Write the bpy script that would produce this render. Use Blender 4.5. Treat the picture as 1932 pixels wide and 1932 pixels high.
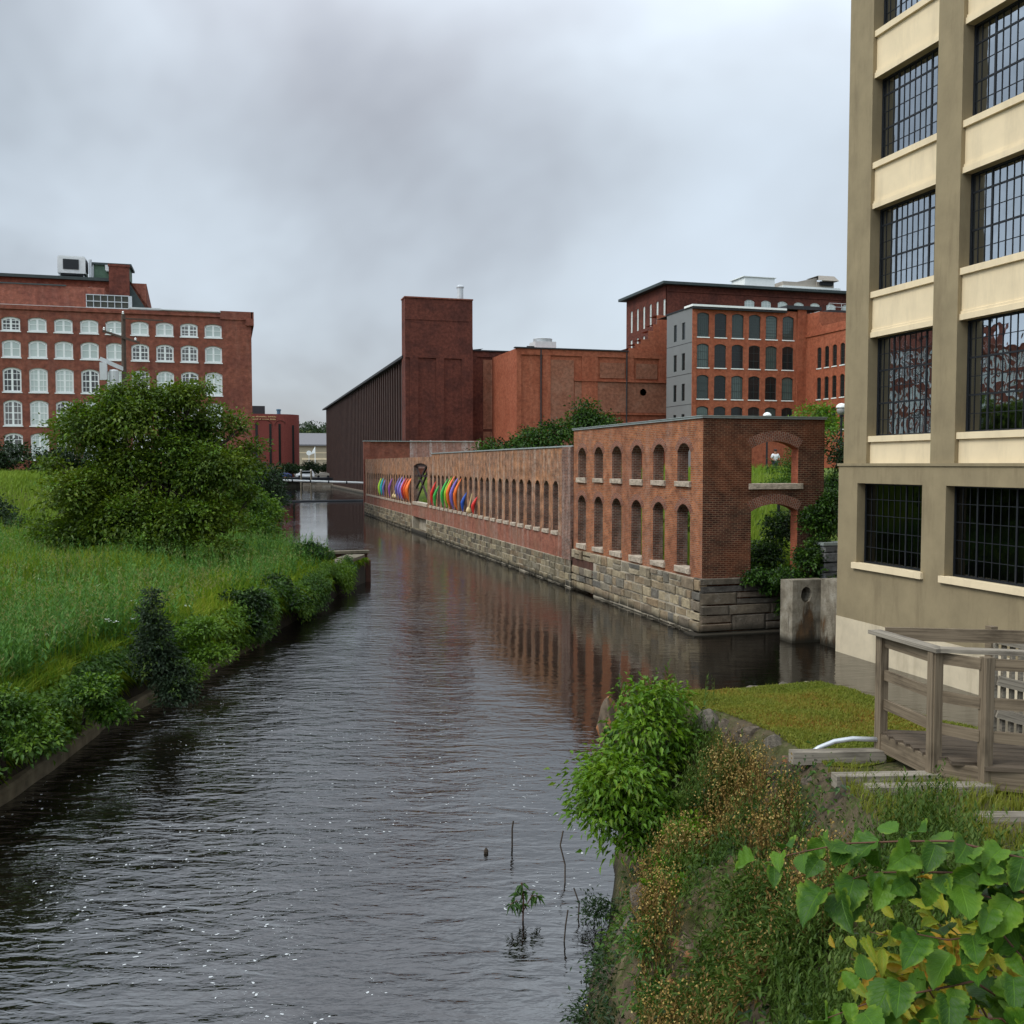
import bpy, math, random
import numpy as np
from mathutils import Vector, Matrix, Euler
from math import radians, sin, cos, pi, sqrt
random.seed(7)
RNG = np.random.default_rng(11)
for o in list(bpy.data.objects): bpy.data.objects.remove(o)
SC = bpy.context.scene
COL = SC.collection

# ---------------------------------------------------------------- camera
cam = bpy.data.cameras.new('camera'); cam.sensor_width = 36.0; cam.lens = 36.0*1850/1932
cam.clip_start = 0.05; cam.clip_end = 6000
co = bpy.data.objects.new('camera', cam); COL.objects.link(co)
co.location = (0, 0, 6.0)
co.rotation_euler = (radians(90-2.785), 0, radians(-16.14))
SC.camera = co

# ---------------------------------------------------------------- sky and sun
def nd(nt, typ, ins=None, **props):
    n = nt.nodes.new(typ)
    for k, v in props.items(): setattr(n, k, v)
    for k, v in (ins or {}).items():
        s = n.inputs[k]
        if isinstance(v, bpy.types.NodeSocket): nt.links.new(v, s)
        else: s.default_value = v
    return n
SUN_EL, SUN_ROT = 48, -100        # rotation is clockwise from +Y seen from above
W = bpy.data.worlds.new('World'); SC.world = W; W.use_nodes = True
nt = W.node_tree; nt.nodes.clear()
sky = nd(nt, 'ShaderNodeTexSky', sky_type='NISHITA', sun_disc=False, sun_elevation=radians(SUN_EL), sun_rotation=radians(SUN_ROT))
tc = nd(nt, 'ShaderNodeTexCoord')
sep = nd(nt, 'ShaderNodeSeparateXYZ', {0: tc.outputs['Generated']})
zc = nd(nt, 'ShaderNodeMath', {0: sep.outputs['Z'], 1: 0.0}, operation='MAXIMUM')
den = nd(nt, 'ShaderNodeMath', {0: zc.outputs[0], 1: 0.42}, operation='ADD')
px = nd(nt, 'ShaderNodeMath', {0: sep.outputs['X'], 1: den.outputs[0]}, operation='DIVIDE')
py = nd(nt, 'ShaderNodeMath', {0: sep.outputs['Y'], 1: den.outputs[0]}, operation='DIVIDE')
cv = nd(nt, 'ShaderNodeCombineXYZ', {0: px.outputs[0], 1: py.outputs[0], 2: 0.0})
mp = nd(nt, 'ShaderNodeMapping', {'Vector': cv.outputs[0], 'Location': (0.0, 0.0, 0), 'Rotation': (0, 0, 0.5), 'Scale': (0.95, 0.75, 1)})
n1 = nd(nt, 'ShaderNodeTexNoise', {'Vector': mp.outputs[0], 'Scale': 1.15, 'Detail': 5.0, 'Roughness': 0.52, 'Distortion': 0.25})
n2 = nd(nt, 'ShaderNodeTexNoise', {'Vector': mp.outputs[0], 'Scale': 0.5, 'Detail': 3.0, 'Roughness': 0.5})
ad = nd(nt, 'ShaderNodeMath', {0: n1.outputs[0], 1: n2.outputs[0]}, operation='ADD')
hf = nd(nt, 'ShaderNodeMath', {0: ad.outputs[0], 1: 0.5}, operation='MULTIPLY')
cr = nd(nt, 'ShaderNodeValToRGB', {0: hf.outputs[0]})
e = cr.color_ramp.elements
e[0].position = 0.34; e[0].color = (0.26, 0.275, 0.315, 1)
e[1].position = 0.60; e[1].color = (0.88, 1.0, 1.12, 1)
m = cr.color_ramp.elements.new(0.41); m.color = (0.47, 0.495, 0.54, 1)
m = cr.color_ramp.elements.new(0.49); m.color = (0.70, 0.775, 0.85, 1)
# an overcast sky is brightest overhead, darker towards the horizon
zr = nd(nt, 'ShaderNodeMapRange', {'Value': sep.outputs['Z'], 1: 0.27, 2: 0.58, 3: 7.3, 4: 17.0}, interpolation_type='SMOOTHSTEP')
yr = nd(nt, 'ShaderNodeMapRange', {'Value': sep.outputs['Y'], 1: 0.25, 2: -0.6, 3: 1.0, 4: 0.85}, interpolation_type='SMOOTHSTEP')
xr = nd(nt, 'ShaderNodeMapRange', {'Value': sep.outputs['X'], 1: -0.3, 2: -0.9, 3: 1.0, 4: 1.5}, interpolation_type='SMOOTHSTEP')   # brighter cloud on the sun's side
xy = nd(nt, 'ShaderNodeMath', {0: xr.outputs[0], 1: yr.outputs[0]}, operation='MULTIPLY')
br = nd(nt, 'ShaderNodeMath', {0: zr.outputs[0], 1: xy.outputs[0]}, operation='MULTIPLY')
dn_ = nd(nt, 'ShaderNodeVectorMath', {0: tc.outputs['Generated'], 1: Vector((-0.44, 0.80, 0.42)).normalized()}, operation='DOT_PRODUCT')
wob = nd(nt, 'ShaderNodeMath', {0: dn_.outputs['Value'], 1: nd(nt, 'ShaderNodeMath', {0: nd(nt, 'ShaderNodeMath', {0: n1.outputs[0], 1: 0.5}, operation='SUBTRACT').outputs[0], 1: -0.22}, operation='MULTIPLY').outputs[0]}, operation='ADD')
bank = nd(nt, 'ShaderNodeMapRange', {'Value': wob.outputs[0], 1: 0.90, 2: 1.0, 3: 1.0, 4: 0.48}, interpolation_type='SMOOTHSTEP')
br = nd(nt, 'ShaderNodeMath', {0: br.outputs[0], 1: bank.outputs[0]}, operation='MULTIPLY')
cl = nd(nt, 'ShaderNodeVectorMath', {0: cr.outputs[0], 'Scale': br.outputs[0]}, operation='SCALE')
mx = nd(nt, 'ShaderNodeMix', {0: 0.85, 6: sky.outputs[0], 7: cl.outputs[0]}, data_type='RGBA')
bg = nd(nt, 'ShaderNodeBackground', {'Color': mx.outputs[2], 'Strength': 0.10})
out = nd(nt, 'ShaderNodeOutputWorld', {'Surface': bg.outputs[0]})

sun = bpy.data.lights.new('sun', 'SUN'); sun.energy = 1.1; sun.angle = radians(22); sun.color = (1.0, 0.95, 0.87)
so = bpy.data.objects.new('sun', sun); COL.objects.link(so)
az = radians(SUN_ROT)
sd = (sin(az)*cos(radians(SUN_EL)), cos(az)*cos(radians(SUN_EL)), sin(radians(SUN_EL)))
so.rotation_euler = Vector(sd).to_track_quat('Z', 'Y').to_euler()
so.location = (-40, -30, 60)
SC.view_settings.view_transform = 'Standard'; SC.view_settings.look = 'None'
SC.view_settings.exposure = 0.38; SC.view_settings.gamma = 1.0
SC.render.engine = 'CYCLES'
SC.cycles.max_bounces = 6; SC.cycles.diffuse_bounces = 2; SC.cycles.glossy_bounces = 3
SC.cycles.transparent_max_bounces = 8; SC.cycles.transmission_bounces = 4
SC.cycles.use_denoising = True
SC.cycles.caustics_reflective = False; SC.cycles.caustics_refractive = False

# ---------------------------------------------------------------- helpers
ORG = {}
class MB:
    def __init__(s): s.v = []; s.f = []; s.m = []; s.uv = {}
    def quad(s, *p, m=0, uv=None):
        i = len(s.v); s.v += [tuple(q) for q in p]; s.f.append(tuple(range(i, i+len(p)))); s.m.append(m)
        if uv: s.uv[len(s.f)-1] = uv
    def box(s, a, b, m=0, skip=''):
        x0, y0, z0 = a; x1, y1, z1 = b
        if x0 > x1: x0, x1 = x1, x0
        if y0 > y1: y0, y1 = y1, y0
        if z0 > z1: z0, z1 = z1, z0
        s.quad((x0,y0,z0),(x1,y0,z0),(x1,y0,z1),(x0,y0,z1), m=m); s.quad((x1,y1,z0),(x0,y1,z0),(x0,y1,z1),(x1,y1,z1), m=m)
        s.quad((x0,y1,z0),(x0,y0,z0),(x0,y0,z1),(x0,y1,z1), m=m); s.quad((x1,y0,z0),(x1,y1,z0),(x1,y1,z1),(x1,y0,z1), m=m)
        s.quad((x0,y0,z1),(x1,y0,z1),(x1,y1,z1),(x0,y1,z1), m=m)
        s.quad((x0,y1,z0),(x1,y1,z0),(x1,y0,z0),(x0,y0,z0), m=m)
    def beam(s, a, b, w, h, m=0):
        """square timber from a to b, w wide (horizontal), h high"""
        a = Vector(a); b = Vector(b); d = (b-a).normalized()
        up = Vector((0,0,1))
        if abs(d.z) > 0.95: up = Vector((0,1,0))
        sx = d.cross(up).normalized(); u = sx.cross(d).normalized()
        P = []
        for c in (a, b):
            P.append([c+sx*w/2*i+u*h/2*j for i, j in ((-1,-1),(1,-1),(1,1),(-1,1))])
        L = (b-a).length; per = [0, w, w+h, 2*w+h, 2*(w+h)]; off = random.random()*20
        for k in range(4):
            k2 = (k+1) % 4
            s.quad(P[0][k], P[0][k2], P[1][k2], P[1][k], m=m, uv=((off, per[k]),(off, per[k+1]),(off+L, per[k+1]),(off+L, per[k])))
        s.quad(*P[0][::-1], m=m); s.quad(*P[1], m=m)
    def tube(s, pts, r, n=8, m=0, cap=True):
        pts = [Vector(p) for p in pts]
        rs = r if isinstance(r, (list, tuple)) else [r]*len(pts)
        base = len(s.v); L = 0
        ref = None
        for i, p in enumerate(pts):
            d = (pts[min(i+1, len(pts)-1)]-pts[max(i-1, 0)]).normalized()
            if ref is None:
                ref = d.cross(Vector((0,0,1)) if abs(d.z) < 0.9 else Vector((1,0,0))).normalized()
            ref = (ref-d*ref.dot(d)).normalized(); u = d.cross(ref)
            for k in range(n):
                a = 2*pi*k/n; s.v.append(tuple(p+ref*cos(a)*rs[i]+u*sin(a)*rs[i]))
        for i in range(len(pts)-1):
            for k in range(n):
                k2 = (k+1) % n
                s.f.append((base+i*n+k, base+i*n+k2, base+(i+1)*n+k2, base+(i+1)*n+k)); s.m.append(m)
        if cap:
            s.f.append(tuple(base+k for k in range(n))[::-1]); s.m.append(m)
            s.f.append(tuple(base+(len(pts)-1)*n+k for k in range(n))); s.m.append(m)
    def lathe(s, c, prof, n=16, m=0):
        base = len(s.v)
        for r, z in prof:
            for k in range(n):
                a = 2*pi*k/n; s.v.append((c[0]+r*cos(a), c[1]+r*sin(a), c[2]+z))
        for i in range(len(prof)-1):
            for k in range(n):
                k2 = (k+1) % n
                s.f.append((base+i*n+k, base+i*n+k2, base+(i+1)*n+k2, base+(i+1)*n+k)); s.m.append(m)
    def raw(s, v, f, m=0):
        b = len(s.v); s.v += [tuple(q) for q in v]; s.f += [tuple(b+i for i in q) for q in f]; s.m += [m]*len(f)
    def build(s, name, mats, parent=None, smooth=False, loc=None):
        """links ONE mesh object. Vertices are world coordinates; loc (or the parent's origin) is subtracted."""
        if not isinstance(mats, (list, tuple)): mats = [mats]
        O = ORG.get(parent.name, Vector((0,0,0))) if parent else Vector((0,0,0))
        L = Vector(loc) if loc is not None else O
        me = bpy.data.meshes.new(name)
        V = np.array(s.v, dtype=np.float64).reshape(-1, 3)-np.array(L)
        me.from_pydata(V.tolist(), [], s.f)
        for mt in mats: me.materials.append(mt)
        me.polygons.foreach_set('material_index', s.m)
        uvl = me.uv_layers.new(name='UVMap')
        nl = len(me.loops); li = np.zeros(nl, dtype=np.int32); me.loops.foreach_get('vertex_index', li)
        nrm = np.zeros(len(me.polygons)*3); me.polygons.foreach_get('normal', nrm); nrm = np.abs(nrm.reshape(-1, 3))
        tot = np.zeros(len(me.polygons), dtype=np.int32); me.polygons.foreach_get('loop_total', tot)
        pn = np.repeat(nrm, tot, axis=0); WV = np.array(s.v)[li]
        uz = (pn[:, 2] > pn[:, 0]) & (pn[:, 2] > pn[:, 1]); uy = (~uz) & (pn[:, 1] >= pn[:, 0])
        uv = np.where(uz[:, None], WV[:, [0, 1]], np.where(uy[:, None], WV[:, [0, 2]], WV[:, [1, 2]]))
        if s.uv:
            st = np.concatenate([[0], np.cumsum(tot)])
            for fi, q in s.uv.items(): uv[st[fi]:st[fi]+len(q)] = q
        uvl.data.foreach_set('uv', uv.astype(np.float32).ravel())
        if smooth: me.polygons.foreach_set('use_smooth', [True]*len(me.polygons))
        me.update()
        o = bpy.data.objects.new(name, me); COL.objects.link(o)
        if parent:
            o.parent = parent; o.location = L-O
        else: o.location = L
        ORG[o.name] = L
        return o

def tag(o, label=None, cat=None, group=None, kind=None):
    if label: o['label'] = label
    if cat: o['category'] = cat
    if group: o['group'] = group
    if kind: o['kind'] = kind
    return o
def thing(name, label, cat, loc=(0,0,0), group=None):
    o = bpy.data.objects.new(name, None); COL.objects.link(o); o.location = loc; o.empty_display_size = 0.3
    ORG[o.name] = Vector(loc)
    return tag(o, label, cat, group)
def struct(o): o['kind'] = 'structure'; return o
def stuff(o, label, cat): return tag(o, label, cat, kind='stuff')
def copy_part(o, off, parent=None):
    """a copy of a part with copies of its sub-parts, at off from its thing's base"""
    c = o.copy(); COL.objects.link(c); c.location = off
    if parent: c.parent = parent
    for ch in list(o.children):
        d = ch.copy(); COL.objects.link(d); d.parent = c
    return c
def fx(c): return lambda u, v, d: (c+d, u, v)      # facade in the plane x = c (faces -x), u along y
def fy(c): return lambda u, v, d: (u, c+d, v)      # facade in the plane y = c (faces -y), u along x
def arch_pts(o, n=6):
    uc, w, vb, vs, rise = o
    if rise <= 0: return [(uc-w/2, vs), (uc+w/2, vs)]
    R = (w*w/4+rise*rise)/(2*rise); r = []
    for i in range(n+1):
        u = -w/2+w*i/n; r.append((uc+u, vs+rise-R+sqrt(max(R*R-u*u, 0))))
    return r
def arch_at(o, u):
    uc, w, vb, vs, rise = o
    if rise <= 0: return vs
    R = (w*w/4+rise*rise)/(2*rise); return vs+rise-R+sqrt(max(R*R-(u-uc)**2, 0))
def facade(mb, mp, u0, u1, v0, v1, ops, t, back=False, m=0, mr=0, ends=True, top=True, n=6):
    """wall with real openings (uc, width, bottom, spring, rise) cut through; v1 may be a function of u"""
    br = {u0, u1}
    vf = v1 if callable(v1) else (lambda u: v1)
    if callable(v1): br |= set(getattr(v1, 'breaks', []))
    for o in ops:
        for u, v in arch_pts(o, n): br.add(round(u, 5))
    br = sorted(b for b in br if u0-1e-6 <= b <= u1+1e-6)
    for a, b in zip(br, br[1:]):
        if b-a < 1e-5: continue
        mid = (a+b)/2
        cov = sorted([o for o in ops if o[0]-o[1]/2 < mid < o[0]+o[1]/2], key=lambda o: o[2])
        la = lb = v0
        segs = []
        for o in cov:
            segs.append((la, lb, o[2], o[2])); la, lb = arch_at(o, a), arch_at(o, b)
        e = 1e-6
        segs.append((la, lb, vf(a+e), vf(b-e)))
        for A, B, Cc, D in segs:
            mb.quad(mp(a, A, 0), mp(b, B, 0), mp(b, D, 0), mp(a, Cc, 0), m=m)
            if back: mb.quad(mp(b, B, t), mp(a, A, t), mp(a, Cc, t), mp(b, D, t), m=m)
        if top: mb.quad(mp(a, vf(a+e), 0), mp(b, vf(b-e), 0), mp(b, vf(b-e), t), mp(a, vf(a+e), t), m=m)
    for o in ops:
        uc, w, vb = o[:3]
        pts = [(uc-w/2, vb), (uc+w/2, vb)]+arch_pts(o, n)[::-1]
        for (a, b), (c, d) in zip(pts, pts[1:]+pts[:1]):
            mb.quad(mp(a, b, 0), mp(c, d, 0), mp(c, d, t), mp(a, b, t), m=mr)
    if ends:
        for u in (u0, u1): mb.quad(mp(u, v0, 0), mp(u, v0, t), mp(u, vf(u), t), mp(u, vf(u), 0), m=m)
def fbox(mb, mp, u0, u1, v0, v1, d0, d1, m=0):
    a = mp(u0, v0, d0); b = mp(u1, v1, d1); mb.box(a, b, m=m)

# ---------------------------------------------------------------- materials
def newmat(name):
    m = bpy.data.materials.new(name); m.use_nodes = True; t = m.node_tree; t.nodes.clear(); return m, t
def finish(t, col, rough=0.85, bump=None, spec=0.3, metal=0.0, bs=0.4, bd=0.02):
    p = nd(t, 'ShaderNodeBsdfPrincipled', {'Base Color': col, 'Roughness': rough, 'Specular IOR Level': spec, 'Metallic': metal})
    if bump is not None:
        b = nd(t, 'ShaderNodeBump', {'Height': bump, 'Strength': bs, 'Distance': bd}); t.links.new(b.outputs[0], p.inputs['Normal'])
    nd(t, 'ShaderNodeOutputMaterial', {'Surface': p.outputs[0]}); return p
def rgba(c): return (c[0], c[1], c[2], 1)
def noise(t, vec, scale, detail=4, rough=0.55, dist=0.0):
    return nd(t, 'ShaderNodeTexNoise', {'Vector': vec, 'Scale': scale, 'Detail': detail, 'Roughness': rough, 'Distortion': dist}).outputs[0]
def ramp(t, fac, *stops):
    r = nd(t, 'ShaderNodeValToRGB', {0: fac}); el = r.color_ramp.elements
    while len(el) < len(stops): el.new(0.5)
    for q, (p, c) in zip(el, stops): q.position = p; q.color = rgba(c) if len(c) == 3 else c
    return r.outputs[0]
def mix(t, fac, a, b, blend='MIX'):
    n = nd(t, 'ShaderNodeMix', data_type='RGBA', blend_type=blend)
    for i, v in ((0, fac), (6, a), (7, b)):
        if isinstance(v, bpy.types.NodeSocket): t.links.new(v, n.inputs[i])
        else: n.inputs[i].default_value = v if i == 0 else rgba(v)
    return n.outputs[2]
def mapr(t, v, a, b, c, d):
    return nd(t, 'ShaderNodeMapRange', {'Value': v, 1: a, 2: b, 3: c, 4: d}).outputs[0]
def uvv(t): return nd(t, 'ShaderNodeTexCoord').outputs['UV']
def vscale(t, v, s, loc=(0,0,0)): return nd(t, 'ShaderNodeMapping', {'Vector': v, 'Scale': s, 'Location': loc}).outputs[0]
def worldz(t):
    return nd(t, 'ShaderNodeSeparateXYZ', {0: nd(t, 'ShaderNodeNewGeometry').outputs['Position']}).outputs
def mul(t, a, b): 
    return nd(t, 'ShaderNodeMath', {0: a, 1: b}, operation='MULTIPLY').outputs[0]

def brick(name, c1, c2, mortar, bw=0.22, rh=0.07, ms=0.009, streak=0.0, streakcol=(0.5,0.45,0.4), patch=None, patchamt=0.5, dark=0.35, seed=0.0, bias=0.0, bstr=0.5, dist=0.0):
    m, t = newmat(name); uv = uvv(t)
    vec = vscale(t, uv, (1, 1, 1), (seed*3.3, seed*1.7, 0))
    if dist:
        nz = nd(t, 'ShaderNodeTexNoise', {'Vector': vec, 'Scale': 1.3, 'Detail': 2.0})
        off = nd(t, 'ShaderNodeVectorMath', {0: nz.outputs['Color'], 1: (0.5,0.5,0.5)}, operation='SUBTRACT').outputs[0]
        off = nd(t, 'ShaderNodeVectorMath', {0: off, 'Scale': dist}, operation='SCALE').outputs[0]
        bv = nd(t, 'ShaderNodeVectorMath', {0: uv, 1: off}, operation='ADD').outputs[0]
    else: bv = uv
    b = nd(t, 'ShaderNodeTexBrick', {'Vector': bv, 'Color1': rgba(c1), 'Color2': rgba(c2), 'Mortar': rgba(mortar), 'Scale': 1.0,
        'Mortar Size': ms, 'Mortar Smooth': 0.2, 'Bias': bias, 'Brick Width': bw, 'Row Height': rh}, offset=0.5)
    col = b.outputs['Color']
    # per-area weathering
    big = noise(t, vec, 0.35, 5, 0.6); mid = noise(t, vec, 2.2, 4, 0.6); fine = noise(t, vec, 18, 3, 0.6)
    if patch:
        f = ramp(t, big, (0.47, (0,0,0)), (0.60, (patchamt,)*3)); col = mix(t, f, col, patch)
    v = mapr(t, mid, 0.3, 0.7, 1-dark, 1+dark*0.8); vv = nd(t, 'ShaderNodeCombineXYZ', {0: v, 1: v, 2: v}).outputs[0]
    col = mix(t, 1.0, col, (1,1,1), 'MULTIPLY') if False else nd(t, 'ShaderNodeVectorMath', {0: col, 1: vv}, operation='MULTIPLY').outputs[0]
    fv = mapr(t, fine, 0.25, 0.75, 0.78, 1.2); ff = nd(t, 'ShaderNodeCombineXYZ', {0: fv, 1: fv, 2: fv}).outputs[0]
    col = nd(t, 'ShaderNodeVectorMath', {0: col, 1: ff}, operation='MULTIPLY').outputs[0]
    if streak > 0:
        sv = vscale(t, uv, (1.6, 0.16, 1), (seed, seed*2, 0))
        s1 = noise(t, sv, 1.0, 5, 0.65); s2 = noise(t, vec, 5, 4, 0.7)
        f = mul(t, ramp(t, s1, (0.48, (0,0,0)), (0.62, (1,1,1))), ramp(t, s2, (0.35, (0,0,0)), (0.6, (1,1,1))))
        f = mul(t, f, streak); col = mix(t, f, col, streakcol)
    hgt = nd(t, 'ShaderNodeMath', {0: b.outputs['Fac'], 1: -1.0}, operation='MULTIPLY').outputs[0]
    hgt = nd(t, 'ShaderNodeMath', {0: hgt, 1: mul(t, fine, 0.6)}, operation='ADD').outputs[0]
    finish(t, col, 0.9, hgt, 0.2, bs=bstr, bd=0.012)
    return m
def stone(name, cols, wet=True, scale=3.0):
    m, t = newmat(name); uv = uvv(t)
    isl = nd(t, 'ShaderNodeNewGeometry').outputs['Random Per Island']
    col = ramp(t, isl, *[(i/(len(cols)-1), c) for i, c in enumerate(cols)])
    a = noise(t, uv, scale, 6, 0.65); b = noise(t, uv, scale*7, 4, 0.6)
    v = mapr(t, a, 0.3, 0.7, 0.55, 1.35); vv = nd(t, 'ShaderNodeCombineXYZ', {0: v, 1: v, 2: v}).outputs[0]
    col = nd(t, 'ShaderNodeVectorMath', {0: col, 1: vv}, operation='MULTIPLY').outputs[0]
    lich = ramp(t, noise(t, uv, 1.2, 5, 0.7), (0.55, (0,0,0)), (0.7, (0.6,0.6,0.6)))
    col = mix(t, lich, col, (0.36, 0.33, 0.27))
    if wet:      # algae line just above the water
        z = worldz(t)['Z']; zz = nd(t, 'ShaderNodeMath', {0: z, 1: mul(t, noise(t, uv, 1.5, 3), 0.35)}, operation='SUBTRACT').outputs[0]
        f = mapr(t, zz, -0.05, 0.16, 0.9, 0.0); col = mix(t, f, col, (0.022, 0.019, 0.012))
    h = nd(t, 'ShaderNodeMath', {0: a, 1: mul(t, b, 0.35)}, operation='ADD').outputs[0]
    finish(t, col, 0.85, h, 0.25, bs=0.9, bd=0.06); return m
def plain(name, c, rough=0.6, var=0.12, scale=3.0, metal=0.0, spec=0.4, bs=0.15, grime=0.0, grimecol=(0.05,0.045,0.035)):
    m, t = newmat(name); ob = nd(t, 'ShaderNodeTexCoord').outputs['Object']
    n = noise(t, ob, scale, 6, 0.6)
    v = mapr(t, n, 0.3, 0.7, 1-var, 1+var); vv = nd(t, 'ShaderNodeCombineXYZ', {0: v, 1: v, 2: v}).outputs[0]
    cc = nd(t, 'ShaderNodeRGB'); cc.outputs[0].default_value = rgba(c)
    col = nd(t, 'ShaderNodeVectorMath', {0: cc.outputs[0], 1: vv}, operation='MULTIPLY').outputs[0]
    if grime:
        g = noise(t, vscale(t, ob, (1.3, 1.3, 0.22)), 1.4, 6, 0.7)
        col = mix(t, mul(t, ramp(t, g, (0.5, (0,0,0)), (0.72, (1,1,1))), grime), col, grimecol)
    finish(t, col, rough, noise(t, ob, scale*9, 4), spec, metal, bs, 0.01); return m
def leafmat(name, cols, trans=0.35, nscale=0.5, gloss=0.12, own=0.45):
    """leaf colour varies from leaf to leaf and slowly through the plant"""
    m, t = newmat(name)
    g = nd(t, 'ShaderNodeNewGeometry'); isl = g.outputs['Random Per Island']; pos = g.outputs['Position']
    n = noise(t, pos, nscale, 3, 0.6)
    f = nd(t, 'ShaderNodeMath', {0: mul(t, isl, own), 1: mapr(t, n, 0.3, 0.7, 0.0, 1-own)}, operation='ADD').outputs[0]
    col = ramp(t, f, *[(i/(len(cols)-1), c) for i, c in enumerate(cols)])
    d = nd(t, 'ShaderNodeBsdfDiffuse', {'Color': col}); tr = nd(t, 'ShaderNodeBsdfTranslucent', {'Color': mix(t, 0.5, col, (1.0, 0.9, 0.3), 'MULTIPLY')})
    s = nd(t, 'ShaderNodeMixShader', {0: trans, 1: d.outputs[0], 2: tr.outputs[0]})
    gl = nd(t, 'ShaderNodeBsdfGlossy', {'Roughness': 0.45, 'Color': (1,1,1,1)})
    lw = nd(t, 'ShaderNodeLayerWeight', {'Blend': 0.5})
    fc = nd(t, 'ShaderNodeMath', {0: lw.outputs['Facing'], 1: 4.0}, operation='POWER').outputs[0]
    s2 = nd(t, 'ShaderNodeMixShader', {0: nd(t, 'ShaderNodeMath', {0: mul(t, fc, gloss*1.5), 1: gloss*0.15}, operation='ADD').outputs[0], 1: s.outputs[0], 2: gl.outputs[0]})
    nd(t, 'ShaderNodeOutputMaterial', {'Surface': s2.outputs[0]}); return m
def glassmat(name, tint=(0.02,0.025,0.03), refl=1.0, base_t=0.55):
    m, t = newmat(name)
    tr = nd(t, 'ShaderNodeBsdfTransparent', {'Color': (base_t, base_t*1.04, base_t*1.02, 1)})
    gl = nd(t, 'ShaderNodeBsdfGlossy', {'Roughness': 0.015, 'Color': (0.86, 0.93, 1.0, 1)})
    ob = nd(t, 'ShaderNodeTexCoord').outputs['Object']
    b = nd(t, 'ShaderNodeBump', {'Height': noise(t, ob, 1.1, 2), 'Strength': 0.22, 'Distance': 0.05}); t.links.new(b.outputs[0], gl.inputs['Normal'])
    lw = nd(t, 'ShaderNodeLayerWeight', {'Blend': 0.5})
    fc = nd(t, 'ShaderNodeMath', {0: lw.outputs['Facing'], 1: 5.0}, operation='POWER').outputs[0]
    f = nd(t, 'ShaderNodeMath', {0: mul(t, fc, 0.8), 1: 0.32*refl}, operation='ADD').outputs[0]
    s = nd(t, 'ShaderNodeMixShader', {0: f, 1: tr.outputs[0], 2: gl.outputs[0]})
    nd(t, 'ShaderNodeOutputMaterial', {'Surface': s.outputs[0]}); return m
def darkglass(name, c, c2=None, rough=0.05, spec=0.6):
    m, t = newmat(name); oi = nd(t, 'ShaderNodeObjectInfo').outputs['Random']
    col = ramp(t, oi, (0.0, c), (1.0, c2 or c))
    p = finish(t, col, rough, None, spec); return m

M = {}
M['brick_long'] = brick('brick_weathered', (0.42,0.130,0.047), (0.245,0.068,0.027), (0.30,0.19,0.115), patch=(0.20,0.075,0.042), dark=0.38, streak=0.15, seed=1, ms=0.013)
M['brick_end'] = brick('brick_end_shaded', (0.115,0.030,0.016), (0.048,0.016,0.012), (0.20,0.125,0.075), patch=(0.24,0.072,0.026), patchamt=0.3, dark=0.45, seed=2, ms=0.013)  # end face's shade put into the colour: darker than the brightened long-face brick
M['brick_low'] = brick('brick_whitestained', (0.34,0.138,0.070), (0.20,0.076,0.040), (0.28,0.20,0.13), patch=(0.42,0.185,0.075), dark=0.6, streak=0.7, streakcol=(0.45,0.37,0.29), seed=3, ms=0.013)
M['brick_plinth'] = brick('brick_red_washed', (0.31,0.115,0.07), (0.25,0.09,0.056), (0.31,0.14,0.10), patch=(0.24,0.115,0.07), patchamt=0.7, dark=0.35, streak=0.75, streakcol=(0.34,0.24,0.19), seed=4, ms=0.007)
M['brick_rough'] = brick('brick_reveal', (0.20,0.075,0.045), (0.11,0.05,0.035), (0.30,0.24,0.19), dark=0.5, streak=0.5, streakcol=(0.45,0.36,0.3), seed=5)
M['brick_arch'] = brick('brick_arch_header', (0.27,0.085,0.045), (0.17,0.06,0.04), (0.30,0.22,0.16), bw=0.115, rh=0.072, seed=6)
M['brick_tower'] = brick('brick_dark_brown', (0.155,0.045,0.029), (0.12,0.036,0.025), (0.13,0.05,0.035), patch=(0.08,0.029,0.022), patchamt=0.75, dark=0.35, seed=7)
M['brick_orange'] = brick('brick_orange_red', (0.39,0.108,0.052), (0.31,0.084,0.043), (0.36,0.14,0.08), patch=(0.29,0.080,0.040), patchamt=0.7, dark=0.32, seed=8, streak=0.2, streakcol=(0.5,0.22,0.13))
M['brick_pale'] = brick('brick_pale_infill', (0.31,0.115,0.065), (0.25,0.092,0.052), (0.28,0.14,0.09), patch=(0.34,0.17,0.11), dark=0.32, seed=9)
M['brick_mill'] = brick('brick_mill_red', (0.29,0.085,0.048), (0.22,0.066,0.041), (0.22,0.11,0.08), patch=(0.17,0.058,0.042), patchamt=0.7, dark=0.36, seed=10, streak=0.3, streakcol=(0.34,0.17,0.12))
M['brick_far'] = brick('brick_far_red', (0.21,0.045,0.036), (0.19,0.042,0.034), (0.25,0.08,0.06), dark=0.12, seed=11)
M['brick_white'] = brick('brick_whitewashed', (0.34,0.14,0.10), (0.28,0.105,0.075), (0.40,0.3,0.26), dark=0.3, streak=0.95, streakcol=(0.5,0.42,0.40), seed=12)
M['stone'] = stone('granite_blocks', [(0.30,0.225,0.135), (0.20,0.16,0.105), (0.40,0.32,0.20), (0.13,0.12,0.10), (0.27,0.19,0.11), (0.34,0.28,0.19)])
M['stone_far'] = stone('granite_blocks_grey', [(0.26,0.205,0.125), (0.16,0.135,0.088), (0.34,0.275,0.17), (0.10,0.088,0.066), (0.22,0.155,0.09)])
M['stone_dark'] = stone('granite_blocks_dark', [(0.115,0.095,0.075), (0.16,0.125,0.085), (0.085,0.075,0.065), (0.19,0.14,0.095)])
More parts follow.
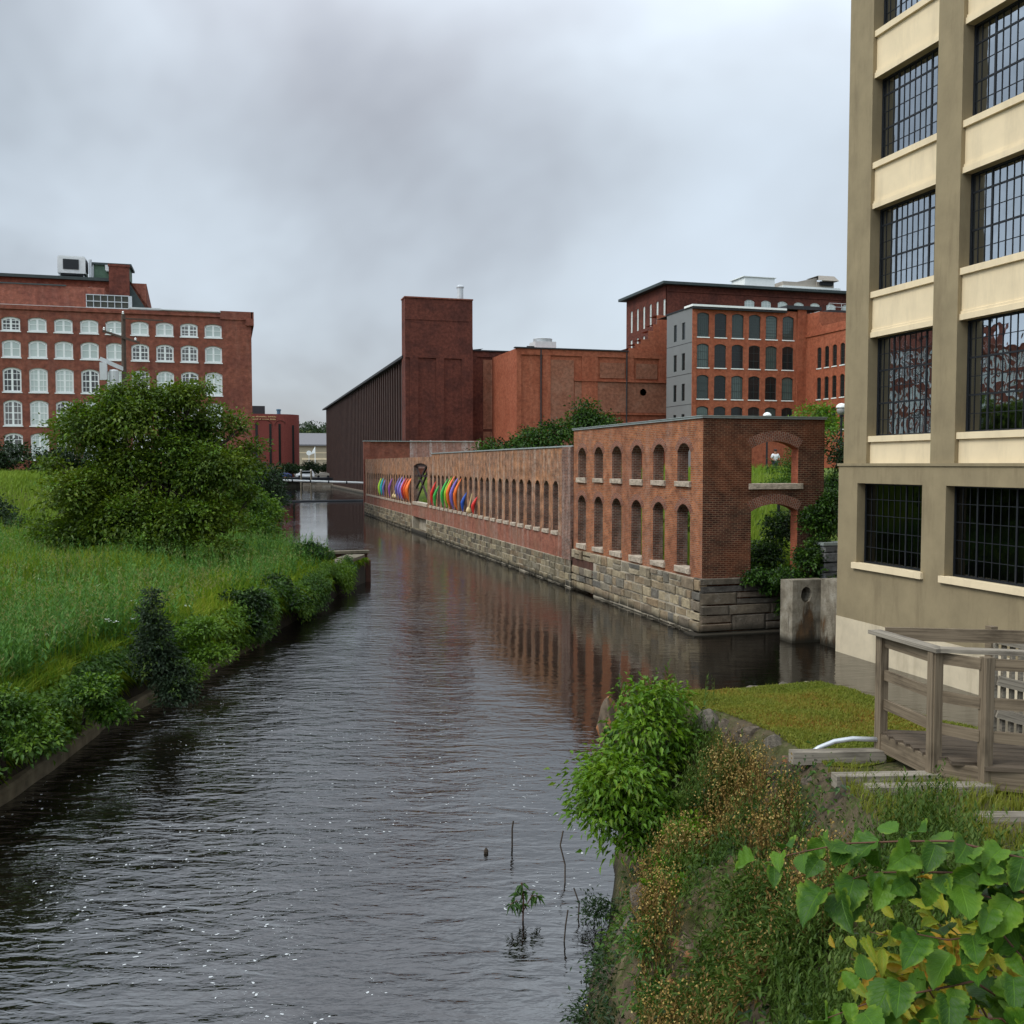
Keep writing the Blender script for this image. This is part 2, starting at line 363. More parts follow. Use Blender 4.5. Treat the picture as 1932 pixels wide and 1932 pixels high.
M['mortar'] = plain('lime_mortar', (0.42,0.36,0.27), 0.95, 0.25, 2.0, grime=0.4)
M['mortar_dark'] = plain('old_mortar', (0.10,0.08,0.06), 0.95, 0.3, 2.0)
M['sill'] = stone('sandstone_sill', [(0.50,0.42,0.32), (0.44,0.35,0.26), (0.55,0.48,0.38)], wet=False, scale=5)
M['coping'] = plain('grey_metal_coping', (0.36,0.40,0.38), 0.45, 0.15, 4, metal=0.3)
M['cream'] = plain('cream_paint', (0.80,0.65,0.42), 0.7, 0.06, 1.2, grime=0.22, grimecol=(0.30,0.24,0.15))
M['cream_low'] = plain('cream_paint_stained', (0.62,0.52,0.36), 0.8, 0.12, 1.5, grime=0.45, grimecol=(0.26,0.20,0.12))
M['olive'] = plain('olive_brown_stucco', (0.285,0.225,0.128), 0.85, 0.14, 1.0, grime=0.5, grimecol=(0.15,0.11,0.06), bs=0.3)
M['black'] = plain('black_steel', (0.008,0.010,0.013), 0.6, 0.2, 4)
M['inner'] = plain('dim_plaster', (0.055,0.055,0.052), 0.9, 0.2, 0.5)
M['inner_pale'] = plain('pale_teal_plaster', (0.45,0.55,0.52), 0.9, 0.1, 0.5)
M['ceiling'] = plain('concrete_soffit', (0.16,0.16,0.155), 0.9, 0.2, 0.4)
M['glass'] = glassmat('window_glass', base_t=0.30, refl=1.4)
M['glass_low'] = glassmat('lower_window_glass', base_t=0.2, refl=0.18)
M['white'] = plain('white_paint', (0.84,0.86,0.82), 0.5, 0.06, 3)
M['pane_pale'] = darkglass('pane_with_blind', (0.46,0.53,0.49), (0.62,0.68,0.63), 0.15, 0.5)
M['pane_dark'] = darkglass('pane_dark', (0.035,0.035,0.037), (0.16,0.15,0.145), 0.06, 0.7)
M['pane_green'] = darkglass('pane_greenish', (0.03,0.042,0.038), (0.11,0.15,0.135), 0.08, 0.45)
M['pane_black'] = darkglass('pane_black', (0.008,0.010,0.010), (0.022,0.024,0.024), 0.08, 0.35)
M['frame_dark'] = plain('dark_green_frame', (0.025,0.035,0.034), 0.5, 0.15, 4)
M['roof_dark'] = plain('dark_green_roof', (0.035,0.05,0.048), 0.6, 0.2, 2)
M['roof_black'] = plain('black_roof', (0.03,0.03,0.032), 0.8, 0.2, 2)
M['green_wood'] = plain('green_painted_boards', (0.085,0.145,0.095), 0.7, 0.2, 2)
M['grey_clad'] = plain('grey_cladding', (0.175,0.18,0.175), 0.6, 0.06, 0.5)
M['shed'] = plain('rusty_brown_siding', (0.036,0.020,0.016), 0.75, 0.25, 0.6, grime=0.5, grimecol=(0.03,0.02,0.018))
M['shed_rib'] = plain('brown_pilaster', (0.055,0.027,0.020), 0.8, 0.2, 0.6)
M['shed_gap'] = plain('dark_slot', (0.018,0.015,0.014), 0.7, 0.2, 0.6)
M['metal'] = plain('galvanised_metal', (0.55,0.57,0.58), 0.4, 0.1, 3, metal=0.5)
M['lightgrey'] = plain('light_grey_panel', (0.60,0.61,0.60), 0.5, 0.08, 2)
M['tan'] = plain('tan_panel', (0.34,0.30,0.25), 0.6, 0.1, 2)
M['rust'] = plain('rusted_steel', (0.085,0.035,0.022), 0.9, 0.4, 2.5, grime=0.5)
M['rustbeam'] = plain('rusted_brace', (0.035,0.02,0.017), 0.85, 0.3, 3)
M['concrete'] = plain('weathered_concrete', (0.21,0.18,0.13), 0.9, 0.3, 1.6, grime=0.7, grimecol=(0.10,0.07,0.04), bs=0.5)
M['concrete_pale'] = plain('pale_concrete', (0.48,0.45,0.38), 0.9, 0.15, 2, grime=0.3)
M['mudwall'] = plain('mossy_retaining_wall', (0.036,0.031,0.022), 0.95, 0.45, 1.5, grime=0.6, grimecol=(0.03,0.035,0.012), bs=0.8)
M['ledge'] = plain('pale_stone_ledge', (0.16,0.135,0.09), 0.9, 0.4, 2.5, grime=0.7, grimecol=(0.03,0.03,0.015), bs=0.6)
M['gabion'] = stone('grey_block_wall', [(0.15,0.15,0.15), (0.20,0.20,0.195), (0.12,0.12,0.125)], wet=False)
M['bark'] = plain('bark', (0.055,0.04,0.028), 0.95, 0.35, 6, bs=0.6)
M['twig'] = plain('reddish_twig', (0.10,0.045,0.025), 0.8, 0.3, 20)
M['gold'] = plain('gold_letters', (0.60,0.38,0.18), 0.5, 0.05, 3)
M['pole'] = plain('weathered_pole', (0.085,0.06,0.045), 0.9, 0.25, 5)
# weathered timber: grain along u
def timber(name, c1, c2):
    m, t = newmat(name); uv = uvv(t)
    g = noise(t, vscale(t, uv, (1.2, 38, 1)), 1.0, 5, 0.65, 0.3); b = noise(t, vscale(t, uv, (1.5, 4, 1)), 1.0, 4, 0.6)
    col = ramp(t, g, (0.30, c2), (0.52, c1), (0.75, tuple(x*1.25 for x in c1)))
    col = mix(t, ramp(t, b, (0.5, (0,0,0)), (0.72, (0.75,)*3)), col, tuple(x*0.42 for x in c2))
    finish(t, col, 0.9, g, 0.2, bs=0.6, bd=0.006); return m
M['timber'] = timber('weathered_grey_timber', (0.195,0.150,0.100), (0.085,0.062,0.040))
M['timber_pale'] = timber('weathered_pale_timber', (0.27,0.235,0.185), (0.12,0.10,0.075))
M['deck'] = timber('weathered_deck_board', (0.115,0.088,0.062), (0.05,0.037,0.026))
# foliage
M['lf_tree'] = leafmat('leaf_box_elder', [(0.026,0.058,0.004), (0.062,0.118,0.007), (0.125,0.19,0.010), (0.20,0.26,0.014)], 0.38, 0.45)
M['lf_bright'] = leafmat('leaf_bright_green', [(0.055,0.13,0.008), (0.11,0.22,0.012), (0.20,0.31,0.018)], 0.4, 0.6)
M['lf_mid'] = leafmat('leaf_mid_green', [(0.018,0.058,0.006), (0.046,0.115,0.009), (0.10,0.185,0.013)], 0.3, 0.5)
M['lf_dark'] = leafmat('leaf_dark_green', [(0.008,0.022,0.006), (0.017,0.042,0.009), (0.034,0.070,0.012)], 0.25, 0.5)
M['lf_grey'] = leafmat('leaf_grey_green', [(0.014,0.028,0.014), (0.028,0.050,0.022), (0.055,0.085,0.038)], 0.25, 0.8, 0.08)
M['lf_willow'] = leafmat('leaf_willow', [(0.020,0.052,0.006), (0.058,0.105,0.014), (0.13,0.18,0.04)], 0.32, 1.5, 0.05)
M['lf_tip'] = leafmat('leaf_yellow_tips', [(0.08,0.17,0.008), (0.13,0.22,0.012), (0.20,0.27,0.016)], 0.45, 1.5)
M['lf_shrub'] = leafmat('leaf_shrub_green', [(0.036,0.105,0.005), (0.10,0.215,0.009), (0.20,0.34,0.014)], 0.38, 1.2)
M['lf_gold'] = leafmat('leaf_yellow_gold', [(0.13,0.17,0.008), (0.20,0.22,0.010), (0.32,0.22,0.012), (0.36,0.15,0.01)], 0.4, 2.0)
M['grass'] = leafmat('grass_blades', [(0.045,0.125,0.012), (0.105,0.215,0.016), (0.21,0.295,0.02), (0.34,0.36,0.05)], 0.42, 0.16, 0.04, 0.62)
M['weed'] = leafmat('weed_blades', [(0.045,0.13,0.024), (0.085,0.205,0.036), (0.19,0.31,0.07)], 0.32, 0.2, 0.05, 0.6)
M['lawn'] = leafmat('lawn_blades', [(0.11,0.19,0.02), (0.18,0.27,0.03), (0.26,0.34,0.05)], 0.3, 0.4, 0.05)
M['moss'] = leafmat('moss_blades', [(0.085,0.125,0.014), (0.14,0.17,0.020), (0.20,0.205,0.030), (0.22,0.13,0.018)], 0.25, 0.9, 0.05)
M['dry'] = leafmat('dry_seed_weed', [(0.07,0.042,0.014), (0.14,0.080,0.020), (0.22,0.14,0.04), (0.055,0.075,0.015)], 0.25, 1.2, 0.05)
M['dryflower'] = leafmat('dry_seed_heads', [(0.26,0.15,0.04), (0.42,0.29,0.09), (0.55,0.44,0.20)], 0.2, 3, 0.0)
M['flower'] = plain('white_petals', (0.62,0.66,0.55), 0.8, 0.1)
# ground
def soil(name, cols, scale, wetz=False):
    m, t = newmat(name); pos = nd(t, 'ShaderNodeNewGeometry').outputs['Position']
    a = noise(t, pos, scale, 6, 0.65); col = ramp(t, a, *cols)
    b = noise(t, pos, scale*6, 5, 0.65); v = mapr(t, b, 0.3, 0.7, 0.6, 1.35); vv = nd(t, 'ShaderNodeCombineXYZ', {0: v, 1: v, 2: v}).outputs[0]
    col = nd(t, 'ShaderNodeVectorMath', {0: col, 1: vv}, operation='MULTIPLY').outputs[0]
    if wetz: col = mix(t, mapr(t, worldz(t)['Z'], 0.0, 0.25, 0.85, 0.0), col, (0.014,0.012,0.009))
    finish(t, col, 0.95, b, 0.2, bs=0.8, bd=0.08); return m
M['soil_grass'] = soil('grassy_soil', [(0.35,(0.035,0.055,0.010)), (0.55,(0.075,0.095,0.014)), (0.7,(0.11,0.115,0.02))], 0.25)
M['soil_lawn'] = soil('lawn_soil', [(0.35,(0.06,0.10,0.012)), (0.65,(0.12,0.16,0.02))], 0.3)
M['soil_far'] = soil('gravel_lot', [(0.35,(0.07,0.065,0.055)), (0.65,(0.12,0.11,0.09))], 0.2)
M['soil_moss'] = soil('mossy_earth', [(0.30,(0.11,0.13,0.016)), (0.48,(0.13,0.14,0.018)), (0.58,(0.18,0.10,0.014)), (0.68,(0.20,0.065,0.010))], 0.9)
M['soil_rock'] = soil('weedy_rock_bank', [(0.30,(0.035,0.028,0.020)), (0.45,(0.10,0.075,0.045)), (0.55,(0.05,0.055,0.015)), (0.68,(0.17,0.125,0.075))], 1.4, True)
M['path'] = soil('pale_path', [(0.3,(0.17,0.155,0.125)), (0.7,(0.24,0.22,0.18))], 0.6)
M['asphalt'] = soil('asphalt', [(0.3,(0.045,0.045,0.047)), (0.7,(0.065,0.065,0.066))], 0.5)
def rockmat(name, c, c2, rust=None):
    m, t = newmat(name); ob = nd(t, 'ShaderNodeTexCoord').outputs['Object']
    a = noise(t, ob, 3, 6, 0.65); b = noise(t, ob, 22, 5, 0.65); col = ramp(t, a, (0.35, c), (0.65, c2))
    if rust: col = mix(t, ramp(t, noise(t, ob, 2.2, 3), (0.5,(0,0,0)), (0.62,(0.9,)*3)), col, rust)
    col = mix(t, mapr(t, worldz(t)['Z'], 0.0, 0.2, 0.85, 0.0), col, (0.014,0.012,0.009))
    h = nd(t, 'ShaderNodeMath', {0: a, 1: mul(t, b, 0.4)}, operation='ADD').outputs[0]
    finish(t, col, 0.9, h, 0.25, bs=0.9, bd=0.05); return m
M['rock'] = rockmat('brown_rock', (0.075,0.058,0.042), (0.19,0.15,0.11))
M['rock_rust'] = rockmat('rusty_rock', (0.09,0.065,0.045), (0.20,0.15,0.10), (0.36,0.15,0.06))
M['rock_grey'] = rockmat('grey_rock', (0.085,0.075,0.06), (0.24,0.205,0.155))
# water
def watermat():
    m, t = newmat('canal_water'); pos = nd(t, 'ShaderNodeNewGeometry').outputs['Position']
    pr = nd(t, 'ShaderNodeMapping', {'Vector': pos, 'Rotation': (0, 0, radians(17))}).outputs[0]
    w1 = nd(t, 'ShaderNodeTexNoise', {'Vector': vscale(t, pr, (1.1, 3.0, 1)), 'Scale': 1.0, 'Detail': 3.0, 'Roughness': 0.5, 'Distortion': 0.5}).outputs[0]
    w2 = nd(t, 'ShaderNodeTexNoise', {'Vector': vscale(t, pr, (3.2, 7.5, 1), (5, 2, 0)), 'Scale': 1.0, 'Detail': 3.0, 'Roughness': 0.55, 'Distortion': 0.3}).outputs[0]
    w0 = nd(t, 'ShaderNodeTexNoise', {'Vector': vscale(t, pr, (0.35, 0.7, 1)), 'Scale': 1.0, 'Detail': 2.0}).outputs[0]
    # wind patches: rough along the left bank, smoother towards the wall and far up the canal
    patch = noise(t, vscale(t, pos, (0.11, 0.055, 1)), 1.0, 3, 0.55)
    sx = nd(t, 'ShaderNodeSeparateXYZ', {0: pos}).outputs
    lat = nd(t, 'ShaderNodeMath', {0: sx['X'], 1: mul(t, sx['Y'], -0.20)}, operation='ADD').outputs[0]
    amp = mul(t, mapr(t, patch, 0.34, 0.64, 0.25, 1.25), mapr(t, lat, -3.5, 3.0, 1.5, 0.26))
    amp = mul(t, amp, mapr(t, sx['Y'], 30, 80, 1.0, 0.09))
    h = nd(t, 'ShaderNodeMath', {0: w1, 1: mul(t, w2, 0.42)}, operation='ADD').outputs[0]
    h = nd(t, 'ShaderNodeMath', {0: h, 1: mul(t, w0, 0.9)}, operation='ADD').outputs[0]
    h = mul(t, h, amp)
    b = nd(t, 'ShaderNodeBump', {'Height': h, 'Strength': 1.0, 'Distance': 0.058})
    p = nd(t, 'ShaderNodeBsdfPrincipled', {'Base Color': (0.006, 0.0048, 0.0032, 1), 'Roughness': 0.03, 'IOR': 2.15, 'Specular IOR Level': 0.6})
    t.links.new(b.outputs[0], p.inputs['Normal']); nd(t, 'ShaderNodeOutputMaterial', {'Surface': p.outputs[0]}); return m
M['water'] = watermat()

# ================================================================ SETTING: water and ground
wb = MB()
wb.quad((-160,-60,0),(160,-60,0),(160,300,0),(-160,300,0))
struct(wb.build('water', M['water']))

def sstep(a, b, x):
    t = np.clip((x-a)/(b-a), 0, 1); return t*t*(3-2*t)
def vnoise(x, y, s=1.0, seed=0):
    """cheap smooth value noise"""
    r = np.random.default_rng(seed); A = r.random((64, 64))
    X = np.asarray(x, float)*s; Y = np.asarray(y, float)*s
    xi = np.floor(X).astype(int); yi = np.floor(Y).astype(int); fx_ = X-xi; fy_ = Y-yi
    fx_ = fx_*fx_*(3-2*fx_); fy_ = fy_*fy_*(3-2*fy_)
    g = lambda i, j: A[i % 64, j % 64]
    return (g(xi,yi)*(1-fx_)+g(xi+1,yi)*fx_)*(1-fy_)+(g(xi,yi+1)*(1-fx_)+g(xi+1,yi+1)*fx_)*fy_
LB = np.array([(-9.5,2),(-6.2,12),(-3.95,19.3),(-2.8,24.4),(-1.35,28.0),(2.1,37.3),(4.95,45.8),(6.6,49.8),(6.6,50.5)])   # left canal edge
def left_edge(y): return np.interp(y, LB[:,1], LB[:,0])
def left_edge2(y): return np.where(y < 50.4, np.minimum(left_edge(y), 4.6), np.interp(y, [50.5,53,60,100,200,268], [4.3,3.0,3.0,4.0,5.0,6.0]))
def left_z(x, y):
    x = np.asarray(x, float); y = np.asarray(y, float)
    near = 1.38+0.35*(vnoise(x, y, 0.25, 3)-0.5)
    d = left_edge2(y)-x
    near = near+np.clip((d-1)*0.03, 0, 0.5)
    ramp_ = sstep(60, 80, y+np.clip((-8-x)*0.25, -6, 6))
    side = sstep(0.5, 9.0, d)
    z = near*(1-ramp_*side)+(5.0+0.7*(vnoise(x, y, 0.12, 5)-0.5))*ramp_*side
    return z
def grid(name, xs_fn, ys, zf, mat):
    vs = []; n = None
    for y in ys:
        xs = xs_fn(y); n = len(xs)
        z = zf(xs, np.full(n, y)); vs += list(zip(xs, [y]*n, z))
    fs = [(j*n+i, j*n+i+1, (j+1)*n+i+1, (j+1)*n+i) for j in range(len(ys)-1) for i in range(n-1)]
    b = MB(); b.raw(vs, fs); return struct(b.build(name, mat, smooth=True))
lin = 1-(1-np.linspace(0, 1, 70))**2.2
def lx(y):
    e = float(left_edge2(y))-0.15
    return -170+(e+170)*lin
ys = np.concatenate([np.linspace(2, 90, 150), np.linspace(92, 268, 40)])
grid('left_bank_ground', lx, ys, left_z, M['soil_grass'])
# far ground out to the horizon
b = MB(); b.quad((-2600,266.5,2.3),(2600,266.5,2.3),(2600,4500,2.3),(-2600,4500,2.3)); b.quad((-2600,-800,2.2),(-165,-800,2.2),(-165,266.5,2.2),(-2600,266.5,2.2)); b.quad((90,-800,2.1),(2600,-800,2.1),(2600,266.5,2.1),(90,266.5,2.1))
struct(b.build('ground', M['soil_far']))
b = MB(); b.quad((-60,272,2.31),(120,272,2.31),(120,283,2.31),(-60,283,2.31)); struct(b.build('road', M['asphalt']))
# courtyard behind the ruined wall, rising to the lawn
def right_z(x, y):
    x = np.asarray(x, float); y = np.asarray(y, float)
    r = sstep(34, 60, y)*sstep(17.5, 25, x)
    return 1.9+3.55*r+0.25*(vnoise(x, y, 0.3, 8)-0.5)
grid('courtyard_lawn', lambda y: np.concatenate([np.linspace(16.3, 40, 40), np.linspace(42, 100, 20)]), np.concatenate([np.linspace(31.3, 70, 60), np.linspace(72, 119, 24)]), right_z, M['soil_lawn'])
b = MB(); b.quad((30,119,3.0),(100,119,5.45),(100,149,5.45),(30,149,3.0)); b.quad((27.4,149,2.2),(100,149,2.2),(100,268,2.2),(27.4,268,2.2)); struct(b.build('mill_yard', M['soil_far']))
# near right bank: retaining edge along x = 6.2, rubble slope down to the water
EX = np.array([(0,1.6),(3,3.0),(5,4.4),(7,5.35),(8.8,5.95),(10,6.30),(12,6.25),(13.3,6.15),(15,6.1)])
WX = np.array([(0,-1.5),(3,0.4),(6,1.7),(8,2.6),(9.7,3.45),(10.5,3.85),(11.6,4.55),(13.1,5.3),(14,5.6),(15,5.7)])
def right_bank_z(x, y):
    x = np.asarray(x, float); y = np.asarray(y, float)
    ex = np.interp(y, EX[:,0], EX[:,1]); wx = np.interp(y, WX[:,0], WX[:,1])
    t = (x-wx)/(ex-wx)
    n1 = vnoise(x, y, 1.7, 21)-0.5; n2 = vnoise(x, y, 4.3, 22)-0.5; n3 = vnoise(x, y, 0.9, 23)-0.5
    top = np.interp(y, [3,8,13], [3.1,2.82,2.58])+0.10*n1+0.03*n2
    sl = -0.25+(top+0.25)*np.clip(t, -0.3, 1)**1.0
    sl = np.where(t < 0, -0.25+t*1.5, -0.25+(top+0.25)*np.clip(t, 0, 1)**0.9)
    k = np.clip(1-np.abs(t-0.5)*2, 0, 1)
    sl = sl+k*(0.55*n1+0.3*n2+0.35*n3)
    z = np.where(t < 1, sl, top)
    z = np.where(y > 13.3, np.minimum(z, top-(y-13.3)*9), z)                       # far end of the spit
    z = np.where((x > 8.9) & (y > 8.6), np.minimum(z, top-(x-8.9)*7), z)            # inlet side
    return np.maximum(z, -0.8)
grid('right_bank_ground', lambda y: np.concatenate([np.linspace(-1.5, 9.4, 150), np.linspace(9.5, 15, 12)]), np.linspace(1.2, 14.2, 150), right_bank_z, [M['soil_rock']])
# the mossy top of the spit, a thin turf sheet laid on the bank
def turf_z(x, y): return right_bank_z(x, y)+0.012
vs = []; fs = []
ty = np.linspace(8.9, 13.28, 50)
for y in ty:
    e = float(np.interp(y, EX[:,0], EX[:,1]))+0.08+0.10*float(vnoise(0.5, y, 2.2, 31)); 
    xs = np.linspace(e, 8.86, 34); vs += list(zip(xs, [y]*34, turf_z(xs, np.full(34, y))))
fs = [(j*34+i, j*34+i+1, (j+1)*34+i+1, (j+1)*34+i) for j in range(49) for i in range(33)]
b = MB(); b.raw(vs, fs); struct(b.build('mossy_turf', M['soil_moss'], smooth=True))
# pale path on the left bank
b = MB(); pts = [(-60,52),(-24,55.5),(-15,57.5),(-9.5,60),(-8.2,66)]
for (x0,y0),(x1,y1) in zip(pts, pts[1:]):
    for k in range(6):
        a, c = k/6, (k+1)/6
        P = [(x0+(x1-x0)*q, y0+(y1-y0)*q) for q in (a, c)]
        Q = [(p[0], p[1]-0.9) for p in P]+[(p[0], p[1]+0.9) for p in P]
        z = [float(left_z(q[0], q[1]))+0.05 for q in Q]
        b.quad((*Q[0], z[0]), (*Q[1], z[1]), (*Q[3], z[3]), (*Q[2], z[2]))
struct(b.build('path', M['path']))

# ================================================================ RUINED BRICK WALL, tall corner
def stone_blocks(mb, mp, u0, u1, rows, wmin, wmax, proud=0.05, skip=None, depth=0.25, seed=1, gap=0.02):
    r = random.Random(seed)
    for v0, v1 in zip(rows, rows[1:]):
        u = u0-r.random()*wmin*0.5
        while u < u1:
            w = r.uniform(wmin, wmax); a, c = max(u, u0), min(u+w, u1)
            if c-a > 0.12 and not (skip and skip(a, c, v0, v1)):
                split = r.random() < 0.4 and (v1-v0) > 0.4
                parts = [(v0, v1)] if not split else [(v0, (v0+v1)/2-0.01), ((v0+v1)/2+0.01, v1)]
                for p0, p1 in parts:
                    d = -r.uniform(0.0, proud)-0.02
                    # slightly irregular hewn face
                    j = lambda: r.uniform(-0.03, 0.03)
                    g = gap
                    A = [(a+g, p0+g+j()*0.4), (c-g, p0+g+j()*0.4), (c-g, p1-g+j()*0.4), (a+g, p1-g+j()*0.4)]
                    cu, cvv = (a+c)/2, (p0+p1)/2
                    f = [mp(u_, v_, depth) for u_, v_ in A]; k = [mp(u_, v_, d+0.03) for u_, v_ in A]
                    s = [mp(u_+(cu-u_)*0.12, v_+(cvv-v_)*0.14, d+j()*0.4) for u_, v_ in A]
                    base = len(mb.v); mb.v += f+k+s
                    F = []
                    for q in range(4):
                        q2 = (q+1) % 4
                        F += [(base+q, base+q2, base+4+q2, base+4+q), (base+4+q, base+4+q2, base+8+q2, base+8+q)]
                    F.append((base+8, base+9, base+10, base+11))
                    mb.f += F; mb.m += [0]*len(F)
            u += w
def arch_ring(name, mp, o, h, parent, d=-0.015):
    pts = arch_pts(o, 10); uc = o[0]; mb = MB(); L = 0
    R = (o[1]**2/4+o[4]**2)/(2*o[4]); cz = o[3]+o[4]-R
    out_ = [(uc+(u-uc)*(R+h)/R, cz+(v-cz)*(R+h)/R) for u, v in pts]
    for i in range(len(pts)-1):
        l = sqrt((pts[i+1][0]-pts[i][0])**2+(pts[i+1][1]-pts[i][1])**2)
        uv = ((0, L), (0, L+l), (h, L+l), (h, L))
        mb.quad(mp(*pts[i], d), mp(*pts[i+1], d), mp(*out_[i+1], d), mp(*out_[i], d), uv=uv)
        mb.quad(mp(*out_[i], d), mp(*out_[i+1], d), mp(*out_[i+1], 0.02), mp(*out_[i], 0.02), uv=uv)
        mb.quad(mp(*pts[i], d), mp(*pts[i+1], d), mp(*pts[i+1], 0.02), mp(*pts[i], 0.02), uv=uv)
        L += l
    return mb.build(name, M['brick_arch'], parent)
KX, KY = 16.0, 31.2
tall = thing('ruined_wall', 'tall roofless brick mill corner with two rows of empty arched windows on a granite base in the water', 'brick ruin', (KX, KY, 0))
mp = fx(KX)
ops = []
for i in range(6):
    u = 32.70+2.145*i; ops += [(u, 1.08, 5.37, 6.45, 0.33), (u, 1.08, 2.24, 4.22, 0.33)]
mb = MB(); facade(mb, mp, KY+0.004, 44.6, 1.93, 7.62, ops, 0.44, back=True, mr=1)
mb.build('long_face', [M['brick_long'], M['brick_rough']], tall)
mpe = fy(KY)
opsE = [(18.85, 1.88, 5.30, 6.56, 0.27), (18.85, 1.88, 0.9, 4.32, 0.26), (20.70, 0.34, -0.2, 4.7, 0.0)]
mb = MB(); facade(mb, mpe, KX+0.002, 20.87, 0.0, 7.62, opsE, 0.44, back=True, mr=1, n=10)
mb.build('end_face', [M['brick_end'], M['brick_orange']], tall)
mb = MB(); mb.box((KX-0.07, KY-0.07, 7.62), (KX+0.5, 44.62, 7.69)); mb.box((KX+0.5, KY-0.07, 7.62), (20.92, KY+0.5, 7.69)); mb.box((KX-0.10, KY-0.10, 7.69), (KX+0.52, 44.62, 7.715)); mb.box((KX+0.52, KY-0.10, 7.69), (20.95, KY+0.52, 7.715))
mb.build('coping', M['coping'], tall)
for o in ops: arch_ring('brick_arch', mp, o, 0.24, tall)
for o in opsE[:2]: arch_ring('brick_arch', mpe, o, 0.36, tall)
rr = random.Random(4)
for o in ops:
    mb = MB(); h = rr.uniform(0.18, 0.24)
    stone_blocks(mb, mp, o[0]-0.62, o[0]+0.62, [o[2]-h, o[2]+0.012], 3, 3.1, 0.03, depth=0.42, seed=rr.randrange(999), gap=0.004)
    for i, q in enumerate(mb.v): mb.v[i] = (q[0]-0.07, q[1], q[2])
    mb.build('sill', M['sill'], tall)
mb = MB(); stone_blocks(mb, mpe, 17.80, 19.98, [5.10, 5.312], 5, 5.1, 0.02, depth=0.44, gap=0.002)
for i, q in enumerate(mb.v): mb.v[i] = (q[0], q[1]-0.07, q[2])
mb.build('sill', M['sill'], tall)
# granite base: long side with the rusty sluice gate, and the big blocks on the end
mb = MB(); sk = lambda a, c, v0, v1: (c > 41.6 and v1 < 0.42) or (c > 41.3 and 0.9 < v0 < 1.35)
stone_blocks(mb, mp, KY-0.12, 44.5, [-0.5, 0.06, 0.46, 0.78, 1.18, 1.50, 1.95], 0.28, 1.15, 0.07, sk, seed=5, gap=0.026)
for i, q in enumerate(mb.v): mb.v[i] = (q[0]-0.10, q[1], q[2])
mb.build('stone_base', M['stone'], tall)
mb = MB(); mb.box((KX-0.105, KY+0.02, -1), (KX+0.9, 41.62, 1.93)); mb.box((KX+0.10, 41.62, 0.40), (KX+0.9, 44.5, 1.93)); mb.build('rubble_core', M['mortar'], tall)
mb = MB()
for k in range(4): mb.box((KX-0.09, 41.35+k*0.79, 1.0), (KX+0.02, 42.10+k*0.79, 1.52))
mb.box((KX-0.13, 41.3, 0.95), (KX+0.05, 44.5, 1.0)); mb.build('sluice_gate', M['rust'], tall)
mb = MB(); stone_blocks(mb, mpe, KX-0.12, 19.25, [-0.6, 0.08, 0.66, 1.02, 1.46, 1.99], 1.1, 2.2, 0.05, lambda a, c, v0, v1: (v0 > 1.3 and a > 18.3), seed=12, depth=0.5, gap=0.015)
for i, q in enumerate(mb.v): mb.v[i] = (q[0], q[1]-0.09-max(0, 0.10-q[2])*0.15, q[2])
mb.build('end_base', M['stone_dark'], tall)
mb = MB(); mb.box((KX+0.92, KY+0.06, -1), (19.1, KY+0.8, 1.44)); mb.box((KX+0.92, KY+0.06, 1.44), (17.9, KY+0.8, 1.95)); mb.build('rubble_core', M['mortar_dark'], tall)
mb = MB(); mb.box((KX-0.5, KY-0.45, -0.8), (19.7, KY+0.4, 0.04)); mb.build('footing', M['stone_dark'], tall)

# ---------------------------------------------------------------- low wall with the boats
low = thing('ruined_wall', 'long low brick canal wall with a row of narrow arched openings and white stains', 'brick ruin', (KX, 44.6, 0))
PITCH = 1.515
rop = [(47.32+PITCH*i, 0.84, 2.60, 4.92, 0.24) for i in range(22)]
lop = [(88.65+PITCH*i, 0.84, 2.45, 4.80, 0.24) for i in range(20)]
door = (83.9, 6.3, 2.66, 5.85, 0.25)
mb = MB()
def ltop(u): return 6.85 if u < 78.9 else 6.62
ltop.breaks = [78.9]
facade(mb, mp, 44.62, 119.5, 2.42, ltop, rop+lop+[door], 0.46, back=True, mr=1, n=4)
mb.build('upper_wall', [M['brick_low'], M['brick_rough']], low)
mb = MB(); facade(mb, fx(KX-0.05), 44.62, 119.5, 1.36, 2.42, [], 0.5); mb.build('plinth', M['brick_plinth'], low)
mb = MB(); mb.box((KX-0.16, 44.62, 1.36), (KX+0.02, 45.9, 6.84)); mb.build('pilaster', M['brick_rough'], low)
mb = MB(); mb.box((KX-0.06, 44.62, 6.85), (KX+0.52, 78.9, 6.92)); mb.build('coping', M['coping'], low)
mb = MB(); stone_blocks(mb, mp, 44.62, 119.5, [-0.5, 0.04, 0.34, 0.70, 1.02, 1.37], 0.28, 1.05, 0.06, lambda a, c, v0, v1: c > 80.8 and a < 87.0 and 0.3 < v0 < 1.2, seed=9)
for i, q in enumerate(mb.v): mb.v[i] = (q[0]-0.11, q[1], q[2])
mb.build('stone_base', M['stone_far'], low)
mb = MB(); mb.box((KX-0.115, 44.64, -1), (KX+0.8, 80.8, 1.355)); mb.box((KX-0.115, 87.0, -1), (KX+0.8, 119.4, 1.355)); mb.box((KX+0.5, 80.8, -1), (KX+0.8, 87.0, 1.36)); mb.build('rubble_core', M['mortar'], low)
mb = MB(); mb.box((KX-0.2, 80.4, -0.6), (KX+0.1, 87.2, 0.28)); mb.build('sluice_sill', M['stone_dark'], low)
s0 = None
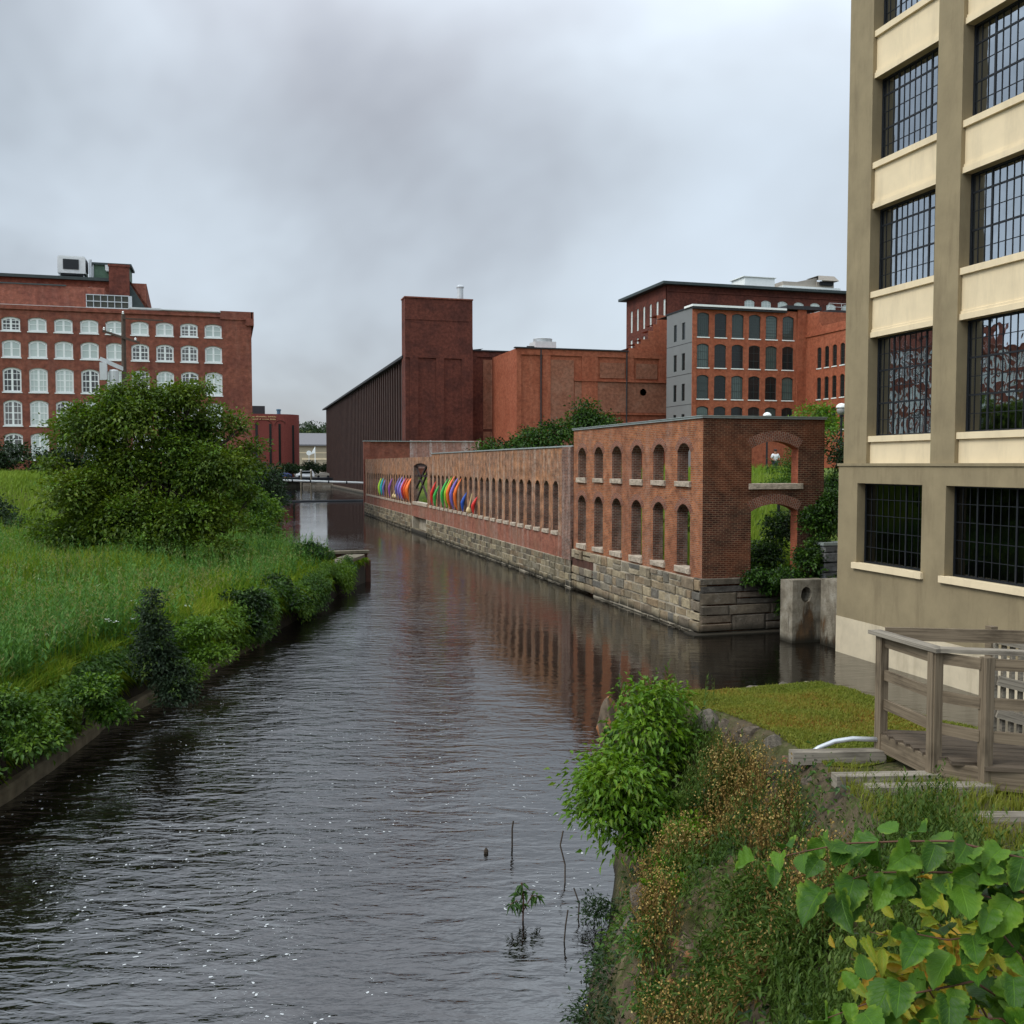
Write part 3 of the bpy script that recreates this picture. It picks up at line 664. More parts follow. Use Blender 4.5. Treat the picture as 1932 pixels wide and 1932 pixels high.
for o in rop+lop:
    if s0 is None:
        mb = MB(); stone_blocks(mb, mp, o[0]-0.5, o[0]+0.5, [2.42, 2.612], 3, 3.1, 0.03, depth=0.42, gap=0.004)
        for i, q in enumerate(mb.v): mb.v[i] = (q[0]-0.09, q[1], q[2])
        s0 = mb.build('sill', M['sill'], low); base_u = o[0]
    else: copy_part(s0, (0, o[0]-base_u, -0.15 if o in lop else 0))
mb = MB(); mb.box((KX-0.12, 80.6, 2.42), (KX+0.45, 87.2, 2.672)); mb.build('door_sill', M['sill'], low)
mb = MB()
for (a, c, d, e) in ((80.9,2.7,86.9,5.8),(86.9,2.7,80.9,5.8),(82.2,5.8,86.9,3.9),(80.8,5.0,87.0,5.0)):
    mb.beam((KX+0.22, a, c), (KX+0.22, d, e), 0.14, 0.16)
mb.beam((KX+0.22,80.8,5.92),(KX+0.22,87.0,5.92),0.2,0.25); mb.build('steel_brace', M['rustbeam'], low)
# gable wall at the far end
mb = MB(); mb.box((KX-0.02, 119.52, -0.5), (29.5, 120.0, 8.75)); mb.box((KX-0.14, 119.4, 0.0), (KX+0.62, 120.12, 8.78)); mb.build('end_wall', M['brick_mill'], low)
mb = MB(); mb.box((21.5, 119.45, 5.5), (30.3, 119.52, 8.95)); mb.box((24.0,119.40,6.5),(25.6,119.45,8.9)); mb.box((27.3,119.40,6.5),(28.9,119.45,8.9)); mb.build('whitewashed_panel', M['brick_white'], low)
mb = MB(); mb.box((KX-0.2, 119.3, 8.78), (29.6, 120.2, 8.86)); mb.build('coping', M['coping'], low)

# boats standing upright in the openings
def kayak(Y, h, col, lean, belly, label, zb=2.62, w=0.42, out=0.14):
    m = bpy.data.materials.get('hull_'+col) 
    if not m:
        C_ = dict(lime=(0.42,0.72,0.05), teal=(0.02,0.42,0.42), slate=(0.16,0.13,0.35), purple=(0.28,0.09,0.36), violet=(0.26,0.19,0.62), lavender=(0.40,0.30,0.75), crimson=(0.55,0.045,0.04),
             orange=(0.95,0.19,0.03), scarlet=(0.85,0.12,0.03), red=(0.82,0.05,0.04), green=(0.06,0.50,0.09), blue=(0.03,0.10,0.45), cream=(0.72,0.50,0.22))[col]
        m = plain('hull_'+col, C_, 0.42, 0.06, 2)
    root = thing('kayak', label, 'kayak', (KX, Y, zb), 'coloured boats standing in the wall openings')
    w *= 0.55; belly *= 0.48; lean *= 0.75
    mb = MB(); n = 16; K = 10; base = len(mb.v)
    for i in range(n+1):
        t = i/n; s = sin(pi*t)**0.75
        cx = KX-out-belly*sin(pi*t)-lean*(0.0)+0.22*(t > 0.5)*(2*t-1); cy = Y+lean*(t-0.15)-belly*0.35*sin(pi*t); cz = zb+h*t
        for k in range(K):
            a = 2*pi*k/K
            mb.v.append((cx+cos(a)*0.17*s*(1.0 if cos(a) < 0 else 0.5), cy+sin(a)*w*0.5*max(s, 0.02), cz))
    for i in range(n):
        for k in range(K):
            k2 = (k+1) % K
            mb.f.append((base+i*K+k, base+i*K+k2, base+(i+1)*K+k2, base+(i+1)*K+k)); mb.m.append(0)
    mb.build('hull', m, root, smooth=True)
    mb = MB(); t = 0.5
    pts = []
    for k in range(13):
        a = 2*pi*k/12; t = 0.48+0.13*sin(a)
        pts.append((KX-out-belly*sin(pi*t)+0.085+0.22*(t > 0.5)*(2*t-1), Y+lean*(t-0.15)-belly*0.35*sin(pi*t)+cos(a)*w*0.28, zb+h*t))
    mb.tube(pts, 0.025, 5, cap=False); mb.build('cockpit_rim', M['black'], root)
L = lop; R_ = rop
kayak(L[12][0]-0.2, 2.0, 'lime', 0.1, 0.10, 'lime green kayak, leftmost of the boats along the wall')
kayak(L[11][0]-0.2, 2.0, 'teal', 0.1, 0.10, 'teal kayak standing next to the lime green one')
kayak(L[10][0]-0.1, 1.85, 'slate', 0.1, 0.08, 'dull dark violet kayak, slim, between teal and purple ones')
kayak(L[7][0]+0.2, 2.05, 'purple', -0.5, 0.18, 'plum purple kayak standing alone in its opening', w=0.55)
kayak(L[4][0]+0.2, 2.15, 'slate', -0.2, 0.30, 'mottled violet kayak behind the lavender pair', w=0.5)
kayak(L[3][0]+0.1, 2.25, 'violet', -0.3, 0.42, 'bright violet blue kayak, broadest of the violet boats', w=0.75)
kayak(L[2][0]+0.4, 2.1, 'lavender', -0.3, 0.34, 'pale lavender kayak touching the crimson one', w=0.4)
kayak(L[2][0]-0.6, 2.25, 'crimson', -0.3, 0.40, 'dark crimson kayak left of the four orange boats', w=0.5)
kayak(L[1][0]-0.2, 2.2, 'scarlet', -0.3, 0.42, 'red orange kayak just right of the crimson one', w=0.45)
kayak(L[1][0]-1.2, 2.15, 'orange', -0.3, 0.42, 'orange kayak, middle of the orange row left of the doorway', w=0.45)
kayak(L[0][0]-0.1, 2.2, 'orange', -0.3, 0.36, 'orange kayak nearest the braced doorway on its left', w=0.55)
kayak(R_[20][0]+0.3, 2.1, 'red', -0.9, 0.16, 'red kayak right of the braced doorway, leaning', w=0.5)
kayak(R_[19][0]+0.6, 1.75, 'green', -0.7, 0.18, 'short green kayak leaning behind the red one', w=0.4)
kayak(R_[17][0]+0.4, 2.35, 'green', -0.9, 0.40, 'grass green kayak left of the big orange crescent', w=0.5)
kayak(R_[16][0]+0.6, 2.5, 'lime', -0.9, 0.42, 'lime green kayak wedged against the big orange crescent', w=0.35)
kayak(R_[16][0]-0.5, 2.6, 'orange', -0.7, 0.62, 'largest bright orange kayak bowed out like a crescent', w=0.75)
kayak(R_[15][0]-0.1, 2.5, 'violet', -0.7, 0.55, 'violet kayak squeezed between two orange crescents', w=0.35)
kayak(R_[14][0]+0.3, 2.45, 'orange', -0.6, 0.50, 'orange kayak right of the thin violet one', w=0.5)
kayak(R_[13][0]+0.1, 1.45, 'blue', -0.3, 0.10, 'short blue kayak standing alone in its opening', w=0.4)
kayak(R_[11][0]+0.1, 1.25, 'red', -0.4, 0.08, 'small red kayak, rightmost of the boats', w=0.4)
def paddle(Y, h, label):
    r = thing('paddle', label, 'paddle', (KX-0.1, Y, 2.62), 'wooden paddles in the wall openings')
    mb = MB(); mb.tube([(KX-0.12,Y,2.95),(KX+0.1,Y-0.1,2.62+h)], 0.05, 6); mb.build('shaft', bpy.data.materials['hull_cream'] if 'hull_cream' in bpy.data.materials else M['sill'], r)
    mb = MB(); mb.lathe((KX-0.13, Y, 2.62), [(0.02,0.0),(0.15,0.06),(0.19,0.2),(0.12,0.38),(0.03,0.46)], 8); mb.build('blade', bpy.data.materials.get('hull_cream') or M['sill'], r, smooth=True)
plain('hull_cream', (0.70,0.52,0.26), 0.6, 0.1)
paddle(L[6][0]-0.3, 1.15, 'pale wooden paddle right of the plum purple kayak')
paddle(L[5][0]-0.1, 0.65, 'short pale paddle left of the violet kayaks')
paddle(R_[12][0]+0.1, 1.35, 'pale paddle between the short blue and the small red kayak')

# ================================================================ FACTORY on the right (olive piers, cream spandrels, steel windows)
def steel_window(mp, u0, u1, v0, v1, d, cols, rows, hv, hh, parent, mat, glass, bar=0.022, name='window'):
    mb = MB(); dd = 0.03
    for u in (u0, u1): fbox(mb, mp, u-0.04 if u == u1 else u, u if u == u1 else u+0.04, v0, v1, d-0.02, d+dd)
    for v in (v0, v1): fbox(mb, mp, u0+0.041, u1-0.041, v if v == v0 else v-0.05, v+0.05 if v == v0 else v, d-0.018, d+dd-0.002)
    for i in range(1, cols):
        w = 0.055 if i in hv else bar; u = u0+(u1-u0)*i/cols; fbox(mb, mp, u-w/2, u+w/2, v0+0.05, v1-0.05, d+(0.018 if i in hv else 0.024), d+dd+0.006)
    for j in range(1, rows):
        w = 0.05 if j in hh else bar*0.9; v = v0+(v1-v0)*j/rows; fbox(mb, mp, u0+0.04, u1-0.04, v-w/2, v+w/2, d+(0.020 if j in hh else 0.026), d+dd+0.003)
    fr = mb.build(name, mat, parent)
    mb = MB(); mb.quad(mp(u0, v0, d+0.04), mp(u1, v0, d+0.04), mp(u1, v1, d+0.04), mp(u0, v1, d+0.04)); mb.build('pane', glass, fr)
    return fr
FX = 18.80
fac = thing('factory_building', 'tall factory building with olive brown piers, cream bands and black steel grid windows', 'building', (FX, 27, 0))
bays = [(23.05, 25.90), (17.75, 22.10), (12.45, 16.80), (7.15, 11.50), (1.85, 6.20)]
rows = [(6.86, 9.85), (11.23, 13.72), (15.10, 17.60), (19.00, 21.50), (22.90, 25.40)]
TOP = 27.2; YE = 27.05
mpf = fx(FX)
# piers
mb = MB()
edges = [YE]+[e for b in bays for e in (b[1], b[0])]+[0.9]
for hi, lo in zip(edges[::2], edges[1::2]): mb.box((FX, lo, 6.02), (FX+0.55, hi, TOP))
mb.box((FX-0.02, 0.9, TOP), (FX+0.6, YE+0.05, TOP+0.9)); mb.build('pier', M['olive'], fac)
# lower wall with two windows, stained cream foot, ledge
lowin = [(24.70, 2.95, 2.95, 5.42, 0), (20.1, 4.35, 2.95, 5.42, 0), (14.6, 4.35, 2.95, 5.42, 0), (9.3, 4.35, 2.95, 5.42, 0)]
mb = MB(); facade(mb, fx(FX-0.10), 0.9, YE+0.1, 1.16, 5.95, lowin, 0.42); mb.box((FX-0.14, 0.88, 5.95), (FX+0.5, YE+0.14, 6.03)); mb.build('base_wall', M['olive'], fac)
mb = MB(); mb.box((FX-0.11, 0.9, -1), (FX+0.4, YE+0.11, 1.157)); mb.build('wall_foot', M['cream_low'], fac)
for b0, b1 in bays:
    lo = 6.03
    for r0, r1 in rows+[(TOP-0.2, TOP)]:
        mb = MB(); a0, a1 = b0+0.002, b1-0.002
        # one profile swept across the bay: head lip, panel, sill lip
        pr = [(lo, 0.06), (lo+0.16, 0.06), (lo+0.17, 0.095), (lo+0.24, 0.095), (lo+0.25, 0.13), (r0-0.19, 0.13), (r0-0.18, 0.045), (r0, 0.045), (r0, 0.5), (lo, 0.5)] if lo > 6.1 else [(lo, 0.13), (r0-0.19, 0.13), (r0-0.18, 0.045), (r0, 0.045), (r0, 0.5), (lo, 0.5)]
        for (v, d), (v2, d2) in zip(pr, pr[1:]+pr[:1]): mb.quad(mpf(a0, v, d), mpf(a1, v, d), mpf(a1, v2, d2), mpf(a0, v2, d2))
        mb.build('spandrel', M['cream'], fac); lo = r1
for (b0, b1) in bays:
    n = 12 if b1-b0 < 3.5 else 18
    for (v0, v1) in rows:
        steel_window(mpf, b0, b1, v0, v1, 0.36, n, 5 if v1-v0 < 2.8 else 6, (3, 9) if n == 12 else (3, 9, 15), (2, 4), fac, M['black'], M['glass'])
for o in lowin:
    n = 11 if o[1] < 3.5 else 16
    steel_window(fx(FX-0.10), o[0]-o[1]/2, o[0]+o[1]/2, o[2], o[3], 0.30, n, 5, (4,) if n == 11 else (3, 8, 13), (), fac, M['black'], M['glass_low'])
    mb = MB(); mb.box((FX-0.20, o[0]-o[1]/2-0.12, 2.78), (FX+0.05, o[0]+o[1]/2+0.12, 2.96)); mb.build('sill', M['cream'], fac)
# inside: floors, back wall with windows so that daylight shows through
BX = FX+15
mb = MB()
for r0, r1 in [(2.9, 5.4)]+rows:
    mb.box((FX+0.52, 1.0, r1+0.30), (BX-0.05, YE-0.05, r1+0.55))
mb.box((FX+0.52, 1.0, 0.9), (BX, YE-0.05, 1.4)); mb.build('floor_slab', M['ceiling'], fac)
mb = MB(); mb.box((FX+0.51, YE-0.02, 1.4), (BX, YE+0.04, TOP)); mb.box((FX+0.51, 0.9, 1.4), (BX, 0.98, TOP)); mb.build('gable_wall', M['olive'], fac)
bops = [(uc, 4.3, r0, r1, 0) for uc in (24.2, 18.8, 13.5, 8.2, 3.4) for r0, r1 in rows]
mb = MB(); facade(mb, fx(BX), 0.9, YE, -0.5, TOP, bops, 0.4, back=True); mb.build('back_wall', M['inner_pale'], fac)
for o in bops: steel_window(fx(BX), o[0]-2.15, o[0]+2.15, o[2], o[3], 0.2, 9, 4, (3, 6), (2,), fac, M['black'], M['glass'])
mb = MB()
for y in (6.6, 12, 17.3, 22.6):
    for x in (FX+5, FX+10): mb.box((x-0.22, y-0.22, 1.4), (x+0.22, y+0.22, TOP-0.4))
mb.build('interior_column', M['inner_pale'], fac)
mb = MB(); mb.box((FX+2, 1.5, 1.45), (FX+2.2, YE-0.5, 9.9)); mb.build('partition', M['inner'], fac)
mb = MB(); mb.box((FX, 0.9, TOP+0.9), (BX, YE, TOP+1.0)); mb.box((FX+0.6, 0.9, TOP+0.2), (BX, YE, TOP+0.4)); mb.build('roof', M['roof_black'], fac)

# ================================================================ arched windows for the mills
def arch_window(w, h, rise, frame, pane, cols, rows, parent, mp, uc, vb, d, bw=0.09, bar=0.035, mid=True, rail=None, name='window', sill=None, arched_head=0.0):
    """frame following the arched opening, glazing bars, one pane; returns the part"""
    o = (uc, w, vb, vb+h-rise, rise); mb = MB()
    ap = arch_pts(o, 6); R = 1
    inner = [(uc+(u-uc)*(1-2*bw/w), v-bw-arched_head) for u, v in ap]
    for (a, b), (c, e) in zip(zip(ap, ap[1:]), zip(inner, inner[1:])):
        mb.quad(mp(*a, d), mp(*b, d), mp(*e, d), mp(*c, d)); mb.quad(mp(*c, d), mp(*e, d), mp(*e, d+0.05), mp(*c, d+0.05))
    vs_ = inner[0][1]
    fbox(mb, mp, uc-w/2, uc-w/2+bw, vb, ap[0][1], d, d+0.05); fbox(mb, mp, uc+w/2-bw, uc+w/2, vb, ap[0][1], d, d+0.05)
    fbox(mb, mp, uc-w/2+bw, uc+w/2-bw, vb, vb+bw, d+0.002, d+0.05)
    top = lambda u: arch_at(o, u)-bw*0.6-arched_head
    if mid: fbox(mb, mp, uc-bw*0.62, uc+bw*0.62, vb+bw, top(uc), d+0.003, d+0.05)
    for i in range(1, cols):
        u = uc-w/2+w*i/cols
        if mid and abs(u-uc) < 0.05: continue
        fbox(mb, mp, u-bar/2, u+bar/2, vb+bw, top(u), d+0.012, d+0.045)
    for j in range(1, rows):
        v = vb+h*j/rows; ww = bar*1.9 if rail and j in rail else bar
        fbox(mb, mp, uc-w/2+bw, uc+w/2-bw, v-ww/2, v+ww/2, d+0.008, d+0.045)
    loc = mp(uc, vb, 0)
    fr = mb.build(name, frame, parent, loc=loc)
    mb = MB(); P = [(uc-w/2+bw*0.5, vb+bw*0.5), (uc+w/2-bw*0.5, vb+bw*0.5)]+[(u, v) for u, v in inner[::-1]]
    mb.quad(*[mp(u, v, d+0.03) for u, v in P]); mb.build('pane', pane, fr)
    if sill:
        mb = MB(); fbox(mb, mp, uc-w/2-0.08, uc+w/2+0.08, vb-0.14, vb, -0.08, d); mb.build('sill', sill, fr)
    return fr
def fill_row(proto, p_u, us, axis, parent, alt=None, chance=0.5, rnd=None):
    """copies of one window along a row"""
    r = rnd or random.Random(3); out_ = [proto]
    for u in us:
        src = proto if (alt is None or r.random() > chance) else alt
        c = src.copy(); COL.objects.link(c); c.parent = parent; l = list(src.location); l[axis] = src.location[axis]+(u-p_u); c.location = l
        for ch in src.children:
            d = ch.copy(); COL.objects.link(d); d.parent = c
        out_.append(c)
    return out_

# ---------------------------------------------------------------- left mill
LY = 105.0
mill = thing('brick_mill', 'long red brick mill with rows of white framed arched windows behind the big tree', 'building', (2.5, LY, 0))
us = [-1.26-2.335*i for i in range(0, 30)]
mrows = [(18.87, 1.36, 0.20, 2), (16.33, 1.70, 0.24, 2), (13.0, 2.38, 0.26, 4), (9.74, 2.50, 0.26, 4), (6.45, 2.60, 0.26, 4)]
mops = [(u, 1.66, vb, vb+h-r, r) for u in us for vb, h, r, n in mrows]
mpm = fy(LY); XL = -72.0
mb = MB()
def mtop(u): return 21.55 if u > -0.6 else 21.38
mtop.breaks = [-0.6]
facade(mb, mpm, XL, 2.5, 3.0, mtop, mops, 0.35, n=6, ends=False)
mb.box((-0.55, LY-0.10, 20.75), (2.62, LY-0.002, 21.60)); mb.box((1.95, LY-0.28, 20.2), (2.75, LY-0.102, 20.9)); mb.box((2.502, LY-0.10, 20.2), (2.75, LY+16, 21.6))
mb.quad((2.5,LY,3),(2.5,LY+17,3),(2.5,LY+17,21.5),(2.5,LY,21.5)); mb.quad((XL,LY,3),(XL,LY+17,3),(XL,LY+17,21.38),(XL,LY,21.38)); mb.quad((XL,LY+17,3),(2.5,LY+17,3),(2.5,LY+17,21.4),(XL,LY+17,21.4))
mb.build('wall', M['brick_mill'], mill)
mb = MB(); mb.box((XL, LY-0.14, 20.95), (-0.56, LY-0.004, 21.12)); mb.build('cornice', M['brick_mill'], mill)
mb = MB(); mb.box((XL, LY, 21.38), (2.4, LY+17, 21.42)); mb.box((-6.3, LY-0.12, 21.44), (-0.5, LY+0.5, 21.52)); mb.box((-9.3, LY-0.05, 21.44), (-6.2, LY+0.3, 21.6)); mb.build('roof', M['lightgrey'], mill)
rnd = random.Random(5)
for vb, h, r, n in mrows:
    A = arch_window(1.66, h, r, M['white'], M['pane_pale'], 4 if n > 2 else 2, n if n > 2 else 2, mill, mpm, us[0], vb, 0.12, bw=0.15, bar=0.05, rail=(2,), sill=None, arched_head=0.05)
    B = arch_window(1.66, h, r, M['white'], M['pane_dark'], 4, 4, mill, mpm, us[1], vb, 0.12, bw=0.15, bar=0.05, rail=(2,), arched_head=0.05)
    # blinds half down in some windows
    ch = 0.25 if vb > 16 else 0.7
    for u in us[2:]:
        src, su = (B, us[1]) if rnd.random() < ch else (A, us[0])
        c = src.copy(); COL.objects.link(c); c.parent = mill; l = list(src.location); l[0] += u-su; c.location = l
        for q in src.children:
            d = q.copy(); COL.objects.link(d); d.parent = c
mb = MB()
for u in us:
    for vb, h, r, n in mrows: mb.box((u-0.9, LY-0.07, vb-0.10), (u+0.9, LY+0.118, vb))
mb.build('sill', M['white'], mill)
# raised back block
back = thing('brick_mill', 'taller dark roofed brick block rising behind the left mill', 'building', (-12, 125, 0))
mb = MB()
def btop(u): return 27.4
facade(mb, fy(125), -72, -9.0, 18, 27.4, [(-15.2-4.6*k, 1.5, 25.6, 26.5, 0.25) for k in range(6)], 0.3)
mb.quad((-9,125,18),(-9,142,18),(-9,142,24),(-9,125,27.4)); mb.box((-72, 120.9, 20), (-13.2, 121.1, 26.0)); mb.box((-72,121.1,20),(-13.2,124.9,25.8)); mb.build('wall', M['brick_mill'], back)
mb = MB(); mb.box((-72, 124.4, 27.4), (-10.9, 140, 27.75)); mb.box((-72, 120.7, 26.0), (-17.2, 121.3, 26.12)); 
mb.quad((-10.9,124.6,27.75),(-8.2,124.6,23.6),(-8.2,140,23.6),(-10.9,140,27.75)); mb.quad((-10.9,124.6,27.4),(-8.6,124.6,23.6),(-10.9,124.6,20)); mb.quad((-10.9,124.6,20),(-8.6,124.6,23.6),(-8.6,124.6,20))
mb.build('roof', M['roof_dark'], back)
for k in range(6):
    arch_window(1.5, 1.15, 0.25, M['white'], M['pane_pale'], 2, 2, back, fy(125), -15.2-4.6*k, 25.6, 0.1, bw=0.12, bar=0.05)
mb = MB(); mb.box((-13.0, 123.6, 18), (-10.8, 124.39, 29.0)); mb.box((-13.08, 123.5, 29.0), (-10.72, 124.45, 29.25)); mb.build('chimney', M['brick_tower'], back)
pent = thing('rooftop_penthouse', 'green boarded penthouse with a flat roof behind the brick chimney', 'penthouse', (-13, 127, 27.75))
mb = MB(); mb.box((-14.9, 126, 27.75), (-11.0, 130, 29.5)); mb.build('wall', M['green_wood'], pent)
mb = MB(); mb.box((-15.2, 125.7, 29.5), (-10.7, 130.2, 29.75)); mb.build('roof', M['roof_dark'], pent)
mb = MB(); mb.box((-13.6, 125.7, 28.9), (-12.9, 125.98, 29.5)); mb.box((-13.5, 125.5, 28.75), (-12.8, 125.9, 28.85)); mb.build('floodlight', M['lightgrey'], pent)
# cooling unit
ac = thing('cooling_unit', 'white rooftop cooling unit with a black louvre on steel legs', 'cooling unit', (-17.2, 126, 27.75))
mb = MB(); mb.box((-18.7, 125.2, 28.25), (-15.7, 127.5, 30.1)); mb.box((-18.6, 125.3, 30.1), (-15.8, 127.4, 30.25)); mb.build('casing', M['lightgrey'], ac)
mb = MB(); mb.box((-18.1, 125.12, 28.7), (-16.4, 125.19, 29.85)); mb.box((-15.69, 125.5, 28.6), (-15.62, 127.2, 29.9)); mb.box((-18.4,125.3,28.05),(-15.9,127.4,28.249)); mb.build('louvre', M['black'], ac)
for x in (-18.4, -16.0):
    mb = MB()
    for y in (125.4, 127.3): mb.beam((x*1.0+(-0.35 if x < -17 else 0.2), y, 27.75), (x, y, 28.2), 0.1, 0.1)
    mb.build('leg', M['metal'], ac)
mb = MB(); mb.tube([(-15.2,125.6,27.75),(-15.2,125.6,30.0)], 0.16, 8); mb.tube([(-14.95,125.9,27.75),(-14.95,125.9,29.6)], 0.09, 8)
tag(mb.build('vent_pipe', M['metal']), 'grey vent pipes beside the white cooling unit', 'vent pipe')
# framed lattice panel on the roof edge
sg = thing('sign_frame', 'pale steel sign frame of twelve dark panels on the left mill roof edge', 'sign frame', (-11.2, LY+0.6, 21.45))
mb = MB(); mb.box((-13.2, LY+0.60, 21.5), (-9.3, LY+0.66, 22.75)); mb.build('panel', plain('dark_olive_panel', (0.075,0.075,0.06), 0.8, 0.15), sg)
mb = MB()
for k in range(7): x = -13.2+3.9*k/6; mb.box((x-0.035, LY+0.50, 21.45), (x+0.035, LY+0.598, 22.8))
for z in (21.5, 22.12, 22.75): mb.box((-13.24, LY+0.46, z-0.04), (-9.26, LY+0.499, z+0.04))
mb.box((-9.3, LY+0.4, 21.45), (-9.0, LY+0.7, 22.75)); mb.build('frame', M['metal'], sg)
# utility pole
up = thing('utility_pole', 'wooden utility pole with crossarm and transformer in front of the left mill', 'utility pole', (-7.45, 80, 5))
mb = MB(); mb.tube([(-7.5,80,4.5),(-7.45,80,17.3)], [0.24,0.15], 8); mb.build('pole', M['pole'], up)
mb = MB(); mb.beam((-8.9,79.8,16.0),(-6.3,79.8,15.2),0.14,0.16); mb.beam((-7.45,79.8,17.0),(-4.6,79.9,16.95),0.1,0.1); mb.build('crossarm', M['pole'], up)
mb = MB()
for x, z in ((-8.8,16.05),(-8.3,15.9),(-6.6,15.35),(-7.45,17.3)): mb.lathe((x,79.8,z), [(0.05,0),(0.09,0.05),(0.05,0.1),(0.09,0.16),(0.02,0.25)], 6)
mb.build('insulator', M['white'], up)
mb = MB(); mb.lathe((-8.15,79.6,11.9), [(0.02,0),(0.34,0.03),(0.34,1.1),(0.28,1.2),(0.02,1.24)], 12); mb.box((-9.1,79.2,12.3),(-8.6,79.7,13.6)); mb.beam((-9.1,79.5,13.9),(-7.5,79.9,13.2),0.12,0.3); mb.build('transformer', M['lightgrey'], up)

# ================================================================ brown shed, tower and orange wing across the canal
SX = 27.2
shed = thing('canal_shed', 'long dark brown ribbed mill shed with a black sloping eave beside the far canal', 'building', (SX, 152, 0))
mb = MB(); ez = lambda y: 22.75-(y-152)*0.0082
def smap(u, v, d): return (SX+d, u, v)
stp = lambda u: ez(u); stp.breaks = [152, 285]
facade(mb, smap, 152, 285, -0.6, stp, [], 0.3, ends=False); mb.quad((SX,285,-0.6),(SX+20,285,-0.6),(SX+20,285,23),(SX,285,21.7)); mb.build('wall', M['shed'], shed)
mb = MB()
for k in range(52): y = 153.5+2.5*k; mb.box((SX-0.36, y, 0.6 if y > 225 else 0.6), (SX-0.002, y+0.7, ez(y)-0.35))
mb.build('pilaster', M['shed_rib'], shed)
mb = MB()
for k in range(28): y = 154.3+2.5*k; mb.box((SX-0.05, y+0.45, 7.5), (SX-0.003, y+1.15, ez(y)-1.1))
mb.build('window_slot', M['shed_gap'], shed)
mb = MB(); mb.quad((SX-1.0,151.9,ez(152)+0.15),(SX-1.0,286,ez(286)+0.15),(SX+12,286,ez(286)+1.6),(SX+12,151.9,ez(152)+1.6)); mb.quad((SX-1.0,151.9,ez(152)-0.25),(SX-1.0,286,ez(286)-0.25),(SX-1.0,286,ez(286)+0.15),(SX-1.0,151.9,ez(152)+0.15)); mb.quad((SX-1.0,151.9,ez(152)-0.25),(SX-1.0,286,ez(286)-0.25),(SX,286,ez(286)-0.1),(SX,151.9,ez(152)-0.1))
mb.build('roof', M['roof_black'], shed)
mb = MB(); mb.box((SX-0.9, 150, -1), (SX+0.1, 286, 0.55)); mb.build('footing', M['stone_dark'], shed)

tow = thing('brick_tower', 'square windowless dark brown brick stair tower with a flat top', 'tower', (31.5, 150, 0))
pil = [(27.05, 28.35), (31.15, 32.4), (35.2, 37.0)]
mb = MB(); mb.box((26.35, 150, -1), (37.0, 153, 31.5)); 
for a, b in pil: mb.box((a, 149.82, 1), (b, 149.998, 22.4))
mb.box((26.35, 149.82, 22.4), (37.0, 149.998, 24.1)); mb.box((26.35,149.9,24.1),(37.0,149.998,24.35)); mb.box((26.4,149.93,28.2),(36.3,149.998,28.35)); mb.build('wall', M['brick_tower'], tow)
mb = MB(); mb.box((26.25, 149.85, 31.5), (37.08, 153.1, 31.7)); mb.build('parapet', M['brick_mill'], tow)
mb = MB(); mb.lathe((35.4,151.6,31.7), [(0.5,0),(0.5,1.9),(0.62,1.95),(0.62,2.15),(0.3,2.4)], 12); tag(mb.build('vent_stack', M['metal']), 'round galvanised vent stack on top of the brown brick tower', 'vent stack')
wing = thing('brick_wing', 'dark brick wing with pale bricked-up bay between tower and orange hall', 'building', (40.5, 152, 0))
mb = MB(); mb.box((37.0, 152, 0), (46, 164, 23.9)); 
for a, b in ((37.02, 38.2), (41.9, 46)): mb.box((a, 151.8, 1), (b, 151.998, 23.0))
mb.box((37.02, 151.8, 23.0), (46, 151.998, 23.9)); mb.build('wall', M['brick_tower'], wing)
mb = MB(); mb.box((39.2, 151.9, 11.6), (41.9, 151.997, 22.6)); mb.box((39.2,151.9,3),(41.9,151.997,11.2)); mb.build('infill_panel', M['brick_pale'], wing)
mb = MB(); mb.box((36.9, 151.6, 23.9), (46, 164, 24.1)); mb.build('parapet', M['roof_black'], wing)
hall = thing('brick_hall', 'broad orange red brick hall with bricked-up window bays and stepped gable', 'building', (52, 138, 0))
def htop(u):
    for a, z in ((58.2,22.9),(59.2,23.5),(60.2,24.2),(61.4,24.9),(62.2,26.2),(62.8,27.2)):
        if u < a: return z
    return 28.6
htop.breaks = [58.2,59.2,60.2,61.4,62.2,62.8]
mb = MB(); facade(mb, fy(138), 40.6, 65, 1, htop, [], 3.0, ends=False)
mb.quad((40.6,138,1),(40.6,151.7,1),(40.6,151.7,22.9),(40.6,138,22.9))
for a, b in ((40.6,41.3),(44.6,45.8),(50.7,53.2),(58.0,59.0),(63.2,65)): mb.box((a, 137.82, 18.6 if a > 52 else 1), (b, 137.998, 22.0))
mb.box((40.6,137.80,22.0),(65,137.998,22.9)); mb.box((49.5,137.72,18.35),(65,137.998,18.6)); mb.box((49.5,137.75,13.45),(65,137.998,13.75)); mb.box((58.2,137.8,22.9),(62.2,137.998,23.3)); mb.build('wall', M['brick_orange'], hall)
mb = MB(); mb.box((45.8,137.9,5),(49.45,137.997,21.4)); mb.box((53.6,137.9,18.9),(57.6,137.997,21.2)); mb.box((59.4,137.9,18.9),(62.9,137.997,21.2)); mb.box((49.6,137.9,13.8),(64.9,137.997,18.3)); mb.build('infill_panel', M['brick_pale'], hall)
mb = MB(); mb.tube([(44.3,137.75,22.8),(44.3,137.75,2)], 0.11, 6); mb.tube([(57.85,137.75,22.8),(57.85,137.75,2)], 0.11, 6); mb.build('downpipe', M['roof_black'], hall)
mb = MB(); mb.tube([(60.6,137.9,16.9),(60.6,138.1,16.9)], 0.55, 10); mb.build('bricked_vent', M['brick_tower'], hall)
mb = MB(); mb.box((40.3,137.6,22.9),(58.1,138.4,23.08)); mb.build('coping', M['roof_black'], hall)
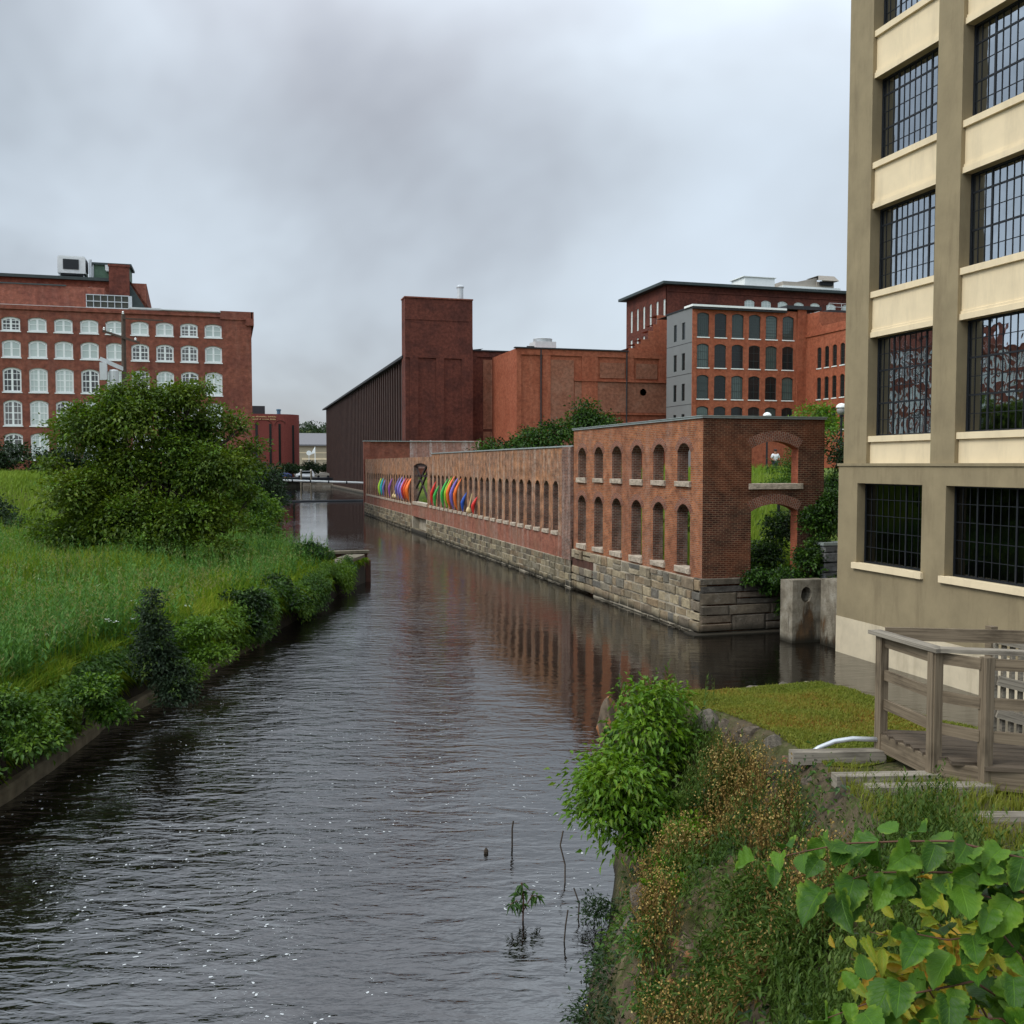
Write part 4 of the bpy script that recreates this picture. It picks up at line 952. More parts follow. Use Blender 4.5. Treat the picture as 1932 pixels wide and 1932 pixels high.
hu = thing('cooling_unit', 'squat round topped grey cooling unit on the orange hall roof', 'cooling unit', (45.7, 141, 22.9))
mb = MB(); mb.box((44.1,140,23.2),(47.4,143,24.3)); mb.build('casing', M['lightgrey'], hu)
mb = MB(); mb.lathe((45.75,141.5,24.3), [(1.4,0),(1.45,0.5),(1.3,0.6),(0.05,0.55)], 20); mb.build('fan_ring', M['metal'], hu, smooth=False)
mb = MB(); mb.tube([(43.0,140.5,22.9),(43.0,140.5,23.5),(44.1,140.5,23.5)], 0.12, 6); mb.build('pipe', M['black'], hu)

# ---------------------------------------------------------------- apartment mill on the right: grey stair side, six bays, returning wing
apt = thing('apartment_mill', 'orange brick apartment mill with tall dark windows and a grey clad side wall', 'building', (70, 122, 0))
GX = 60.75
us6 = [62.4+2.62*i for i in range(6)]
arow = [(23.35, 3.3, 0.26), (19.2, 3.25, 0.28), (14.95, 3.25, 0.28), (10.7, 3.25, 0.28)]
mb = MB(); aops = [(u, 1.78, vb, vb+h-r, r) for u in us6 for vb, h, r in arow]
facade(mb, fy(122), GX, 78.3, 2, lambda u: 27.35, aops, 0.3, ends=False)
for u in (60.75, 63.35, 65.97, 68.6, 71.2, 73.85, 76.4): mb.box((u+0.002, 121.86, 2), (u+0.75, 121.998, 26.9)) if u > 61 and False else None
mb.box((60.752, 121.85, 2), (61.35, 121.998, 27.2)); mb.box((76.9, 121.8, 2), (78.28, 121.998, 27.6))
mb.build('wall', M['brick_orange'], apt)
sops = [(117.4, 0), ]
su = [117.75-1.86*i*1.0 for i in range(6)]
sidey = [118.6-1.78*i for i in range(8)]
wops = [(y, 1.0, vb, vb+h-r, r) for y in sidey for vb, h, r in ((19.2,2.85,0.22),(14.95,3.0,0.22),(10.7,3.0,0.22))]
mb = MB(); facade(mb, fx(78.3), 104, 122, 2, lambda u: 24.9, wops, 0.3); mb.box((78.15,104,23.75),(78.298,121.8,24.0)); mb.quad((78.3,118,24.9),(78.3,122,24.9),(78.3,122,27.0),(78.3,120,27.0)); mb.box((78.5,119,24.9),(90,121.9,27.0)); mb.build('wing_wall', M['brick_orange'], apt)
mb = MB(); mb.box((60.5,121.4,27.35),(74.9,124,27.62)); mb.build('eave', M['white'], apt)
mb = MB(); mb.box((60.6,121.5,27.05),(75.0,121.99,27.34)); mb.box((74.9,121.5,27.6),(80.5,124,28.1)); mb.box((80.6,120,27.0),(90,123,27.5)); mb.box((61,122.2,27.3),(78,134,27.34)); mb.build('roof_edge', M['roof_black'], apt)
gops = [(y, 0.95, vb, vb+2.35, 0) for y in (124.6, 127.2) for vb in (23.2, 19.0, 14.8, 10.6)]
mb = MB(); facade(mb, fx(GX-0.003), 122.002, 130.0, 2, lambda u: 27.25, gops, 0.2, ends=False); mb.build('grey_side', M['grey_clad'], apt)
mb = MB()
for z in (22.6, 18.4, 14.2): mb.box((GX-0.02, 122.0, z-0.03), (GX-0.004, 130.0, z+0.03))
mb.box((GX-0.1,121.9,27.25),(GX+0.3,130.2,27.45)); mb.build('grey_joint', M['black'], apt)
for o in gops:
    steel_window(fx(GX), o[0]-0.475, o[0]+0.475, o[2], o[3], 0.1, 2, 2, (), (), apt, M['frame_dark'], M['pane_black'])
rnd = random.Random(9)
for k, (vb, h, r) in enumerate(arow):
    A = arch_window(1.78, h, r, M['frame_dark'], M['pane_green'], 6, 8 if k == 0 else 3, apt, fy(122), us6[0], vb, 0.12, bw=0.11, bar=0.035, mid=False, rail=(2,) if k == 0 else (1,), sill=M['white'])
    B = arch_window(1.78, h, r, M['frame_dark'], M['pane_black'], 2, 3, apt, fy(122), us6[1], vb, 0.12, bw=0.11, bar=0.035, mid=False, rail=(1,), sill=M['white'])
    for u in us6[2:]:
        src, s_u = (A, us6[0]) if (k == 0 or rnd.random() < 0.35) else (B, us6[1])
        c = src.copy(); COL.objects.link(c); c.parent = apt; l = list(src.location); l[0] += u-s_u; c.location = l
        for q in src.children:
            d = q.copy(); COL.objects.link(d); d.parent = c
for vb, h, r in ((19.2,2.85,0.22),(14.95,3.0,0.22),(10.7,3.0,0.22)):
    A = arch_window(1.0, h, r, M['frame_dark'], M['pane_black'], 2, 3, apt, fx(78.3), sidey[0], vb, 0.12, bw=0.08, bar=0.03, mid=False, rail=(1,), sill=M['white'])
    for y in sidey[1:]:
        c = A.copy(); COL.objects.link(c); c.parent = apt; l = list(A.location); l[1] += y-sidey[0]; c.location = l
        for q in A.children:
            d = q.copy(); COL.objects.link(d); d.parent = c
# big mill behind it
bm = thing('brick_mill', 'tallest dark red brick mill with overhanging dark green roof behind the apartments', 'building', (90, 150, 0))
bx = [85.35+3.18*i for i in range(7)]
bops = [(x, 1.9, 31.4, 33.55, 0.35) for x in bx]
mb = MB(); facade(mb, fy(150), 70.0, 125, 10, lambda u: 35.6, bops, 0.3); 
for k in range(4):
    o = (72.8+3.2*k, 1.9, 31.0, 33.4, 0.35); pts = [(o[0]-0.95, 31.0), (o[0]+0.95, 31.0)]+arch_pts(o)[::-1]; mb.quad(*[(u, 149.97, v) for u, v in pts])
mb.box((70.02,149.86,34.55),(125,149.998,34.75)); mb.build('wall', M['brick_tower'], bm)
sy = [150.9+2.75*i for i in range(6)]
bso = [(y, 0.85, 29.6, 33.3, 0.15) for y in sy]+[(y, 0.85, 24.5, 28.2, 0.15) for y in sy]
mb = MB(); facade(mb, fx(70.0), 150.002, 167, 10, lambda u: 35.6, bso, 0.3, ends=False); mb.build('side_wall', M['brick_tower'], bm)
mb = MB(); mb.box((68.9,148.9,35.6),(126,168.3,36.05)); mb.quad((68.9,148.9,36.05),(126,148.9,36.05),(126,158,37.0),(75,158,37.0)); mb.quad((68.9,148.9,36.05),(75,158,37.0),(68.9,168.3,36.05)); mb.build('roof', M['roof_dark'], bm)
A = arch_window(1.9, 2.5, 0.35, M['white'], M['pane_pale'], 3, 4, bm, fy(150), bx[0], 31.4, 0.12, bw=0.07, bar=0.04, mid=False)
for x in bx[1:]:
    c = A.copy(); COL.objects.link(c); c.parent = bm; l = list(A.location); l[0] += x-bx[0]; c.location = l
    for q in A.children: d = q.copy(); COL.objects.link(d); d.parent = c
A = None
for o in bso:
    if A is None: A = arch_window(0.85, o[3]+o[4]-o[2], 0.15, M['white'], M['pane_pale'], 2, 4, bm, fx(70.0), o[0], o[2], 0.1, bw=0.07, bar=0.04, mid=False); o0 = o
    else:
        c = A.copy(); COL.objects.link(c); c.parent = bm; l = list(A.location); l[1] += o[0]-o0[0]; l[2] += o[2]-o0[2]; c.location = l
        for q in A.children: d = q.copy(); COL.objects.link(d); d.parent = c
mb = MB(); mb.box((85.2,151.5,36.1),(91.0,156,38.0)); mb.box((84.9,151.3,38.0),(91.2,156.2,38.12)); tag(mb.build('rooftop_plant_room', M['white']), 'white plant room box on the roof of the tallest mill', 'plant room')
fan = thing('rooftop_air_handler', 'tan angular air handler with open hood on a white curb on the mill roof', 'air handler', (98, 152, 36))
mb = MB(); mb.box((92.5,151.3,36.2),(104,156,36.9)); mb.build('curb', M['white'], fan)
mb = MB(); mb.box((92.8,151.8,36.9),(99.5,155,37.7)); mb.quad((95.5,151.8,37.7),(99.5,151.8,38.6),(99.5,155,38.6),(95.5,155,37.7)); mb.quad((95.5,151.8,37.7),(99.5,151.8,37.7),(99.5,151.8,38.6))
mb.quad((99.0,150.6,38.0),(103.2,150.6,38.0),(102.6,151.2,38.9),(99.4,151.2,38.9)); mb.quad((99.4,151.2,38.9),(102.6,151.2,38.9),(102.6,155,38.9),(99.4,155,38.9)); mb.quad((103.2,150.6,38.0),(103.2,155,38.0),(102.6,155,38.9),(102.6,151.2,38.9)); mb.box((99.4,151.6,36.9),(102.8,155,37.9)); mb.build('duct', M['tan'], fan)
mb = MB(); mb.box((99.9,151.2,37.3),(102.4,151.59,37.95)); mb.build('intake', M['black'], fan)
rl = thing('roof_railing', 'thin pale pipe railing on the apartment mill roof', 'railing', (84, 121, 27.5))
mb = MB()
for z in (28.0, 28.5): mb.tube([(81,120.5,z),(89,120.5,z)], 0.03, 5)
for x in (81,83,85,87,89): mb.tube([(x,120.5,27.5),(x,120.5,28.5)], 0.03, 5)
mb.build('rail', M['lightgrey'], rl)

# ================================================================ far end of the canal
red = thing('office_block', 'distant dark red office block with rounded corner, slit windows and gold lettering', 'building', (12, 290, 2.3))
mb = MB(); pts = [(-14,290),(14.8,290)]+[(14.8+5.5*sin(a), 290+5.5*(1-cos(a))) for a in np.linspace(0.15, pi/2, 8)]+[(20.3,312)]
L_ = 0
for (a, b), (c, d) in zip(pts, pts[1:]):
    l = sqrt((c-a)**2+(d-b)**2); mb.quad((a,b,5.0),(c,d,5.0),(c,d,20.4),(a,b,20.4), uv=((L_,5),(L_+l,5),(L_+l,20.4),(L_,20.4))); L_ += l
mb.box((-14,291.5,2.3),(18.5,310,5.0)); mb.box((-14,289.6,4.4),(17,291.4,5.0))
mb.quad(*[(a, b, 20.4) for a, b in pts+[(-14,312)]]); mb.build('wall', M['brick_far'], red)
for x in (7.99, 11.82, 14.4, -1.5, 3.0):
    mb = MB(); mb.box((x-0.33, 289.9, 5.1), (x+0.33, 289.997, 17.6)); mb.build('slit_window', M['pane_black'], red)
mb = MB(); mb.box((17.95,291.0,5.1),(18.55,291.5,17.3)); mb.build('slit_window', M['pane_black'], red)
for xc in (9.9, 16.4):
    mb = MB(); r_ = [(xc+2.4*cos(a), 289.92, 17.2+1.6*sin(a)) for a in np.linspace(pi, 0, 11)] if xc < 12 else [(14.6+1.6*cos(a), 289.92, 17.2+1.4*sin(a)) for a in np.linspace(pi, 0.4, 9)]
    mb.tube(r_, 0.1, 4); mb.build('arch_moulding', M['brick_tower'], red)
rr = random.Random(2)
for z, x0, words in ((19.55, 6.6, (4, 13, 10)), (18.85, 6.9, (7, 2, 8, 7))):
    x = x0
    for w in words:
        mb = MB()
        for k in range(w):
            h = rr.choice((0.26, 0.26, 0.38)); mb.box((x, 289.85, z-0.13), (x+0.16, 289.99, z-0.13+h)); x += 0.235
        x += 0.3; mb.build('lettering', M['gold'], red)
mb = MB(); mb.box((6.0,296,20.4),(10.6,302,23.0)); tag(mb.build('rooftop_plant_room', M['roof_black']), 'dark plant room on the roof of the distant red office block', 'plant room')
mb = MB(); mb.lathe((14.7,300,20.4), [(0.55,0),(0.55,1.4),(0.7,1.5),(0.7,1.9),(0.1,2.0)], 10); tag(mb.build('vent_stack', plain('blue_metal', (0.07,0.15,0.22), 0.5)), 'small blue vent stack on the distant red office block', 'vent stack')
mb = MB(); mb.box((13.6,285.0,2.31),(15.9,287,5.0)); mb.box((13.4,284.8,5.0),(16.1,287.2,5.2)); tag(mb.build('kiosk', plain('orange_paint', (0.55,0.22,0.05), 0.6)), 'small orange kiosk beside the parked cars at the far canal end', 'kiosk')
bei = thing('beige_building', 'far beige building with a grey roof beyond the trees', 'building', (36, 450, 2.3))
mb = MB(); mb.box((28,450,2.3),(75,480,14.4)); mb.build('wall', plain('beige_wall', (0.42,0.35,0.24), 0.8), bei)
mb = MB(); mb.quad((27,449,14.6),(76,449,14.6),(76,470,20.6),(27,470,20.6)); mb.box((26.9,448.8,14.3),(76,449.0,14.9)); mb.build('roof', plain('grey_roof', (0.17,0.165,0.17), 0.8), bei)
mb = MB(); mb.box((28,449.9,11.0),(75,449.99,11.4)); mb.box((32,449.8,8.0),(50,449.99,8.8)); mb.build('band', M['cream'], bei)
fl = thing('flagpole', 'white flagpole with a pale flag in front of the beige building', 'flagpole', (33.6, 400, 2.3))
mb = MB(); mb.tube([(33.6,400,2.3),(33.6,400,13.0)], 0.16, 6); mb.build('pole', M['white'], fl)
mb = MB(); mb.quad((33.6,400,10.5),(31.8,400.2,9.8),(32.9,400.1,12.0),(33.6,400,13.0)); mb.quad((33.6,400.06,10.5),(31.8,400.26,9.8),(32.9,400.16,12.0),(33.6,400.06,13.0)); mb.build('flag', M['white'], fl)
sgn = thing('round_sign', 'white round sign on a post in front of the beige building', 'sign', (31.2, 400, 2.3))
mb = MB(); mb.tube([(31.2,400,2.3),(31.2,400,9.5)], 0.15, 6); mb.build('post', M['lightgrey'], sgn)
mb = MB(); mb.tube([(31.2,399.8,10.5),(31.2,400.1,10.5)], 1.0, 14); mb.build('disc', M['white'], sgn)
# canal end wall
mb = MB(); mb.box((-60,265.6,-1),(95,266.6,1.6)); mb.build('x', M['rust']) if False else None
ew = thing('canal_end_wall', 'dark timbered quay wall with pale stone blocks across the far end of the canal', 'quay wall', (15, 266, 0))
mb.build('wall', M['mudwall'], ew)
mb = MB(); mb.box((-60,264.8,1.6),(95,266.9,2.45)); mb.build('quay_deck', M['black'], ew)
mb = MB(); stone_blocks(mb, fy(265.3), 19, 30, [-0.2, 0.5, 1.1], 1.2, 2.6, 0.1, seed=2); mb.build('pale_blocks', M['sill'], ew)
for x in (20.6, 23.2):
    b_ = thing('bollard_post', 'stubby grey post on the far quay, '+('nearer the white van' if x > 22 else 'nearer the blue car'), 'post', (x-2.2, 262.5, 2))
    mb = MB(); mb.tube([(x-2.2,262.5,-0.5),(x-2.2,262.5,4.3)], 0.24, 8); mb.build('shaft', M['concrete'], b_)
    mb = MB(); mb.lathe((x-2.2,262.5,4.3), [(0.3,0),(0.3,0.25),(0.1,0.4)], 8); mb.build('cap', M['concrete_pale'], b_)
# pipe across the canal
pp = thing('canal_pipe', 'thin white jointed pipe spanning the canal at the end of the low wall', 'pipe', (10, 120, 3.9))
for i in range(6):
    a = (16.0-2.15*i, 120.6+0.25*i, 3.72+0.075*i); c = (16.0-2.15*(i+1)+0.12, 120.6+0.25*(i+1), 3.72+0.075*(i+1))
    mb = MB(); mb.tube([a, c], 0.13, 8); mb.build('pipe_length', M['white'], pp)
mb = MB()
for i in range(1, 6): mb.tube([(16.0-2.15*i-0.02, 120.6+0.25*i, 3.72+0.075*i), (16.0-2.15*i+0.14, 120.6+0.25*i, 3.72+0.075*i)], 0.17, 8)
mb.build('joint', M['black'], pp)
mb = MB(); mb.tube([(4.5,158,0.02),(12,160,0.04),(20,161,0.04),(27,160.5,0.02)], 0.22, 8); tag(mb.build('floating_boom', M['black']), 'dark floating boom lying across the far water', 'boom')

# parked cars
def car(x, y, z, col, label, L_=4.4, h=1.45, van=False, rz=0):
    m = plain('car_paint_'+label.split()[0], col, 0.3, 0.03, 1, spec=0.6)
    r = thing('parked_car', label, 'van' if van else 'car', (x, y, z), 'cars parked at the far end of the canal')
    w = 0.9; g = 0.28
    prof = [(-L_/2,g),(-L_/2,0.75),(-L_/2+0.1,0.92),(-L_/2+0.9,0.98),(-L_/2+1.7,h),(L_/2-1.3,h),(L_/2-0.25,1.0),(L_/2,0.85),(L_/2,g)] if not van else [(-L_/2,g),(-L_/2,0.9),(-L_/2+0.15,1.05),(-L_/2+0.7,1.12),(-L_/2+1.4,h),(L_/2-0.35,h),(L_/2,1.1),(L_/2,g)]
    mb = MB(); n = len(prof)
    for s in (-1, 1):
        mb.quad(*[(x+a, y+s*(w if b < 1.05 else w*0.85), z+b) for a, b in prof])
    for (a, b), (c, d) in zip(prof, prof[1:]+prof[:1]):
        f = lambda v: w if v < 1.05 else w*0.85
        mb.quad((x+a,y-f(b),z+b),(x+c,y-f(d),z+d),(x+c,y+f(d),z+d),(x+a,y+f(b),z+b))
    mb.build('body', m, r)
    mb = MB(); wz0, wz1 = 1.02 if not van else 1.15, h-0.1
    xa = -L_/2+(1.25 if not van else 1.0); xb = L_/2-(0.85 if not van else 0.5)
    for s in (-1, 1): mb.quad((x+xa,y+s*(w*0.935),z+wz0),(x+xb,y+s*(w*0.935),z+wz0),(x+xb-0.4,y+s*(w*0.88),z+wz1),(x+xa+0.5,y+s*(w*0.88),z+wz1))
    mb.build('window', M['pane_black'], r)
    for a in (-L_/2+0.85, L_/2-0.85):
        for s in (-1, 1):
            mb = MB(); mb.tube([(x+a,y+s*(w-0.2),z+0.32),(x+a,y+s*(w+0.01),z+0.32)], 0.32, 12); mb.build('wheel', M['black'], r)
car(20.3, 274.5, 2.33, (0.75,0.76,0.77), 'white van parked on the far quay', 4.9, 1.85, True)
car(14.6, 276.5, 2.33, (0.03,0.045,0.16), 'dark blue car parked on the far quay', 4.4)
car(9.6, 276.5, 2.33, (0.06,0.05,0.05), 'blackish car parked left of the dark blue car', 4.4)
car(25.2, 274.8, 2.33, (0.32,0.29,0.24), 'tan car half hidden by the brown shed', 4.3)

# ================================================================ left canal wall, pier
lw = thing('canal_retaining_wall', 'dark mossy stone retaining wall along the weedy left bank', 'retaining wall', (-2, 25, 0))
mb = MB(); yy = np.linspace(2, 50.2, 130)
pr_ = []
for y in yy:
    x = float(left_edge(y)); tx = 0.33; n_ = (0.95, -0.31)
    q = vnoise(x, y, 0.9, 41); q2 = vnoise(x, y, 2.7, 42)
    o0 = 0.10*(q-0.5)+0.06*(q2-0.5); top = 1.22+0.16*(q2-0.5)
    pr_.append([(x+n_[0]*(0.0+o0), y+n_[1]*(0.0+o0), -0.8), (x+n_[0]*o0, y+n_[1]*o0, 0.30), (x+n_[0]*(o0*0.7-0.03), y+n_[1]*(o0*0.7), 0.75), (x+n_[0]*(o0-0.06), y+n_[1]*o0, top), (x-0.6, y+0.2, top+0.05), (x-0.62, y+0.2, -0.8)])
for a, b_ in zip(pr_, pr_[1:]):
    for k in range(5): mb.quad(a[k], b_[k], b_[k+1], a[k+1])
mb.quad(*pr_[-1]); mb.build('wall', M['mudwall'], lw)
mb = MB(); pl = []
for y in np.linspace(2, 34, 100):
    x = float(left_edge(y)); q = 0.13*(vnoise(x, y, 1.3, 43)-0.5); h = 0.26+0.05*(vnoise(x, y, 0.6, 44)-0.5)
    pl.append([(x-0.1, y, -0.8), (x+0.23+q, y-0.08, -0.8), (x+0.20+q, y-0.07, h-0.05), (x+0.15+q*0.7, y-0.06, h), (x-0.1, y, h+0.04)])
for a, b_ in zip(pl, pl[1:]):
    for k in range(4): mb.quad(a[k], b_[k], b_[k+1], a[k+1])
mb.quad(*pl[0]); mb.quad(*pl[-1]); mb.build('ledge', M['ledge'], lw)
mb = MB(); r = random.Random(3); y = 43.8
while y < 50.0:
    y2 = min(y+r.uniform(1.0, 1.9), 50.2); xa, xb = float(left_edge(y)), float(left_edge(y2)); z = 1.42+r.uniform(-0.02, 0.02)
    P = [(xa+0.06, y), (xb+0.06, y2-0.03), (xb-0.85, y2+0.2), (xa-0.85, y+0.23)]
    mb.quad(*[(a, b_, z) for a, b_ in P]); 
    for (a, b_), (c, d) in zip(P, P[1:]+P[:1]): mb.quad((a,b_,1.15),(c,d,1.15),(c,d,z),(a,b_,z))
    y = y2
mb.build('coping_slab', M['ledge'], lw)
bk = thing('sluice_bulkhead', 'rusty dark steel bulkhead closing the end of the left bank pier', 'bulkhead', (6, 51.5, 0))
mb = MB(); mb.box((4.6,51.3,-0.8),(6.95,51.45,1.36)); mb.box((6.7,50.0,-0.8),(6.95,51.299,1.1)); mb.build('plate', M['rust'], bk)
mb = MB(); mb.box((4.5,51.15,1.36),(7.05,51.6,1.50)); mb.build('cap_beam', M['ledge'], bk)
mb = MB()
for x in (4.9,5.6,6.3): mb.box((x,51.16,-0.8),(x+0.14,51.29,1.355))
mb.build('rib', M['rustbeam'], bk)

# ================================================================ vegetation
def np_mesh(name, V, F, mats, parent=None, loc=None, midx=None, UV=None):
    """one mesh from arrays; F is an (n,3) or (n,4) array"""
    O = ORG.get(parent.name, Vector((0,0,0))) if parent else Vector((0,0,0)); Lc = Vector(loc) if loc is not None else O
    V = np.asarray(V, np.float64)-np.array(Lc); F = np.asarray(F, np.int32); k = F.shape[1]
    me = bpy.data.meshes.new(name); me.vertices.add(len(V)); me.vertices.foreach_set('co', V.astype(np.float32).ravel())
    me.loops.add(F.size); me.loops.foreach_set('vertex_index', F.ravel()); me.polygons.add(len(F))
    me.polygons.foreach_set('loop_start', np.arange(0, F.size, k, dtype=np.int32)); me.polygons.foreach_set('loop_total', np.full(len(F), k, np.int32))
    for m in (mats if isinstance(mats, (list, tuple)) else [mats]): me.materials.append(m)
    if midx is not None: me.polygons.foreach_set('material_index', np.asarray(midx, np.int32))
    if UV is not None:
        l = me.uv_layers.new(name='UVMap'); l.data.foreach_set('uv', np.asarray(UV, np.float32).ravel())
    me.update(calc_edges=True); me.validate()
    o = bpy.data.objects.new(name, me); COL.objects.link(o)
    if parent: o.parent = parent; o.location = Lc-O
    else: o.location = Lc
    ORG[o.name] = Lc; return o
def unit(a): return a/np.maximum(np.linalg.norm(a, axis=1, keepdims=True), 1e-9)
def leaves(P, D, N_, L, Wd, fold=0.25, droop=0.0):
    """folded four-point leaves: base P, direction D, facing N_"""
    n = len(P); D = unit(D); S = unit(np.cross(D, N_)); N_ = np.cross(S, D)
    L = L[:, None]; Wd = Wd[:, None]
    tip = P+D*L-np.array([[0,0,1]])*L*droop; mid = P+D*L*0.42
    l = mid+S*Wd*0.5+N_*Wd*fold; r = mid-S*Wd*0.5+N_*Wd*fold
    V = np.stack([P, l, tip, r], 1).reshape(-1, 3); b = np.arange(n)*4
    F = np.concatenate([np.stack([b, b+1, b+2], 1), np.stack([b, b+2, b+3], 1)]); return V, F
def cat_mesh(parts):
    Vs, Fs, o, mi = [], [], 0, []
    for k, (V, F) in enumerate(parts): Vs.append(V); Fs.append(F+o); o += len(V); mi += [k]*len(F)
    return np.concatenate(Vs), np.concatenate(Fs), np.array(mi)
def blob_clumps(rng, blobs, n, shell=0.55, low=-0.6):
    """clump centres spread through ellipsoids (x,y,z,rx,ry,rz[,weight]), mostly towards their surface"""
    w = np.array([b[3]*b[4]+b[4]*b[5]+b[3]*b[5] for b in blobs]); w = w/w.sum()
    idx = rng.choice(len(blobs), n, p=w); B = np.array([b[:6] for b in blobs])[idx]
    d = unit(rng.normal(size=(n, 3))); d[:, 2] = np.where(d[:, 2] < low, -d[:, 2], d[:, 2]); r = shell+(1-shell)*rng.random(n)**0.7
    r = r*(1+0.13*rng.normal(size=n))
    return B[:, :3]+d*B[:, 3:]*r[:, None], d
def crown(rng, blobs, nclump, per, cr, L, aspect, up=0.35, droop=0.15, shell=0.55, flat=0.7):
    C, dn = blob_clumps(rng, blobs, nclump, shell)
    C = np.repeat(C, per, 0); dn = np.repeat(dn, per, 0); n = len(C)
    off = rng.normal(size=(n, 3))*cr; off[:, 2] *= flat
    D = unit(dn*0.5+unit(off)*0.8+rng.normal(size=(n, 3))*0.45); D[:, 2] -= droop
    Nn = unit(np.array([[0,0,1.0]])*up*2+dn*0.7+rng.normal(size=(n, 3))*0.45)
    l = L*(0.65+0.7*rng.random(n))
    return leaves(C+off, D, Nn, l, l*aspect, droop=droop)
def limbs(mb, base, blobs, r0, rng, n_sub=3):
    base = np.array(base, float)
    for b in blobs:
        c = np.array(b[:3]); q = c-base
        p1 = base+q*0.35+np.array([q[0]*-0.1, q[1]*-0.1, abs(q[2])*0.12]); p2 = base+q*0.7+rng.normal(size=3)*0.08*np.linalg.norm(q)
        mb.tube([base, p1, p2, c], [r0, r0*0.75, r0*0.5, r0*0.3], 6)
        for k in range(n_sub):
            e = c+unit(rng.normal(size=(1, 3)))[0]*np.array(b[3:6])*0.8
            mb.tube([p2 if k % 2 else c, (c+e)/2+rng.normal(size=3)*0.1, e], [r0*0.3, r0*0.2, r0*0.08], 5, cap=False)
def plant(name, label, cat, base, blobs, leafm, nclump, per, cr, L, aspect=0.5, trunk=0.1, barkm=None, seed=0, group=None, crownname='foliage', tips=None, shell=0.55, trunkname='stem', droop=0.15, n_sub=3, lobes=4, flat=0.6):
    rng = np.random.default_rng(seed+100); t = thing(name, label, cat, base, group); solid = blobs; bl_ = []
    for b in blobs:        # break each mass into uneven lobes
        for k in range(lobes):
            d = unit(rng.normal(size=(1, 3)))[0]; d[2] = abs(d[2])*0.9-0.25; f = rng.uniform(0.42, 0.68) if lobes < 6 else rng.uniform(0.30, 0.56)
            bl_.append((b[0]+d[0]*b[3]*0.62, b[1]+d[1]*b[4]*0.62, b[2]+d[2]*b[5]*0.62, b[3]*f, b[4]*f, b[5]*f*0.85))
    blobs = bl_ if lobes else blobs
    V, F = crown(rng, blobs, nclump, per, cr, L, aspect, shell=shell, droop=droop, flat=flat)
    mats = [leafm]; mi = None
    if tips:
        # new growth in another colour at the upper outside of the plant
        V2, F2 = crown(rng, [(b[0], b[1], b[2]+b[5]*0.25, b[3]*1.02, b[4]*1.02, b[5]*0.85) for b in blobs], tips[1], per, cr*0.8, L*0.9, aspect, shell=0.93, droop=droop, flat=flat)
        V, F, mi = cat_mesh([(V, F), (V2, F2)]); mats = [leafm, tips[0]]
    np_mesh(crownname, V, F, mats, t, midx=mi)
    mb = MB()
    top = np.mean([b[:3] for b in blobs], axis=0); fork = np.array(base)+(top-np.array(base))*0.3; fork[:2] = np.array(base)[:2]*0.8+top[:2]*0.2
    mb.tube([(base[0], base[1], base[2]-0.3), tuple(fork)], [trunk*1.25, trunk], 8)
    limbs(mb, fork, solid, trunk*0.6, rng, n_sub); mb.build(trunkname, barkm or M['bark'], t, smooth=True)
    return t

# the big tree
plant('tree', 'big spreading round crowned tree standing in weeds on the left bank', 'tree', (-2.9, 44.3, 1.4),
      [(-3.3,44,7.7,1.8,1.6,1.9),(-1.2,44.2,7.2,1.6,1.5,1.8),(-5.1,44.3,6.9,1.8,1.6,1.8),(-3.1,43.2,5.4,2.6,1.9,2.1),(-0.3,44,5.5,1.7,1.7,1.7),(-6.2,44,4.5,1.6,1.7,1.8),(-5.3,43.5,3.1,1.9,1.6,1.5),(-0.4,43.8,3.5,1.8,1.6,1.7),(-2.7,43,3.4,2.4,1.7,1.8),(-2.0,42.6,2.5,2.1,1.4,1.0),(0.45,44.6,5.9,0.9,0.9,0.9),(-1.7,44,8.5,0.9,0.8,0.9),(-4.2,44,8.6,0.9,0.8,0.8),(-6.6,43.6,3.0,1.0,1.2,1.2),(-3.4,44,9.45,0.32,0.35,0.38),(-1.0,44,9.25,0.3,0.35,0.34),(1.05,44.3,6.7,0.4,0.4,0.4),(-7.0,44,5.9,0.42,0.4,0.42),(-5.8,44,8.1,0.42,0.4,0.45),(0.55,44,7.6,0.42,0.4,0.42),(0.9,44.2,4.6,0.5,0.5,0.5)],
      M['lf_tree'], 3300, 20, 0.25, 0.17, 0.55, 0.20, seed=1, crownname='crown', trunkname='trunk', tips=(M['lf_bright'], 420), shell=0.55, lobes=4)
plant('shrub', 'bright green bushy shrub right of the big tree by the canal', 'shrub', (1.2, 56, 1.4), [(1.0,56,4.0,1.3,1.3,1.3),(2.0,56.5,3.2,0.95,1.2,1.2),(0.9,55,2.6,1.3,1.2,1.0),(2.1,55.5,2.0,0.85,1,0.8)], M['lf_bright'], 420, 18, 0.25, 0.18, 0.5, 0.09, seed=2, tips=(M['lf_mid'], 160))
plant('shrub', 'dark green shrub behind the bright one at the far left canal edge', 'shrub', (2.2, 66, 1.4), [(1.9,66,5.0,1.4,1.5,1.6),(2.9,66,3.2,0.8,1.4,1.5),(0.6,68,6.0,1.4,1.6,1.4)], M['lf_dark'], 380, 16, 0.3, 0.20, 0.5, 0.1, seed=3)
plant('shrub', 'dark green shrub under the far right corner of the left mill', 'shrub', (2.6, 90, 3), [(1.6,90,4.2,2.4,2,2.4),(3.6,92,2.6,1.2,2,1.6)], M['lf_dark'], 260, 14, 0.4, 0.28, 0.5, 0.1, seed=31)
